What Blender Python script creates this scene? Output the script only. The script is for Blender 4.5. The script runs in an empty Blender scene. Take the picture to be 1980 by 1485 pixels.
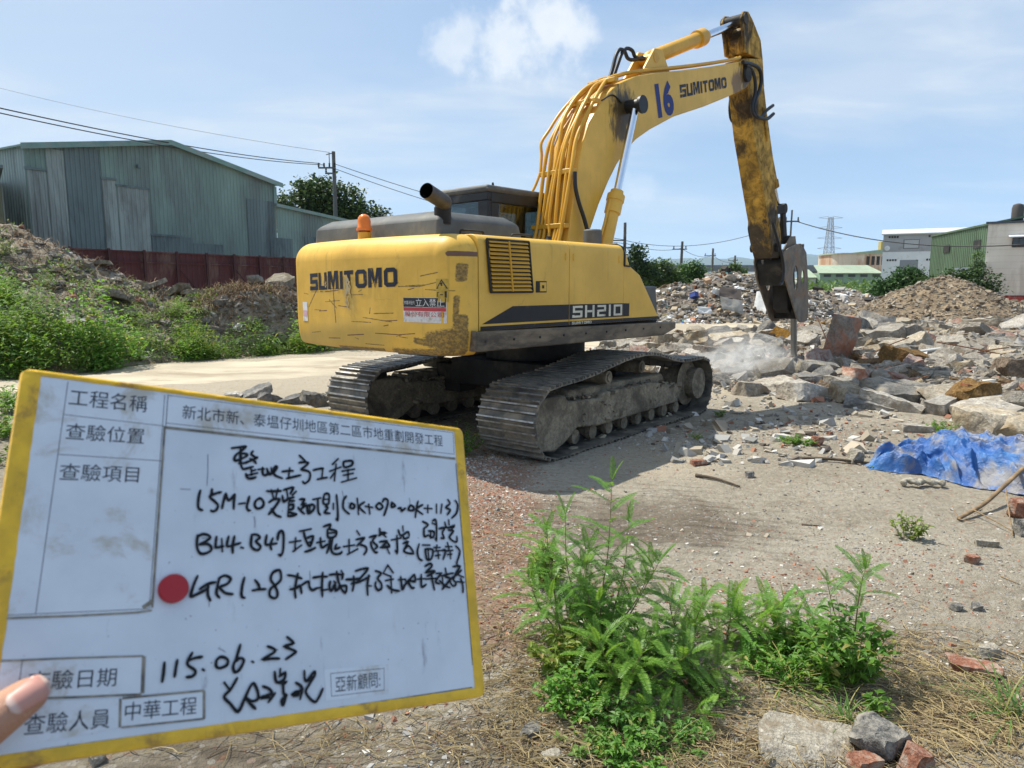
import bpy, bmesh, math, random
import numpy as np
from mathutils import Vector, Matrix, noise

# ------------------------------------------------------------------ camera, world, sun, exposure
S = bpy.context.scene
COL = S.collection
R = math.radians
FOC, CX, CY, EYE, PITCH = 1373.0, 990.0, 742.5, 1.67, R(7.82)      # lens in pixels of the 1980 px wide photograph
cam_d = bpy.data.cameras.new('camera')
cam = bpy.data.objects.new('camera', cam_d)
COL.objects.link(cam)
cam.location = (0, 0, EYE)
cam.rotation_euler = (R(90) - PITCH, 0, 0)
cam_d.sensor_width = 36
cam_d.lens = FOC / 1980 * 36
cam_d.clip_start = 0.02
cam_d.clip_end = 40000
cam_d.dof.use_dof = True
cam_d.dof.focus_distance = 3.2
cam_d.dof.aperture_fstop = 16
S.camera = cam

SUN = Vector((-0.47, 0.316, 1.0)).normalized()
w = bpy.data.worlds.new("World")
S.world = w
w.use_nodes = True
nt = w.node_tree
nt.nodes.clear()


def wn(t, **k):
    n = nt.nodes.new(t)
    for a, b in k.items():
        setattr(n, a, b)
    return n


def wmath(op, a, b=None, clamp=False):
    n = wn('ShaderNodeMath', operation=op, use_clamp=clamp)
    for i, v in enumerate((a, b)):
        if v is None:
            continue
        if isinstance(v, (int, float)):
            n.inputs[i].default_value = v
        else:
            nt.links.new(v, n.inputs[i])
    return n.outputs[0]


def wmix(f, a, b):
    n = wn('ShaderNodeMix', data_type='RGBA')
    for i, v in ((0, f), (6, a), (7, b)):
        if isinstance(v, (int, float)):
            n.inputs[i].default_value = v
        elif isinstance(v, tuple):
            n.inputs[i].default_value = (*v, 1)
        else:
            nt.links.new(v, n.inputs[i])
    return n.outputs[2]


def wsmooth(v, a, b):
    n = wn('ShaderNodeMapRange', interpolation_type='SMOOTHSTEP')
    nt.links.new(v, n.inputs[0])
    n.inputs[1].default_value = a
    n.inputs[2].default_value = b
    return n.outputs[0]


sky = wn('ShaderNodeTexSky', sky_type='NISHITA', sun_disc=False, sun_elevation=math.asin(SUN.z),
         sun_rotation=math.atan2(SUN.x, SUN.y), air_density=1.0, dust_density=0.5, ozone_density=3.2)
tc = wn('ShaderNodeTexCoord')
sep = wn('ShaderNodeSeparateXYZ')
nt.links.new(tc.outputs['Generated'], sep.inputs[0])
dx, dy, dz = sep.outputs
zz = wmath('ADD', wmath('MAXIMUM', dz, 0.0), 0.16)
comb = wn('ShaderNodeCombineXYZ')
nt.links.new(wmath('DIVIDE', dx, zz), comb.inputs[0])
nt.links.new(wmath('DIVIDE', dy, zz), comb.inputs[1])


def wnoise(vec, scale, detail, rough, dist=0.0):
    n = wn('ShaderNodeTexNoise')
    nt.links.new(vec, n.inputs['Vector'])
    n.inputs['Scale'].default_value = scale
    n.inputs['Detail'].default_value = detail
    n.inputs['Roughness'].default_value = rough
    n.inputs['Distortion'].default_value = dist
    return n.outputs['Fac']


mp = wn('ShaderNodeMapping')
mp.inputs['Scale'].default_value = (0.55, 1.0, 1.0)
mp.inputs['Location'].default_value = (3.1, 1.7, 0.0)
mp.inputs['Rotation'].default_value = (0, 0, 0.35)
nt.links.new(comb.outputs[0], mp.inputs['Vector'])
thin = wsmooth(wnoise(mp.outputs[0], 1.15, 7, 0.55, 0.3), 0.41, 0.70)
left = wsmooth(wmath('SUBTRACT', wmath('MULTIPLY', dx, -1.0), wmath('MULTIPLY', dz, -0.25)), -0.15, 0.75)
wisp = wsmooth(wnoise(mp.outputs[0], 3.2, 8, 0.62, 0.8), 0.46, 0.72)
veil = wmath('ADD', wmath('ADD', wmath('MULTIPLY', thin, 0.62), wmath('MULTIPLY', wisp, wmath('ADD', wmath('MULTIPLY', thin, 0.30), 0.10))), wmath('ADD', wmath('MULTIPLY', left, 0.50), 0.14), clamp=True)


def blob(cx, cy, cz, r0, r1, sc):
    c = Vector((cx, cy, cz)).normalized()
    d = wn('ShaderNodeVectorMath', operation='DISTANCE')
    nt.links.new(tc.outputs['Generated'], d.inputs[0])
    d.inputs[1].default_value = c
    rough = wnoise(tc.outputs['Generated'], sc, 6, 0.6)
    v = wmath('ADD', d.outputs['Value'], wmath('MULTIPLY', wmath('SUBTRACT', rough, 0.5), r1 * 2.6))
    return wsmooth(v, r1 * 1.05, r1 * 0.22)


c1 = blob(0.045, 0.945, 0.322, -0.012, 0.066, 17)
c2 = blob(-0.012, 0.949, 0.312, -0.012, 0.056, 19)
c3 = blob(-0.068, 0.950, 0.304, -0.012, 0.045, 22)
c4 = blob(0.165, 0.965, 0.125, 0.0, 0.034, 34)
c5 = blob(-0.50, 0.80, 0.36, 0.0, 0.055, 24)
cum = wmath('MAXIMUM', wmath('MAXIMUM', c1, wmath('MULTIPLY', c2, 0.9)), wmath('MULTIPLY', c3, 0.7))
cum = wmath('MAXIMUM', cum, wmath('MULTIPLY', wmath('MAXIMUM', c4, c5), 0.30))
skyc = wmix(wmath('MULTIPLY', veil, 0.95), wmix(0.55, sky.outputs[0], (2.3, 4.15, 7.1)), (5.5, 6.25, 7.2))
skyc = wmix(wmath('MULTIPLY', wsmooth(dz, 0.20, -0.02), 0.62), skyc, (2.75, 4.55, 7.1))
skyc = wmix(wmath('MULTIPLY', cum, 0.92), skyc, wmix(wnoise(tc.outputs['Generated'], 34, 5, 0.6), (6.2, 6.8, 7.6), (8.6, 8.7, 8.7)))
bgn = wn('ShaderNodeBackground')
bgn.inputs['Strength'].default_value = 0.090
nt.links.new(skyc, bgn.inputs['Color'])
out = wn('ShaderNodeOutputWorld')
nt.links.new(bgn.outputs[0], out.inputs['Surface'])

sd = bpy.data.lights.new('sun', 'SUN')
sd.energy = 4.9
sd.angle = R(0.53)
sd.color = (1.0, 0.965, 0.865)
so = bpy.data.objects.new('sun', sd)
so.rotation_euler = SUN.to_track_quat('Z', 'Y').to_euler()
so.location = (-20, 14, 40)
COL.objects.link(so)
S.view_settings.view_transform = 'Standard'
S.view_settings.look = 'None'
S.view_settings.exposure = 0.45
S.view_settings.gamma = 1.0
S.cycles.max_bounces = 6
S.cycles.transparent_max_bounces = 12
S.cycles.volume_bounces = 2

# ------------------------------------------------------------------ helpers
rnd = random.Random(7)


def ray(px, py):
    a, b = (px - CX) / FOC, -(py - CY) / FOC
    return Vector((a, math.cos(PITCH) + b * math.sin(PITCH), -math.sin(PITCH) + b * math.cos(PITCH)))


def at(px, py, depth):
    r = ray(px, py)
    return Vector((0, 0, EYE)) + r * (depth / r.y)


def sstep(a, b, x):
    t = min(1.0, max(0.0, (x - a) / (b - a)))
    return t * t * (3 - 2 * t)


def lerp_table(tab, x):
    if x <= tab[0][0]:
        return tab[0][1]
    for (a, va), (b, vb) in zip(tab, tab[1:]):
        if x <= b:
            t = (x - a) / (b - a)
            return va + (vb - va) * t
    return tab[-1][1]


def fbm(x, y, z, o=4):
    v, a = 0.0, 1.0
    for _ in range(o):
        v += a * noise.noise((x, y, z))
        x, y, z, a = x * 2.03, y * 2.03, z * 2.03, a * 0.5
    return v


RUB = [(1.0, 16.0), (2.0, 13.2), (3.0, 11.6), (4.0, 10.4), (5.0, 9.6), (6.0, 8.3), (7.0, 6.8), (9.0, 5.2), (14, 3.0)]


def rub(x, y):
    """how far inside the rubble field a ground point lies, 0..1"""
    if x < 1.5 or y < 3:
        return 0.0
    return sstep(0.0, 5.5, y - lerp_table(RUB, x)) * (1 - sstep(18.0, 20.6, y - 0.55 * (x - 4))) * sstep(1.8, 4.2, x)


def hgt(x, y):
    r = math.hypot(x, y)
    h = 0.05 * noise.noise((x * 0.33, y * 0.33, 3.0)) * sstep(3, 8, r) * (1 - 0.7 * sstep(4.5, 2.0, math.hypot(x - 0.3, y - 8.9) - 2.0))
    if r < 60:
        h += 0.016 * fbm(x * 1.3, y * 1.3, 7.0, 3)
        if r < 13:
            h += 0.0065 * fbm(x * 6.5, y * 6.5, 2.0, 3) * (0.5 + max(0.0, noise.noise((x * .9, y * .9, 4))) * 2.2)
    if 2.5 < y < 9 and -3 < x < 2.2:
        c = -0.35 + 0.2 * math.sin(y * 0.8)
        h += 0.10 * math.exp(-((x - c) / 0.42) ** 2) * sstep(7.2, 5.6, y) * sstep(2.6, 3.6, y) * (0.7 + 0.6 * noise.noise((x * 2, y * 2, 1)))
    h += 0.40 * rub(x, y) * (1 - 0.92 * math.exp(-((x - 5.7) / 1.7) ** 2 - ((y - 14.3) / 2.4) ** 2))
    return h


def G(px, py, dz=0.0):
    """the ground point seen at a pixel (a few fixed-point steps over the relief)"""
    r = ray(px, py)
    z = 0.0
    for _ in range(6):
        t = (z - EYE) / r.z
        p = Vector((0, 0, EYE)) + r * t
        z = hgt(p.x, p.y)
    return Vector((p.x, p.y, z + dz))


def tag(o, label=None, cat=None, group=None, kind=None):
    if label: o['label'] = label
    if cat: o['category'] = cat
    if group: o['group'] = group
    if kind: o['kind'] = kind
    return o


def empty(name, loc=(0, 0, 0), rz=0.0):
    o = bpy.data.objects.new(name, None)
    o.location = loc
    o.rotation_euler = (0, 0, rz)
    o.empty_display_size = 0.2
    COL.objects.link(o)
    return o


def link(name, me, parent=None, loc=None, rot=None):
    o = bpy.data.objects.new(name, me)
    COL.objects.link(o)
    if parent: o.parent = parent
    if loc is not None: o.location = loc
    if rot is not None: o.rotation_euler = rot
    return o


def copy_tree(o, parent=None):
    c = o.copy()
    COL.objects.link(c)
    if parent: c.parent = parent
    for ch in [k for k in o.children]:
        copy_tree(ch, c)
    return c


def smooth_pts(pts, n=4, closed=False):
    """Catmull-Rom through the points"""
    P = [Vector(p) for p in pts]
    if len(P) < 3:
        return P
    o, m = [], len(P)
    rng = range(m) if closed else range(m - 1)
    for i in rng:
        g = (lambda k: P[k % m]) if closed else (lambda k: P[min(max(k, 0), m - 1)])
        p0, p1, p2, p3 = g(i - 1), g(i), g(i + 1), g(i + 2)
        for k in range(n):
            t = k / n
            o.append(0.5 * (2 * p1 + (p2 - p0) * t + (2 * p0 - 5 * p1 + 4 * p2 - p3) * t * t + (3 * p1 - p0 - 3 * p2 + p3) * t ** 3))
    if not closed:
        o.append(P[-1])
    return o


class MB:
    """collects faces; build() links them as one mesh object"""

    def __init__(self):
        self.v, self.f, self.m = [], [], []

    def add(self, vs, fs, mi=0):
        b = len(self.v)
        self.v += [tuple(p) for p in vs]
        self.f += [tuple(i + b for i in f) for f in fs]
        self.m += [mi] * len(fs)
        return b

    def box(self, a, b, mi=0, M=None):
        x0, y0, z0 = a
        x1, y1, z1 = b
        vs = [Vector(p) for p in ((x0, y0, z0), (x1, y0, z0), (x1, y1, z0), (x0, y1, z0), (x0, y0, z1), (x1, y0, z1), (x1, y1, z1), (x0, y1, z1))]
        if M: vs = [M @ p for p in vs]
        self.add(vs, [(0, 3, 2, 1), (4, 5, 6, 7), (0, 1, 5, 4), (1, 2, 6, 5), (2, 3, 7, 6), (3, 0, 4, 7)], mi)

    def prism(self, poly, y0, y1, mi=0, axis=1):
        """polygon (a, b) extruded along one axis: axis 1 -> (X, Z) along Y, axis 2 -> (X, Y) along Z, axis 0 -> (Y, Z) along X"""
        n = len(poly)
        def P(a, b, c):
            return (a, c, b) if axis == 1 else ((a, b, c) if axis == 2 else (c, a, b))
        ar = sum(poly[i][0] * poly[(i + 1) % n][1] - poly[(i + 1) % n][0] * poly[i][1] for i in range(n))
        if (ar < 0) != (axis == 1):
            poly = poly[::-1]
        vs = [P(a, b, y0) for a, b in poly] + [P(a, b, y1) for a, b in poly]
        fs = [tuple(range(n))[::-1], tuple(range(n, 2 * n))] + [(i, (i + 1) % n, n + (i + 1) % n, n + i) for i in range(n)]
        self.add(vs, fs, mi)

    def tube(self, pts, rad, n=10, mi=0, cap=True, closed=False):
        P = [Vector(p) for p in pts]
        m = len(P)
        rs = rad if isinstance(rad, (list, tuple)) else [rad] * m
        up = None
        vs, fs = [], []
        for i in range(m):
            d = (P[(i + 1) % m] - P[i - 1]) if closed else (P[min(i + 1, m - 1)] - P[max(i - 1, 0)])
            d = d.normalized() if d.length > 1e-9 else Vector((0, 0, 1))
            if up is None:
                up = d.orthogonal().normalized()
            up = up - d * up.dot(d)
            up = up.normalized() if up.length > 1e-6 else d.orthogonal().normalized()
            s = d.cross(up)
            for k in range(n):
                a = 2 * math.pi * k / n
                vs.append(P[i] + (up * math.cos(a) + s * math.sin(a)) * rs[i])
        for i in range(m if closed else m - 1):
            j = (i + 1) % m
            for k in range(n):
                fs.append((i * n + k, i * n + (k + 1) % n, j * n + (k + 1) % n, j * n + k))
        if cap and not closed:
            fs.append(tuple(range(n))[::-1])
            fs.append(tuple((m - 1) * n + k for k in range(n)))
        self.add(vs, fs, mi)

    def lathe(self, prof, M=None, n=24, mi=0):
        """profile (r, h) about local Z"""
        vs, fs = [], []
        for r, h in prof:
            for k in range(n):
                a = 2 * math.pi * k / n
                vs.append(Vector((r * math.cos(a), r * math.sin(a), h)))
        for i in range(len(prof) - 1):
            for k in range(n):
                fs.append((i * n + k, i * n + (k + 1) % n, (i + 1) * n + (k + 1) % n, (i + 1) * n + k))
        fs.append(tuple(range(n))[::-1])
        fs.append(tuple((len(prof) - 1) * n + k for k in range(n)))
        if M: vs = [M @ p for p in vs]
        self.add(vs, fs, mi)

    def ribbon(self, pts, hw, fmap, mi=0, closed=False):
        """flat strip along 2D points, mitred; fmap(a, b) -> 3D"""
        P = [Vector((p[0], p[1])) for p in pts]
        m = len(P)
        vs, fs = [], []
        for i in range(m):
            a = P[i - 1] if (i or closed) else P[0]
            b = P[i]
            c = P[(i + 1) % m] if (i < m - 1 or closed) else P[-1]
            d1 = (b - a).normalized() if (b - a).length > 1e-9 else None
            d2 = (c - b).normalized() if (c - b).length > 1e-9 else None
            d1 = d1 or d2 or Vector((1, 0))
            d2 = d2 or d1
            t = d1 + d2
            t = t.normalized() if t.length > 1e-4 else d1
            nrm = Vector((-t.y, t.x))
            k = 1.0 / max(0.5, nrm.dot(Vector((-d1.y, d1.x))))
            h = hw[i] if isinstance(hw, list) else hw
            vs += [fmap(*(b + nrm * h * k)), fmap(*(b - nrm * h * k))]
        for i in range(m if closed else m - 1):
            j = (i + 1) % m
            fs.append((2 * i, 2 * i + 1, 2 * j + 1, 2 * j))
        self.add(vs, fs, mi)

    def mesh(self, name, mats=(), smooth=None):
        me = bpy.data.meshes.new(name)
        me.from_pydata(self.v, [], self.f)
        for m in (mats if isinstance(mats, (list, tuple)) else [mats]):
            me.materials.append(m)
        if any(self.m):
            me.polygons.foreach_set('material_index', self.m)
        if smooth is not None:
            me.polygons.foreach_set('use_smooth', [True] * len(me.polygons))
            if smooth < 180:
                me.set_sharp_from_angle(angle=R(smooth))
        me.update()
        return me

    def build(self, name, mats=(), parent=None, smooth=None, bevel=0.0, seg=2, loc=None, rot=None):
        o = link(name, self.mesh(name, mats, smooth), parent, loc, rot)
        if bevel:
            b = o.modifiers.new('bevel', 'BEVEL')
            b.width = bevel
            b.segments = seg
            b.limit_method = 'ANGLE'
            b.angle_limit = R(35)
            b.harden_normals = False
            o.data.polygons.foreach_set('use_smooth', [True] * len(o.data.polygons))
            o.data.set_sharp_from_angle(angle=R(55))
        return o


def text_pts(body, bold=0.0, res=3):
    """verts and faces of a text set in the built-in font, with its bounds"""
    cu = bpy.data.curves.new('lettering', 'FONT')
    cu.body = body
    cu.offset = bold
    cu.resolution_u = res
    o = bpy.data.objects.new('lettering', cu)
    COL.objects.link(o)
    dg = bpy.context.evaluated_depsgraph_get()
    me = bpy.data.meshes.new_from_object(o.evaluated_get(dg))
    vs = [(v.co.x, v.co.y) for v in me.vertices]
    fs = [tuple(p.vertices) for p in me.polygons]
    bpy.data.objects.remove(o)
    bpy.data.curves.remove(cu)
    bpy.data.meshes.remove(me)
    xs, ys = [v[0] for v in vs], [v[1] for v in vs]
    return vs, fs, (min(xs), max(xs), min(ys), max(ys))


# ------------------------------------------------------------------ materials
def new_mat(name):
    m = bpy.data.materials.new(name)
    m.use_nodes = True
    t = m.node_tree
    return m, t, t.nodes['Principled BSDF']


class NT:
    def __init__(self, t):
        self.t = t

    def n(self, ty, **k):
        x = self.t.nodes.new(ty)
        for a, b in k.items():
            setattr(x, a, b)
        return x

    def put(self, sock, v):
        if v is None:
            return
        if isinstance(v, (int, float)):
            sock.default_value = v
        elif isinstance(v, (tuple, list)):
            sock.default_value = (*v, 1) if len(v) == 3 and len(sock.default_value) == 4 else v
        else:
            self.t.links.new(v, sock)

    def math(self, op, a, b=None, clamp=False):
        x = self.n('ShaderNodeMath', operation=op, use_clamp=clamp)
        self.put(x.inputs[0], a)
        self.put(x.inputs[1], b)
        return x.outputs[0]

    def mix(self, f, a, b, mode='MIX'):
        x = self.n('ShaderNodeMix', data_type='RGBA', blend_type=mode)
        self.put(x.inputs[0], f)
        self.put(x.inputs[6], a)
        self.put(x.inputs[7], b)
        return x.outputs[2]

    def ss(self, v, a, b):
        x = self.n('ShaderNodeMapRange', interpolation_type='SMOOTHSTEP')
        self.put(x.inputs[0], v)
        x.inputs[1].default_value = a
        x.inputs[2].default_value = b
        return x.outputs[0]

    def coord(self, kind='Object', scale=None, rot=None):
        o = self.n('ShaderNodeTexCoord').outputs[kind]
        if scale or rot:
            x = self.n('ShaderNodeMapping')
            self.t.links.new(o, x.inputs['Vector'])
            if scale: x.inputs['Scale'].default_value = scale
            if rot: x.inputs['Rotation'].default_value = rot
            o = x.outputs[0]
        return o

    def noise(self, vec, scale, detail=5, rough=0.55, dist=0.0):
        x = self.n('ShaderNodeTexNoise')
        self.put(x.inputs['Vector'], vec)
        x.inputs['Scale'].default_value = scale
        x.inputs['Detail'].default_value = detail
        x.inputs['Roughness'].default_value = rough
        x.inputs['Distortion'].default_value = dist
        return x.outputs['Fac']

    def attr(self, name, out='Color'):
        return self.n('ShaderNodeAttribute', attribute_name=name).outputs[out]

    def bump(self, hgt, strength, dist):
        x = self.n('ShaderNodeBump')
        x.inputs['Strength'].default_value = strength
        x.inputs['Distance'].default_value = dist
        self.put(x.inputs['Height'], hgt)
        return x.outputs[0]


def mat_rough(name, base, var=0.35, scale=4.0, rough=0.9, dirt=None, dirt_amt=0.4, dirt_scale=1.5, bump=0.3, bump_scale=30,
              bump_dist=0.02, per_object=0.0, metallic=0.0, spec=0.3, stretch=None, coord='Object', speck=0.0):
    """general weathered surface: tone variation, a second colour in patches, fine relief"""
    m, t, p = new_mat(name)
    k = NT(t)
    co = k.coord(coord, stretch)
    a = k.noise(co, scale, 6, 0.62)
    lo = tuple(c * (1 - var) for c in base)
    hi = tuple(min(1, c * (1 + var)) for c in base)
    c = k.mix(k.ss(a, 0.3, 0.7), lo, hi)
    if speck:
        sn = k.noise(co, bump_scale * 1.6, 5, 0.75)
        c = k.mix(k.math('MULTIPLY', k.ss(sn, 0.55, 0.42), speck), c, tuple(x * 0.35 for x in base))
        c = k.mix(k.math('MULTIPLY', k.ss(sn, 0.56, 0.70), speck), c, tuple(min(1, x * 1.5) for x in base))
    if dirt:
        d = k.ss(k.noise(co, dirt_scale, 7, 0.68, 0.4), 0.62 - dirt_amt * 0.45, 0.72 - dirt_amt * 0.2)
        c = k.mix(k.math('MULTIPLY', d, 0.9), c, dirt)
    if per_object:
        rn = k.n('ShaderNodeObjectInfo').outputs['Random']
        hs = k.n('ShaderNodeHueSaturation')
        k.put(hs.inputs['Value'], k.math('ADD', k.math('MULTIPLY', rn, 2 * per_object), 1 - per_object))
        k.put(hs.inputs['Saturation'], k.math('ADD', k.math('MULTIPLY', k.math('FRACT', k.math('MULTIPLY', rn, 7.31)), 0.7), 0.6))
        k.put(hs.inputs['Color'], c)
        c = hs.outputs[0]
    k.put(p.inputs['Base Color'], c)
    k.put(p.inputs['Roughness'], k.math('ADD', k.math('MULTIPLY', k.math('SUBTRACT', a, 0.5), 0.25), rough, True))
    p.inputs['Metallic'].default_value = metallic
    p.inputs['Specular IOR Level'].default_value = spec
    if bump:
        h = k.math('ADD', k.noise(co, bump_scale, 6, 0.65), k.math('MULTIPLY', k.noise(co, bump_scale * 0.22, 4, 0.6), 2.0))
        k.put(p.inputs['Normal'], k.bump(h, bump, bump_dist))
    return m


def mat_leaf(name, base, tip, trans=0.35, rough=0.5, dead=None, dead_amt=0.0):
    """leaf: tone differs from leaf to leaf, some light passes through"""
    m, t, p = new_mat(name)
    k = NT(t)
    geo = k.n('ShaderNodeNewGeometry')
    rn = geo.outputs['Random Per Island']
    c = k.mix(rn, base, tip)
    if dead:
        c = k.mix(k.ss(k.math('FRACT', k.math('MULTIPLY', rn, 13.7)), 1 - dead_amt, 1 - dead_amt * 0.8), c, dead)
    ob = k.n('ShaderNodeObjectInfo').outputs['Random']
    hs = k.n('ShaderNodeHueSaturation')
    k.put(hs.inputs['Value'], k.math('ADD', k.math('MULTIPLY', ob, 0.4), 0.8))
    k.put(hs.inputs['Hue'], k.math('ADD', k.math('MULTIPLY', k.math('FRACT', k.math('MULTIPLY', ob, 5.3)), 0.03), 0.485))
    k.put(hs.inputs['Color'], c)
    c = hs.outputs[0]
    k.put(p.inputs['Base Color'], c)
    p.inputs['Roughness'].default_value = rough
    p.inputs['Specular IOR Level'].default_value = 0.35
    tr = k.n('ShaderNodeBsdfTranslucent')
    k.put(tr.inputs['Color'], k.mix(0.5, c, (0.30, 0.42, 0.03), 'ADD') if trans > 0.3 else c)
    mx = k.n('ShaderNodeMixShader')
    mx.inputs[0].default_value = trans
    t.links.new(p.outputs[0], mx.inputs[1])
    t.links.new(tr.outputs[0], mx.inputs[2])
    t.links.new(mx.outputs[0], t.nodes['Material Output'].inputs['Surface'])
    return m


def mat_paint(name, base, rough=0.42, dirt=(0.16, 0.115, 0.06), dirt_amt=0.25, stains=(), attr=False, fade=0.12, streak=True, scratch=True):
    """machine paint: sun-faded patches, dust, rain streaks, scratches; stains = (x, y, z, radius, colour) grease or worn spots"""
    m, t, p = new_mat(name)
    k = NT(t)
    co = k.coord()
    a = k.noise(co, 1.7, 6, 0.6)
    c = k.mix(k.ss(a, 0.3, 0.75), tuple(x * (1 - fade) for x in base), tuple(min(1, x * (1 + fade) + 0.012) for x in base))
    d = k.noise(co, 5.0, 8, 0.7, 0.5)
    msk = k.ss(d, 0.66 - dirt_amt * 0.35, 0.92 - dirt_amt * 0.3)
    if streak:
        s = k.noise(k.coord('Object', (9, 9, 0.55)), 2.2, 5, 0.6)
        msk = k.math('MAXIMUM', msk, k.math('MULTIPLY', k.ss(s, 0.56, 0.80), 0.30 + dirt_amt * 0.5))
    c = k.mix(k.math('MULTIPLY', msk, 0.75), c, dirt)
    if scratch:
        s1 = k.noise(k.coord('Object', (1.2, 1.2, 26), (0.05, 0.03, 0)), 3.0, 4, 0.7, 1.2)
        s2 = k.noise(co, 1.1, 3, 0.5)
        sm = k.math('MULTIPLY', k.ss(s1, 0.655, 0.70), k.ss(s2, 0.46, 0.62))
        c = k.mix(k.math('MULTIPLY', sm, 0.75), c, (0.07, 0.045, 0.03))
    rr = k.math('ADD', k.math('MULTIPLY', msk, 0.4), rough, True)
    if attr:
        at_ = k.n('ShaderNodeAttribute', attribute_name='wear')
        sp = k.n('ShaderNodeSeparateColor')
        t.links.new(at_.outputs['Color'], sp.inputs[0])
        brk = k.noise(k.coord('Object', (20, 26, 60)), 1.3, 7, 0.78, 0.8)
        dk = k.ss(k.math('ADD', sp.outputs[0], k.math('MULTIPLY', k.math('SUBTRACT', brk, 0.5), 1.3)), 0.45, 0.75)
        c = k.mix(k.math('MULTIPLY', sp.outputs[1], 0.55), c, (0.52, 0.36, 0.10))
        gr = k.ss(k.noise(k.coord('Object', (16, 18, 24)), 1.6, 7, 0.72), 0.36, 0.60)
        c = k.mix(k.math('MULTIPLY', dk, k.math('ADD', k.math('MULTIPLY', gr, 0.36), 0.48)), c, (0.045, 0.037, 0.03))
        bl = k.ss(k.math('ADD', sp.outputs[2], k.math('MULTIPLY', k.math('SUBTRACT', d, 0.5), 0.7)), 0.45, 0.6)
        c = k.mix(bl, c, (0.17, 0.085, 0.05))
    for (x, y, z, r, sc) in stains:
        v = k.n('ShaderNodeVectorMath', operation='DISTANCE')
        t.links.new(co, v.inputs[0])
        v.inputs[1].default_value = (x, y, z)
        q = k.math('ADD', k.math('DIVIDE', v.outputs['Value'], r), k.math('MULTIPLY', k.math('SUBTRACT', k.noise(k.coord('Object', (1, 1, .35)), 9, 7, .72, .6), 0.5), 2.2))
        c = k.mix(k.math('MULTIPLY', k.ss(q, 1.05, 0.45), 0.92), c, sc)
    k.put(p.inputs['Base Color'], c)
    k.put(p.inputs['Roughness'], rr)
    p.inputs['Specular IOR Level'].default_value = 0.4
    k.put(p.inputs['Normal'], k.bump(k.math('ADD', k.noise(co, 2.2, 4, 0.5), k.math('MULTIPLY', k.noise(co, 60, 4, 0.6), 0.03)), 0.16, 0.05))
    return m


def mat_plain(name, c, rough=0.5, metallic=0.0, spec=0.5, emit=0.0):
    m, t, p = new_mat(name)
    k = NT(t)
    a = k.noise(k.coord(), 12.0, 4, 0.6)
    k.put(p.inputs['Base Color'], k.mix(a, tuple(x * 0.85 for x in c), tuple(min(1, x * 1.12) for x in c)))
    p.inputs['Roughness'].default_value = rough
    p.inputs['Metallic'].default_value = metallic
    p.inputs['Specular IOR Level'].default_value = spec
    return m


def mat_glass(name, tint=(0.55, 0.6, 0.6), gloss=0.12):
    m, t, p = new_mat(name)
    k = NT(t)
    tr = k.n('ShaderNodeBsdfTransparent')
    tr.inputs[0].default_value = (*tint, 1)
    gl = k.n('ShaderNodeBsdfGlossy')
    gl.inputs['Roughness'].default_value = 0.08
    fr = k.n('ShaderNodeFresnel')
    fr.inputs[0].default_value = 1.5
    mx = k.n('ShaderNodeMixShader')
    t.links.new(k.math('MULTIPLY', fr.outputs[0], 0.45, True), mx.inputs[0])
    t.links.new(tr.outputs[0], mx.inputs[1])
    t.links.new(gl.outputs[0], mx.inputs[2])
    t.links.new(mx.outputs[0], t.nodes['Material Output'].inputs['Surface'])
    return m


YEL = (0.735, 0.432, 0.060)
GREASE = (0.018, 0.015, 0.012)
M = {}
M['cw'] = mat_paint('counterweight_paint', YEL, 0.48, dirt_amt=0.2, attr=True, fade=0.16)
M['side'] = mat_paint('side_panel_paint', YEL, 0.44, dirt_amt=0.14, scratch=False)
M['boom'] = mat_paint('boom_paint', YEL, 0.42, dirt_amt=0.12, scratch=False, stains=[
    (1.50, -0.25, 4.02, 0.34, GREASE), (1.42, -0.25, 3.75, 0.22, (0.10, 0.06, 0.02)), (5.2, -0.2, 5.22, 0.36, (0.035, 0.022, 0.015)),
    (4.85, -0.25, 5.0, 0.26, (0.20, 0.10, 0.025))])
M['arm'] = mat_paint('arm_paint', (0.60, 0.34, 0.04), 0.6, dirt=(0.05, 0.037, 0.025), dirt_amt=0.86, fade=0.3, stains=[
    (5.66, -0.1, 4.80, 0.33, (0.028, 0.02, 0.015)), (5.95, 0.1, 4.2, 0.26, (0.06, 0.04, 0.02)), (6.75, -0.2, 3.0, 0.30, GREASE), (7.0, 0.0, 2.3, 0.62, (0.035, 0.028, 0.022)),
    (6.75, 0.1, 2.75, 0.45, (0.06, 0.047, 0.033)), (5.2, 0.0, 6.0, 0.42, (0.02, 0.016, 0.013))])
M['pipe'] = mat_paint('pipe_paint', (0.68, 0.36, 0.03), 0.4, dirt_amt=0.2, scratch=False)
M['hood'] = mat_rough('hood_paint', (0.105, 0.108, 0.104), 0.25, 2.0, 0.62, dirt=(0.20, 0.185, 0.15), dirt_amt=0.28, dirt_scale=1.3, bump=0.03)
M['cab'] = mat_rough('cab_paint', (0.028, 0.029, 0.029), 0.2, 2.0, 0.45, dirt=(0.11, 0.10, 0.085), dirt_amt=0.2, bump=0.02)
M['rail'] = mat_rough('rail_steel', (0.075, 0.062, 0.048), 0.35, 3.0, 0.7, dirt=(0.24, 0.185, 0.125), dirt_amt=0.34, dirt_scale=2.5, bump=0.08, stretch=(0.4, 1, 1))
M['dark'] = mat_rough('dark_steel', (0.028, 0.026, 0.024), 0.4, 5.0, 0.7, dirt=(0.10, 0.085, 0.065), dirt_amt=0.25, bump=0.1)
M['black'] = mat_plain('black_rubber', (0.012, 0.012, 0.013), 0.5)
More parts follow.
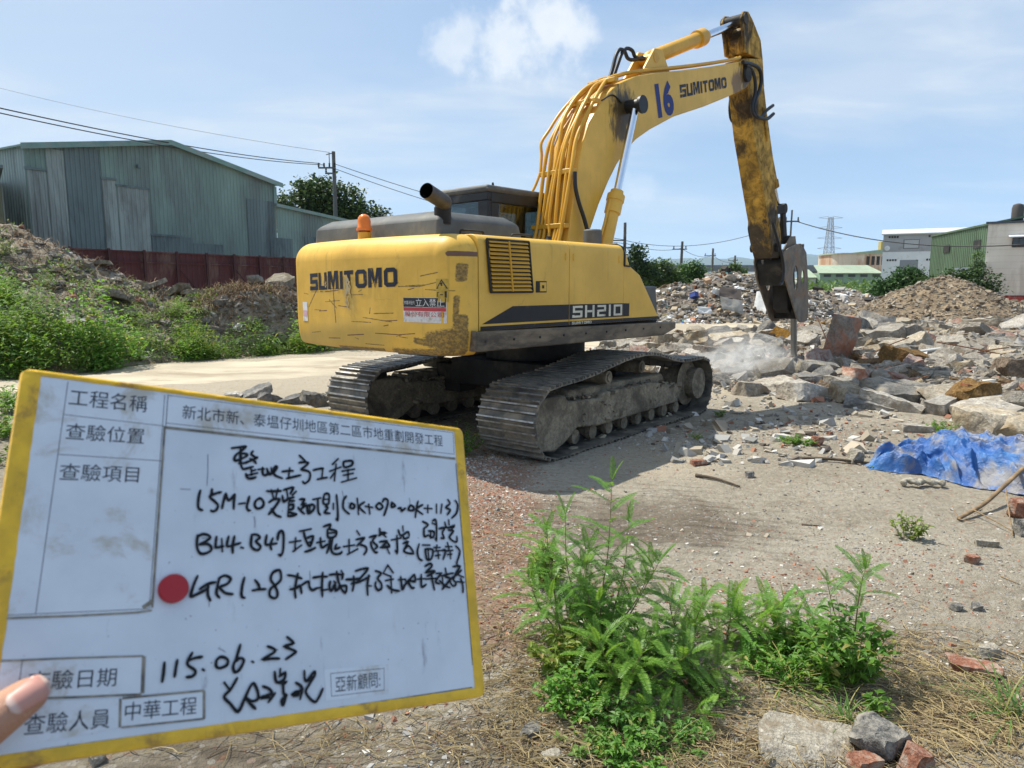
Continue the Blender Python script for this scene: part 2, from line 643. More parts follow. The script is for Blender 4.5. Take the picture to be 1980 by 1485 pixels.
M['decal'] = mat_rough('black_decal', (0.014, 0.014, 0.016), 0.2, 6, 0.4, dirt=(0.12, 0.085, 0.03), dirt_amt=0.08, dirt_scale=6, bump=0)
M['chrome'] = mat_plain('chrome', (0.82, 0.84, 0.88), 0.13, 1.0)
M['letter'] = mat_rough('lettering_blue_black', (0.018, 0.022, 0.038), 0.3, 8, 0.5, dirt=(0.45, 0.27, 0.05), dirt_amt=0.10, dirt_scale=9, bump=0)
M['blue16'] = mat_rough('lettering_blue', (0.02, 0.035, 0.17), 0.15, 8, 0.5, bump=0)
M['cream'] = mat_rough('lettering_cream', (0.66, 0.62, 0.50), 0.12, 8, 0.6, dirt=(0.2, 0.16, 0.1), dirt_amt=0.1, dirt_scale=12, bump=0)
M['hammer'] = mat_rough('hammer_steel', (0.19, 0.16, 0.125), 0.4, 4.0, 0.62, dirt=(0.24, 0.15, 0.085), dirt_amt=0.34, dirt_scale=3.0, bump=0.12, metallic=0.2)
M['chisel'] = mat_plain('chisel_steel', (0.33, 0.33, 0.32), 0.42, 0.75)
M['shoe'] = mat_rough('track_shoe_steel', (0.115, 0.108, 0.094), 0.35, 6.0, 0.55, dirt=(0.28, 0.24, 0.18), dirt_amt=0.46, dirt_scale=4.0, bump=0.12, metallic=0.35, spec=0.5)
M['mud'] = mat_rough('dried_mud', (0.28, 0.235, 0.165), 0.3, 5.0, 0.95, speck=0.4, dirt=(0.10, 0.082, 0.06), dirt_amt=0.36, dirt_scale=2.2, bump=1.0, bump_scale=16, bump_dist=0.03)
M['amber'] = mat_plain('amber_lens', (0.80, 0.20, 0.01), 0.25)
M['white'] = mat_rough('white_paint', (0.72, 0.72, 0.72), 0.06, 6, 0.5, dirt=(0.4, 0.38, 0.34), dirt_amt=0.12, bump=0)
M['red'] = mat_plain('red_paint', (0.55, 0.04, 0.04), 0.5)
M['worn'] = mat_rough('worn_steel', (0.42, 0.41, 0.385), 0.3, 9.0, 0.40, dirt=(0.16, 0.135, 0.10), dirt_amt=0.4, dirt_scale=7, bump=0.05, metallic=0.6)
M['glass'] = mat_glass('cab_glass')

# ------------------------------------------------------------------ ground, road, hills
def mat_ground():
    m, t, p = new_mat('site_soil')
    k = NT(t)
    co = k.coord('Object')
    big = k.noise(co, 0.22, 6, 0.62, 0.4)
    mid = k.noise(co, 1.5, 7, 0.66, 0.3)
    fine = k.noise(co, 16, 7, 0.72)
    grit = k.n('ShaderNodeTexVoronoi')
    k.put(grit.inputs['Vector'], co)
    grit.inputs['Scale'].default_value = 42
    c = k.mix(k.ss(big, 0.35, 0.66), (0.31, 0.263, 0.195), (0.455, 0.408, 0.325))
    c = k.mix(k.math('MULTIPLY', k.ss(mid, 0.50, 0.72), 0.65), c, (0.18, 0.15, 0.105))
    c = k.mix(k.math('MULTIPLY', k.ss(fine, 0.42, 0.78), 0.55), c, (0.50, 0.45, 0.365))
    c = k.mix(k.math('MULTIPLY', k.ss(fine, 0.50, 0.26), 0.45), c, (0.10, 0.08, 0.06))
    sp = k.n('ShaderNodeSeparateColor')
    t.links.new(k.attr('soil'), sp.inputs[0])
    br = k.ss(k.math('ADD', sp.outputs[0], k.math('MULTIPLY', k.math('SUBTRACT', mid, 0.5), 1.3)), 0.25, 0.75)
    c = k.mix(k.math('MULTIPLY', br, k.math('ADD', k.math('MULTIPLY', fine, 0.9), 0.10, True)), c, (0.31, 0.145, 0.09))
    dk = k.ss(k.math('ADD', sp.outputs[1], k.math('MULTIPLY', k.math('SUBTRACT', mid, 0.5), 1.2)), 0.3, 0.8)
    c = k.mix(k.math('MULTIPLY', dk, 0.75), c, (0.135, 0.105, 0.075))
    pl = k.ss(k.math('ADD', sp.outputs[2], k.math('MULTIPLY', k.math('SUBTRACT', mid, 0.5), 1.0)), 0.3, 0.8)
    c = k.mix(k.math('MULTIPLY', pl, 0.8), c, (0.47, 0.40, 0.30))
    wv = k.n('ShaderNodeTexWave', bands_direction='Y')
    k.put(wv.inputs['Vector'], k.coord('Object', None, (0, 0, 0.22)))
    wv.inputs['Scale'].default_value = 2.5
    wv.inputs['Distortion'].default_value = 3.0
    wv.inputs['Detail'].default_value = 4
    wv.inputs['Detail Scale'].default_value = 1.4
    rut = k.math('MULTIPLY', k.ss(wv.outputs['Fac'], 0.55, 0.95), k.math('MULTIPLY', sp.outputs[1], k.ss(mid, 0.35, 0.6)))
    c = k.mix(k.math('MULTIPLY', rut, 0.75), c, (0.085, 0.068, 0.05))
    gc = k.n('ShaderNodeSeparateColor')
    t.links.new(grit.outputs['Color'], gc.inputs[0])
    c = k.mix(k.math('MULTIPLY', k.ss(gc.outputs[0], 0.90, 0.95), 0.30), c, (0.55, 0.52, 0.47))
    c = k.mix(k.math('MULTIPLY', k.ss(gc.outputs[1], 0.92, 0.96), 0.4), c, (0.31, 0.15, 0.095))
    k.put(p.inputs['Base Color'], c)
    p.inputs['Roughness'].default_value = 0.95
    p.inputs['Specular IOR Level'].default_value = 0.15
    h = k.math('ADD', k.math('MULTIPLY', k.noise(co, 9, 8, 0.7), 1.6), k.math('MULTIPLY', k.ss(grit.outputs['Distance'], 0.02, 0.012), 0.5))
    h = k.math('ADD', h, k.math('MULTIPLY', k.noise(co, 48, 4, 0.7), 0.5))
    k.put(p.inputs['Normal'], k.bump(h, 1.0, 0.045))
    return m


M['soil'] = mat_ground()


def grid_mesh(name, xs, ys, fz, mat, colf=None, smooth=True):
    nx, ny = len(xs), len(ys)
    vs = [(x, y, fz(x, y)) for y in ys for x in xs]
    fs = [(j * nx + i, j * nx + i + 1, (j + 1) * nx + i + 1, (j + 1) * nx + i) for j in range(ny - 1) for i in range(nx - 1)]
    me = bpy.data.meshes.new(name)
    me.from_pydata(vs, [], fs)
    me.materials.append(mat)
    if smooth:
        me.polygons.foreach_set('use_smooth', [True] * len(fs))
    if colf:
        at_ = me.color_attributes.new('soil', 'FLOAT_COLOR', 'POINT')
        at_.data.foreach_set('color', [c for v in vs for c in colf(*v)])
    me.update()
    return me


def soil_col(x, y, z):
    brick = math.exp(-((x + 0.3) / 0.55) ** 2) * sstep(7.6, 6.0, y) * sstep(2.4, 3.4, y)
    brick = max(brick, 0.34 * math.exp(-((x - 1.1) / 1.6) ** 2 - ((y - 3.9) / 0.6) ** 2), 0.30 * math.exp(-((x - 2.6) / 1.0) ** 2 - ((y - 4.3) / 0.5) ** 2))
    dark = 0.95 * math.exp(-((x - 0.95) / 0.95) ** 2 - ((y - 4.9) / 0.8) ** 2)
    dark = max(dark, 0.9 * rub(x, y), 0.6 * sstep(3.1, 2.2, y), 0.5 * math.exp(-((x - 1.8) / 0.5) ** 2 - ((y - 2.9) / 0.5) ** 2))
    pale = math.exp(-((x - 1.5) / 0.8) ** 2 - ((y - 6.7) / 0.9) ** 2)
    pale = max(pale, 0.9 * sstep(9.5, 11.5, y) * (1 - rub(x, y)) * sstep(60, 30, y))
    return (brick, dark, pale, 1)


xs = sorted(set([round(-4.5 + 0.055 * i, 3) for i in range(0, 220)] + [-4.5 - 0.25 * 1.16 ** i for i in range(58)] + [7.6 + 0.25 * 1.16 ** i for i in range(58)]))
ys = sorted(set([round(1.6 + 0.05 * i, 3) for i in range(0, 180)] + [10.6 + 0.12 * 1.06 ** i for i in range(120)] + [1.6 - 0.3 * 1.35 ** i for i in range(16)] + [11000]))
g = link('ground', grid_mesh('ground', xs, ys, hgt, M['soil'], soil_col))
tag(g, kind='structure')

M['road'] = mat_rough('dusty_road', (0.46, 0.395, 0.295), 0.16, 0.9, 0.95, dirt=(0.30, 0.245, 0.175), dirt_amt=0.30, dirt_scale=0.7, bump=0.5, bump_scale=9, stretch=(0.6, 1.2, 1), spec=0.15)
ctr = smooth_pts([(-30, 7.5, 0), (-18, 9.5, 0), (-9, 12.6, 0), (-4, 14.9, 0), (1, 17.6, 0), (5.5, 22.5, 0), (10, 29.0, 0), (16, 38.0, 0), (24, 48, 0), (40, 62, 0)], 14)
mb = MB()
NW = 14
for i, c in enumerate(ctr):
    d = (ctr[min(i + 1, len(ctr) - 1)] - ctr[max(i - 1, 0)]).normalized()
    s = Vector((-d.y, d.x, 0))
    hw = 1.75 + 0.02 * max(0, c.y - 12)
    l = hw + 0.35 * noise.noise((i * 0.5, 1, 0)) + 0.15 * noise.noise((i * 1.7, 4, 0))
    r_ = hw + 0.35 * noise.noise((i * 0.5, 9, 0)) + 0.15 * noise.noise((i * 1.7, 7, 0))
    for j in range(NW + 1):
        q = c + s * (-r_ + (l + r_) * j / NW)
        rut = -0.02 * (math.exp(-((j - 4) / 1.0) ** 2) + math.exp(-((j - 10) / 1.0) ** 2))
        e = 0.016 if 0 < j < NW else -0.03
        mb.v.append((q.x, q.y, hgt(q.x, q.y) + e + rut * 0.5 + 0.01 * noise.noise((q.x, q.y, 0))))
for i in range(len(ctr) - 1):
    for j in range(NW):
        a = i * (NW + 1) + j
        mb.f.append((a, a + NW + 1, a + NW + 2, a + 1)); mb.m.append(0)
tag(mb.build('dirt_road', M['road'], smooth=180), kind='structure')

M['hill'] = mat_rough('wooded_hill', (0.035, 0.06, 0.035), 0.3, 0.002, 0.95, bump=0)
mb = MB()
for row in range(9):
    for i in range(161):
        a = -0.62 + 1.5 * i / 160
        x0 = math.tan(a)
        t = row / 8
        d = 5200 + 2600 * t
        ridge = 250 + 95 * (0.5 + 0.5 * noise.noise((a * 4.2, 0.3, 1))) + 70 * noise.noise((a * 11, 2.1, 0)) + 22 * noise.noise((a * 40, 5, 0))
        ridge *= sstep(-0.16, 0.17, a) * sstep(0.80, 0.50, a) * 1.02
        z = ridge * math.sin(math.pi * min(1, t * 1.0)) * (0.85 + 0.25 * noise.noise((a * 25, t * 5, 3)))
        mb.v.append((x0 * d, d, z - 4))
for r_ in range(8):
    for i in range(160):
        a = r_ * 161 + i
        mb.f.append((a, a + 1, a + 162, a + 161)); mb.m.append(0)
tag(mb.build('hills', M['hill'], smooth=180), kind='structure')

# ------------------------------------------------------------------ rubble bank on the left
BANK = [  # column (pixel of the photograph), foot depth, crest depth, crest height
    (-900, 10.5, 18.0, 4.6), (-500, 11.2, 18.5, 4.4), (-200, 12.0, 18.5, 4.0), (0, 12.9, 18.5, 3.30), (60, 13.2, 18.5, 3.12), (100, 13.4, 18.5, 2.86), (150, 13.8, 18.5, 2.55),
    (200, 14.3, 18.6, 2.20), (260, 14.9, 18.8, 1.76), (330, 15.6, 19.0, 1.52), (400, 16.2, 19.2, 1.60), (480, 16.9, 19.6, 1.66), (560, 17.6, 20.0, 1.68), (640, 18.2, 20.6, 1.55),
    (760, 19.4, 22.0, 1.4), (900, 21.0, 24.0, 1.0), (1010, 23.0, 26.0, 0.3), (1040, 24, 27, 0.02)]


def bank_pt(px, t):
    f = lerp_table([(b[0], b[1]) for b in BANK], px)
    c = lerp_table([(b[0], b[2]) for b in BANK], px)
    h = lerp_table([(b[0], b[3]) for b in BANK], px)
    d = f + (c - f) * t
    x = (px - CX) / FOC * d
    cut = math.exp(-((px - 480) / 95) ** 2)
    if t <= 1:
        u = max(0, t)
        prof = (1 - cut) * (u ** 0.85) + cut * sstep(0.10, 0.52, u) * (0.80 + 0.20 * u)
        z = h * prof
    else:
        z = h + (0.55 - h) * sstep(1.0, 1.75, t)
    n = 0.20 * fbm(x * 0.9, d * 0.9, 2.0, 4) + 0.05 * fbm(x * 4, d * 4, 5.0, 3)
    z += n * sstep(0.0, 0.25, t) * min(1.0, h / 1.2)
    if t < 0: z = -0.12
    return Vector((x, d, z))


mb = MB()
pxs = list(range(-900, 0, 20)) + list(range(0, 700, 5)) + list(range(700, 1041, 10))
ts = [-0.06] + [i / 44 for i in range(45)] + [1.03 + 0.05 * i for i in range(16)]
for t in ts:
    for px in pxs:
        mb.v.append(tuple(bank_pt(px, t)))
n_ = len(pxs)
for j in range(len(ts) - 1):
    for i in range(n_ - 1):
        a = j * n_ + i
        mb.f.append((a, a + 1, a + n_ + 1, a + n_)); mb.m.append(0)
M['bank'] = mat_rough('bank_soil', (0.215, 0.165, 0.115), 0.4, 2.2, 0.95, dirt=(0.36, 0.32, 0.255), dirt_amt=0.5, dirt_scale=2.4, bump=1.0, bump_scale=7, bump_dist=0.10, spec=0.1)
tag(mb.build('rubble_bank', M['bank'], smooth=180), kind='structure')


def heap(name, cx, cy, rx, ry, h, seed, mat, ridge=None, n=70, rot=0.0, peak=1.5):
    """a tipped heap as a height field"""
    mb = MB()
    ca, sa = math.cos(rot), math.sin(rot)
    def z_of(u, v):
        r = math.hypot(u, v)
        z = h * max(0.0, 1 - r) ** (1.0 if peak > 1 else 0.7) * (1.0)
        z = h * (1 - sstep(0, 1.0, r)) * 0.5 + z * 0.5
        if ridge:
            for (a, b, rr, hh) in ridge:
                q = math.hypot(u - a, v - b) / rr
                z = max(z, hh * (1 - sstep(0, 1, q)))
        nn = fbm(u * rx * 0.8 + seed, v * ry * 0.8, seed, 4)
        return z + (0.10 * h ** 0.5) * nn * min(1, z * 3)
    for j in range(n + 1):
        for i in range(n + 1):
            u, v = -1.5 + 3 * i / n, -1.5 + 3 * j / n
            x, y = cx + (u * rx * ca - v * ry * sa), cy + (u * rx * sa + v * ry * ca)
            z = z_of(u, v)
            mb.v.append((x, y, z if z > 0.01 else -0.15))
    for j in range(n):
        for i in range(n):
            a = j * (n + 1) + i
            mb.f.append((a, a + 1, a + n + 2, a + n + 1)); mb.m.append(0)
    o = mb.build(name, mat, smooth=180)
    def sample(u, v):
        x, y = cx + (u * rx * ca - v * ry * sa), cy + (u * rx * sa + v * ry * ca)
        return Vector((x, y, max(0, z_of(u, v))))
    return o, sample


M['heapsoil'] = mat_rough('heap_soil', (0.27, 0.205, 0.135), 0.35, 1.6, 0.95, dirt=(0.155, 0.115, 0.078), dirt_amt=0.42, dirt_scale=1.4, bump=1.0, bump_scale=6, bump_dist=0.12, spec=0.1)
M['heapmix'] = mat_rough('heap_rubble', (0.26, 0.215, 0.17), 0.4, 2.0, 0.95, dirt=(0.13, 0.105, 0.085), dirt_amt=0.5, dirt_scale=2.0, bump=1.0, bump_scale=7, bump_dist=0.12, spec=0.1)
soil_heap, soil_s = heap('soil_heap', 17.2, 28.6, 4.8, 4.6, 2.12, 3.3, M['heapsoil'], ridge=[(0.75, 0.1, 0.8, 1.05), (1.1, 0.2, 0.6, 0.8), (-0.5, -0.2, 0.5, 1.0)])
tag(soil_heap, 'cone-shaped heap of brown soil and stones in front of the green bush', 'soil heap', kind='thing')
trash_heap, trash_s = heap('debris_heap', 11.2, 37.0, 6.2, 4.7, 2.45, 8.1, M['heapmix'], ridge=[(0.5, 0.1, 0.75, 2.0), (-0.45, 0.0, 0.6, 1.8)], rot=0.25)
tag(trash_heap, 'wide heap of mixed demolition waste and litter behind the excavator cab front', 'debris heap', kind='thing')
far_heap, far_s = heap('rubble_heap', 19.5, 43.0, 6.5, 4.5, 1.5, 5.7, M['heapmix'], ridge=[(-0.5, 0, 0.6, 1.15)])
tag(far_heap, 'low grey rubble heap in front of the pale green shed', 'rubble heap', kind='thing')

# ------------------------------------------------------------------ the excavator
YAW_H, YAW_T = R(42.06), R(38.31)
EC = Vector((0.294, 8.931, 0.0))
EX = empty('excavator', EC, R(90) - YAW_H)
tag(EX, 'yellow tracked excavator with a hydraulic hammer breaking concrete', 'excavator')
EXM = Matrix.Translation(EC) @ Matrix.Rotation(R(90) - YAW_H, 4, 'Z')
EXI = EXM.inverted()


def pl(px, py, axis, val):
    """where a sight line meets the plane axis = val of the machine's own frame"""
    o = EXI @ Vector((0, 0, EYE))
    d = EXI.to_3x3() @ ray(px, py)
    return o + d * ((val - o[axis]) / d[axis])


def zm(ox, oy, s):
    return lambda x, y: (ox + x * s, oy + y * s)


# counterweight: rounded casting, traced plan and section
ZT, ZB = 2.13, 1.06


def cw_outline():
    P = []
    for i in range(13):
        P.append((-2.34 - 0.10 * i / 12, -1.31, 0, -1))
    for i in range(1, 14):
        a = R(90) * i / 14
        P.append((-2.45 - 0.22 * math.sin(a), -1.09 - 0.22 * math.cos(a), -math.sin(a), -math.cos(a)))
    n = 330
    for i in range(n + 1):
        y = -1.09 + 2.18 * i / n
        s = 0.20 * y / 1.09 ** 2 * -1
        l = math.hypot(1, s)
        P.append((-2.77 + 0.10 * (y / 1.09) ** 2, y, -1 / l, -s / l * 0 ))
    for i in range(13, 0, -1):
        a = R(90) * i / 14
        P.append((-2.45 - 0.22 * math.sin(a), 1.09 + 0.22 * math.cos(a), -math.sin(a), math.cos(a)))
    for i in range(12, -1, -1):
        P.append((-2.34 - 0.10 * i / 12, 1.31, 0, 1))
    return P


def inset(z):
    r = 0.20
    if z > ZT - r:
        q = z - (ZT - r)
        return r - math.sqrt(max(0, r * r - q * q))
    if z < 1.32:
        b = 0.035 * ((1.32 - z) / 0.26) ** 2
        if z < ZB + 0.05:
            q = ZB + 0.05 - z
            b += 0.05 - math.sqrt(max(0, 0.0025 - q * q))
        return b
    return 0.0


LW = 0.95


def xrear(y):
    y = y / LW if y > 0 else -y
    if y <= 1.09:
        return -2.77 + 0.10 * (y / 1.09) ** 2
    return -2.45 - math.sqrt(max(0, 0.22 ** 2 - min(0.22, y - 1.09) ** 2))


def cwp(off):
    return lambda y, z: Vector((xrear(y) + inset(z) - off, y, z))


LW = 0.95                     # the left half is a little narrower than the right
OUT = [(x, y * LW if y > 0 else y, nx, ny) for x, y, nx, ny in cw_outline()]
zr = [ZB + 0.05 * (1 - math.cos(R(90) * i / 6)) for i in range(6)] + [ZB + 0.05 + (ZT - 0.20 - ZB - 0.05) * i / 140 for i in range(141)] + \
     [ZT - 0.20 + 0.20 * math.sin(R(90) * i / 12) for i in range(1, 13)]
mb = MB()
for z in zr:
    d = inset(z)
    for (x, y, nx, ny) in OUT:
        mb.v.append((x - nx * d, y - ny * d, z))
nO = len(OUT)
for j in range(len(zr) - 1):
    for i in range(nO - 1):
        a = j * nO + i
        mb.f.append((a + 1, a, a + nO, a + nO + 1)); mb.m.append(0)
mb.f.append(tuple(range((len(zr) - 1) * nO, len(zr) * nO))[::-1]); mb.m.append(0)
mb.f.append(tuple(range(nO))); mb.m.append(0)
cw = mb.build('counterweight', M['cw'], EX, smooth=50)
WEAR = [  # (y, z) strokes, half width, channel: 0 dark scuff, 1 faded, 2 rusty chip
    ([(-1.44, 2.03), (-1.46, 1.95)], .035, 2), ([(-1.23, 1.95), (-1.40, 1.95), (-1.50, 1.94)], .016, 2), ([(-1.38, 1.99), (-1.45, 1.96)], .03, 2),
    ([(-1.295, 1.85), (-1.29, 1.73)], .016, 0), ([(-1.275, 1.58), (-1.27, 1.38)], .012, 0), ([(-1.05, 1.20), (-1.28, 1.24)], .055, 0), ([(-1.14, 1.11), (-1.3, 1.14)], .05, 0), ([(-1.29, 1.40), (-1.28, 1.15)], .022, 0),
    ([(-0.69, 1.67), (-0.94, 1.67), (-1.15, 1.71), (-1.23, 1.69)], .004, 0), ([(-0.95, 1.76), (-1.14, 1.79)], .004, 0), ([(0.61, 1.64), (0.81, 1.46)], .007, 0),
    ([(0.36, 1.54), (0.23, 1.46)], .005, 0), ([(0.28, 1.64), (0.25, 1.32)], .007, 0), ([(-0.36, 1.42), (-0.62, 1.43)], .004, 0), ([(-0.31, 1.47), (-0.30, 1.42)], .005, 0),
    ([(0.06, 1.20), (-0.20, 1.22)], .004, 2), ([(-0.88, 1.19), (-1.20, 1.15)], .022, 0), ([(0.25, 1.075), (-0.45, 1.085)], .012, 0), ([(-0.6, 1.07), (-1.2, 1.08)], .03, 0),
    ([(0.75, 1.13), (0.2, 1.19), (-0.4, 1.17)], .085, 1), ([(0.02, 1.72), (-0.02, 1.5)], .05, 1), ([(1.1, 1.1), (0.7, 1.13)], .05, 1), ([(-0.2, 1.38), (-0.6, 1.35)], .004, 0)]
wr = random.Random(3)
for _ in range(28):
    y0 = wr.uniform(-1.2, 1.0)
    z0 = wr.choice([wr.uniform(1.1, 1.35), wr.uniform(1.1, 1.35), wr.uniform(1.3, 1.72), wr.uniform(1.62, 1.70)])
    ln = wr.uniform(0.04, 0.30)
    WEAR.append(([(y0, z0), (y0 - ln, z0 + wr.uniform(-0.012, 0.02))], wr.uniform(.0012, .0026), wr.choice([0, 0, 2])))
co_ = np.array(mb.v)
col = np.zeros((len(co_), 4)); col[:, 3] = 1
yz = co_[:, 1:3].copy()
for pts, hw, ch in WEAR:
    for (ya, za), (yb, zb) in zip(pts, pts[1:]):
        a, b = np.array((ya, za)), np.array((yb, zb))
        ab = b - a
        tt = np.clip(((yz - a) @ ab) / max(1e-9, ab @ ab), 0, 1)
        dd = np.linalg.norm(yz - (a + tt[:, None] * ab), axis=1)
        soft = max(hw, 0.0032)
        col[:, ch] = np.maximum(col[:, ch], np.clip(1.25 - 0.5 * dd / soft, 0, 1) if hw > 0.02 else np.clip(1.35 - 0.6 * dd / soft, 0, 1))
front_side = (co_[:, 0] > -2.45)
col[front_side, 0] *= 0.4
at_ = cw.data.color_attributes.new('wear', 'FLOAT_COLOR', 'POINT')
at_.data.foreach_set('color', col.ravel().tolist())

GLY = {  # block capitals drawn as strokes in a 0.8 x 1 cell
    'S': [[(.74, .78), (.74, .89), (.12, .89), (.12, .5), (.72, .5), (.72, .11), (.08, .11), (.08, .24)]],
    'U': [[(.12, 1), (.12, .11), (.70, .11), (.70, 1)]], 'M': [[(.11, 0), (.11, .93), (.24, .93), (.46, .2), (.68, .93), (.81, .93), (.81, 0)]],
    'I': [[(.13, 0), (.13, 1)]], 'T': [[(0, .89), (.72, .89)], [(.36, .80), (.36, 0)]], 'O': [[(.12, .2), (.12, .8), (.22, .89), (.62, .89), (.72, .8), (.72, .2), (.62, .11), (.22, .11), (.12, .2)]],
    'H': [[(.10, 0), (.10, 1)], [(.72, 0), (.72, 1)], [(.2, .5), (.62, .5)]], '2': [[(.06, .89), (.72, .89), (.72, .52), (.12, .5), (.12, .11), (.76, .11)]], '1': [[(.14, 0), (.14, 1)]],
    '0': [[(.10, .89), (.72, .89), (.72, .11), (.10, .11), (.10, .89)]]}
ADV = {'I': .30, 'M': .98, '1': .34, 'T': .80}


def block(mb, s, fmap, hw=0.115, gap=0.08):
    """block lettering; fmap(a, b, lift): a 0..1 along the word, b 0..1 up"""
    tot = sum(ADV.get(c, .86) + gap for c in s) - gap
    x, k = 0.0, 0
    for c in s:
        for st in GLY[c]:
            if st[0] == st[-1]:
                mb.ribbon(st[:-1], hw, lambda a, b, x=x, k=k: fmap((x + a) / tot, b, k), closed=True)
            else:
                mb.ribbon(st, hw, lambda a, b, x=x, k=k: fmap((x + a) / tot, b, k))
            k += 1
        x += ADV.get(c, .86) + gap


mb = MB()
block(mb, 'SUMITOMO', lambda a, b, k: cwp(0.004 + 0.0003 * k)(0.75 - 1.44 * a, (1.63 + 0.04 * a) + (0.17) * b))
mb.build('lettering', M['letter'], cw)


def decal_quad(mb, y0, y1, z0, z1, off, mi, n=6):
    for i in range(n):
        a, b = y0 + (y1 - y0) * i / n, y0 + (y1 - y0) * (i + 1) / n
        f = cwp(off)
        mb.add([f(a, z0), f(b, z0), f(b, z1), f(a, z1)], [(0, 1, 2, 3)], mi)


def decal_text(mb, s, y0, y1, z0, z1, off, mi, bold=0.0):
    vs, fs, (a0, a1, b0, b1) = text_pts(s, bold, 2)
    f = cwp(off)
    mb.add([f(y0 + (y1 - y0) * (a - a0) / (a1 - a0), z0 + (z1 - z0) * (b - b0) / (b1 - b0)) for a, b in vs], fs, mi)


sm_ = MB()
for i, (y_, z0, z1, h_) in enumerate(((.03, 1.60, 1.765, .014), (.055, 1.58, 1.74, .010), (.005, 1.62, 1.75, .012), (-.02, 1.56, 1.72, .009), (.045, 1.48, 1.60, .010), (.015, 1.45, 1.58, .007), (.40, 1.66, 1.72, .006), (.46, 1.68, 1.735, .005))):
    sm_.ribbon([(y_ + .010 * math.sin(q * 2.1 + i), z0 + (z1 - z0) * q / 6) for q in range(7)], [h_ * (.55 + .6 * abs(math.sin(q * 1.3 + i * 2))) for q in range(7)], cwp(.0085 + .0004 * i))
sm_.build('paint_smear', mat_rough('faded_paint_smear', (0.55, 0.38, 0.12), .2, 20, .6, dirt=(.40, .36, .28), dirt_amt=.5, dirt_scale=25, bump=0), cw)
sm_ = MB()
for x_ in np.linspace(-2.3, 0.7, 9):
    sm_.lathe([(0.012, 0), (0.012, 0.008), (0.006, 0.012)], Matrix.Translation((x_, -1.366, 1.185)) @ Matrix.Rotation(R(90), 4, 'X'), 6)
BOLTS = sm_
M['paper'] = mat_rough('sticker_white', (0.70, 0.68, 0.66), 0.08, 30, 0.6, dirt=(0.45, 0.36, 0.25), dirt_amt=0.25, dirt_scale=14, bump=0)
M['stkblack'] = mat_plain('sticker_black', (0.02, 0.02, 0.022), 0.5)
M['stkred'] = mat_plain('sticker_red', (0.50, 0.05, 0.06), 0.5)
mb = MB()
decal_quad(mb, -0.75, -1.22, 1.355, 1.575, 0.004, 0)
decal_quad(mb, -0.755, -1.215, 1.49, 1.57, 0.0055, 1)
decal_quad(mb, -0.755, -1.215, 1.455, 1.486, 0.0055, 2)
decal_text(mb, '立入禁止', -0.90, -1.205, 1.495, 1.565, 0.007, 0, 0.0)
decal_text(mb, '作業半径内', -0.765, -0.885, 1.51, 1.545, 0.007, 0, 0.0)
decal_text(mb, '股份有限公司', -0.77, -1.20, 1.405, 1.45, 0.006, 2, 0.0)
mb.build('warning_sticker', [M['paper'], M['stkblack'], M['stkred']], cw)
mb = MB()
decal_quad(mb, 0.84, 0.96, 1.31, 1.51, 0.004, 0)
decal_quad(mb, 0.85, 0.95, 1.36, 1.42, 0.0055, 2)
mb.build('worn_sticker', [M['paper'], M['stkblack'], mat_plain('sticker_pink', (0.62, 0.38, 0.42), 0.6)], cw)
M['stkyel'] = mat_rough('sticker_yellow', (0.55, 0.36, 0.06), 0.2, 20, 0.55, bump=0)
mb = MB()
f = cwp(0.0065)
decal_quad(mb, -1.13, -1.235, 1.535, 1.735, 0.004, 0)
for st in ([(-1.14, 1.655), (-1.183, 1.725), (-1.225, 1.655)], ):
    mb.ribbon(st, 0.004, f, 1, closed=True)
mb.ribbon([(-1.185, 1.675), (-1.178, 1.695), (-1.19, 1.70)], 0.006, cwp(0.007), 1)
mb.ribbon([(-1.145, 1.58), (-1.145, 1.62), (-1.16, 1.62)], 0.003, f, 1)
mb.ribbon([(-1.17, 1.60), (-1.195, 1.60)], 0.004, f, 1)
mb.ribbon([(-1.215, 1.575), (-1.215, 1.63)], 0.008, f, 1)
mb.build('hazard_sticker', [M['stkyel'], M['stkblack']], cw)

# right hand side panel
def side_section(y_in, r=0.10):
    P = [(-1.307, 1.275)]
    for i in range(9):
        a = R(90) * i / 8
        P.append((-1.307 + r - r * math.cos(a), 2.13 - r + r * math.sin(a)))
    P += [(y_in, 2.13), (y_in, 1.275)]
    return P


mb = MB()
mb.prism(side_section(-0.30), -2.325, -1.02, axis=0)
mb.prism(side_section(-0.30), -1.012, -0.02, axis=0)
sp_ = mb.build('side_panel', M['side'], EX, smooth=40, bevel=0.006)
mb = MB()
mb.prism([(-0.015, 1.275), (-0.015, 2.10), (0.03, 2.05), (0.105, 1.905), (0.33, 1.80), (0.80, 1.275)], -1.30, -0.55)
fp = mb.build('front_panel', M['side'], EX, bevel=0.012)
mb = MB()
mb.tube([(-0.018, -1.312, 1.90), (-0.018, -1.312, 2.02), (-0.018, -1.285, 2.10), (-0.018, -1.20, 2.138), (-0.018, -0.4, 2.138)], 0.014, 6)
mb.tube([(-0.018, -1.312, 1.90), (0.10, -1.308, 1.895)], 0.010, 6)
mb.build('rubber_seal', M['black'], sp_)
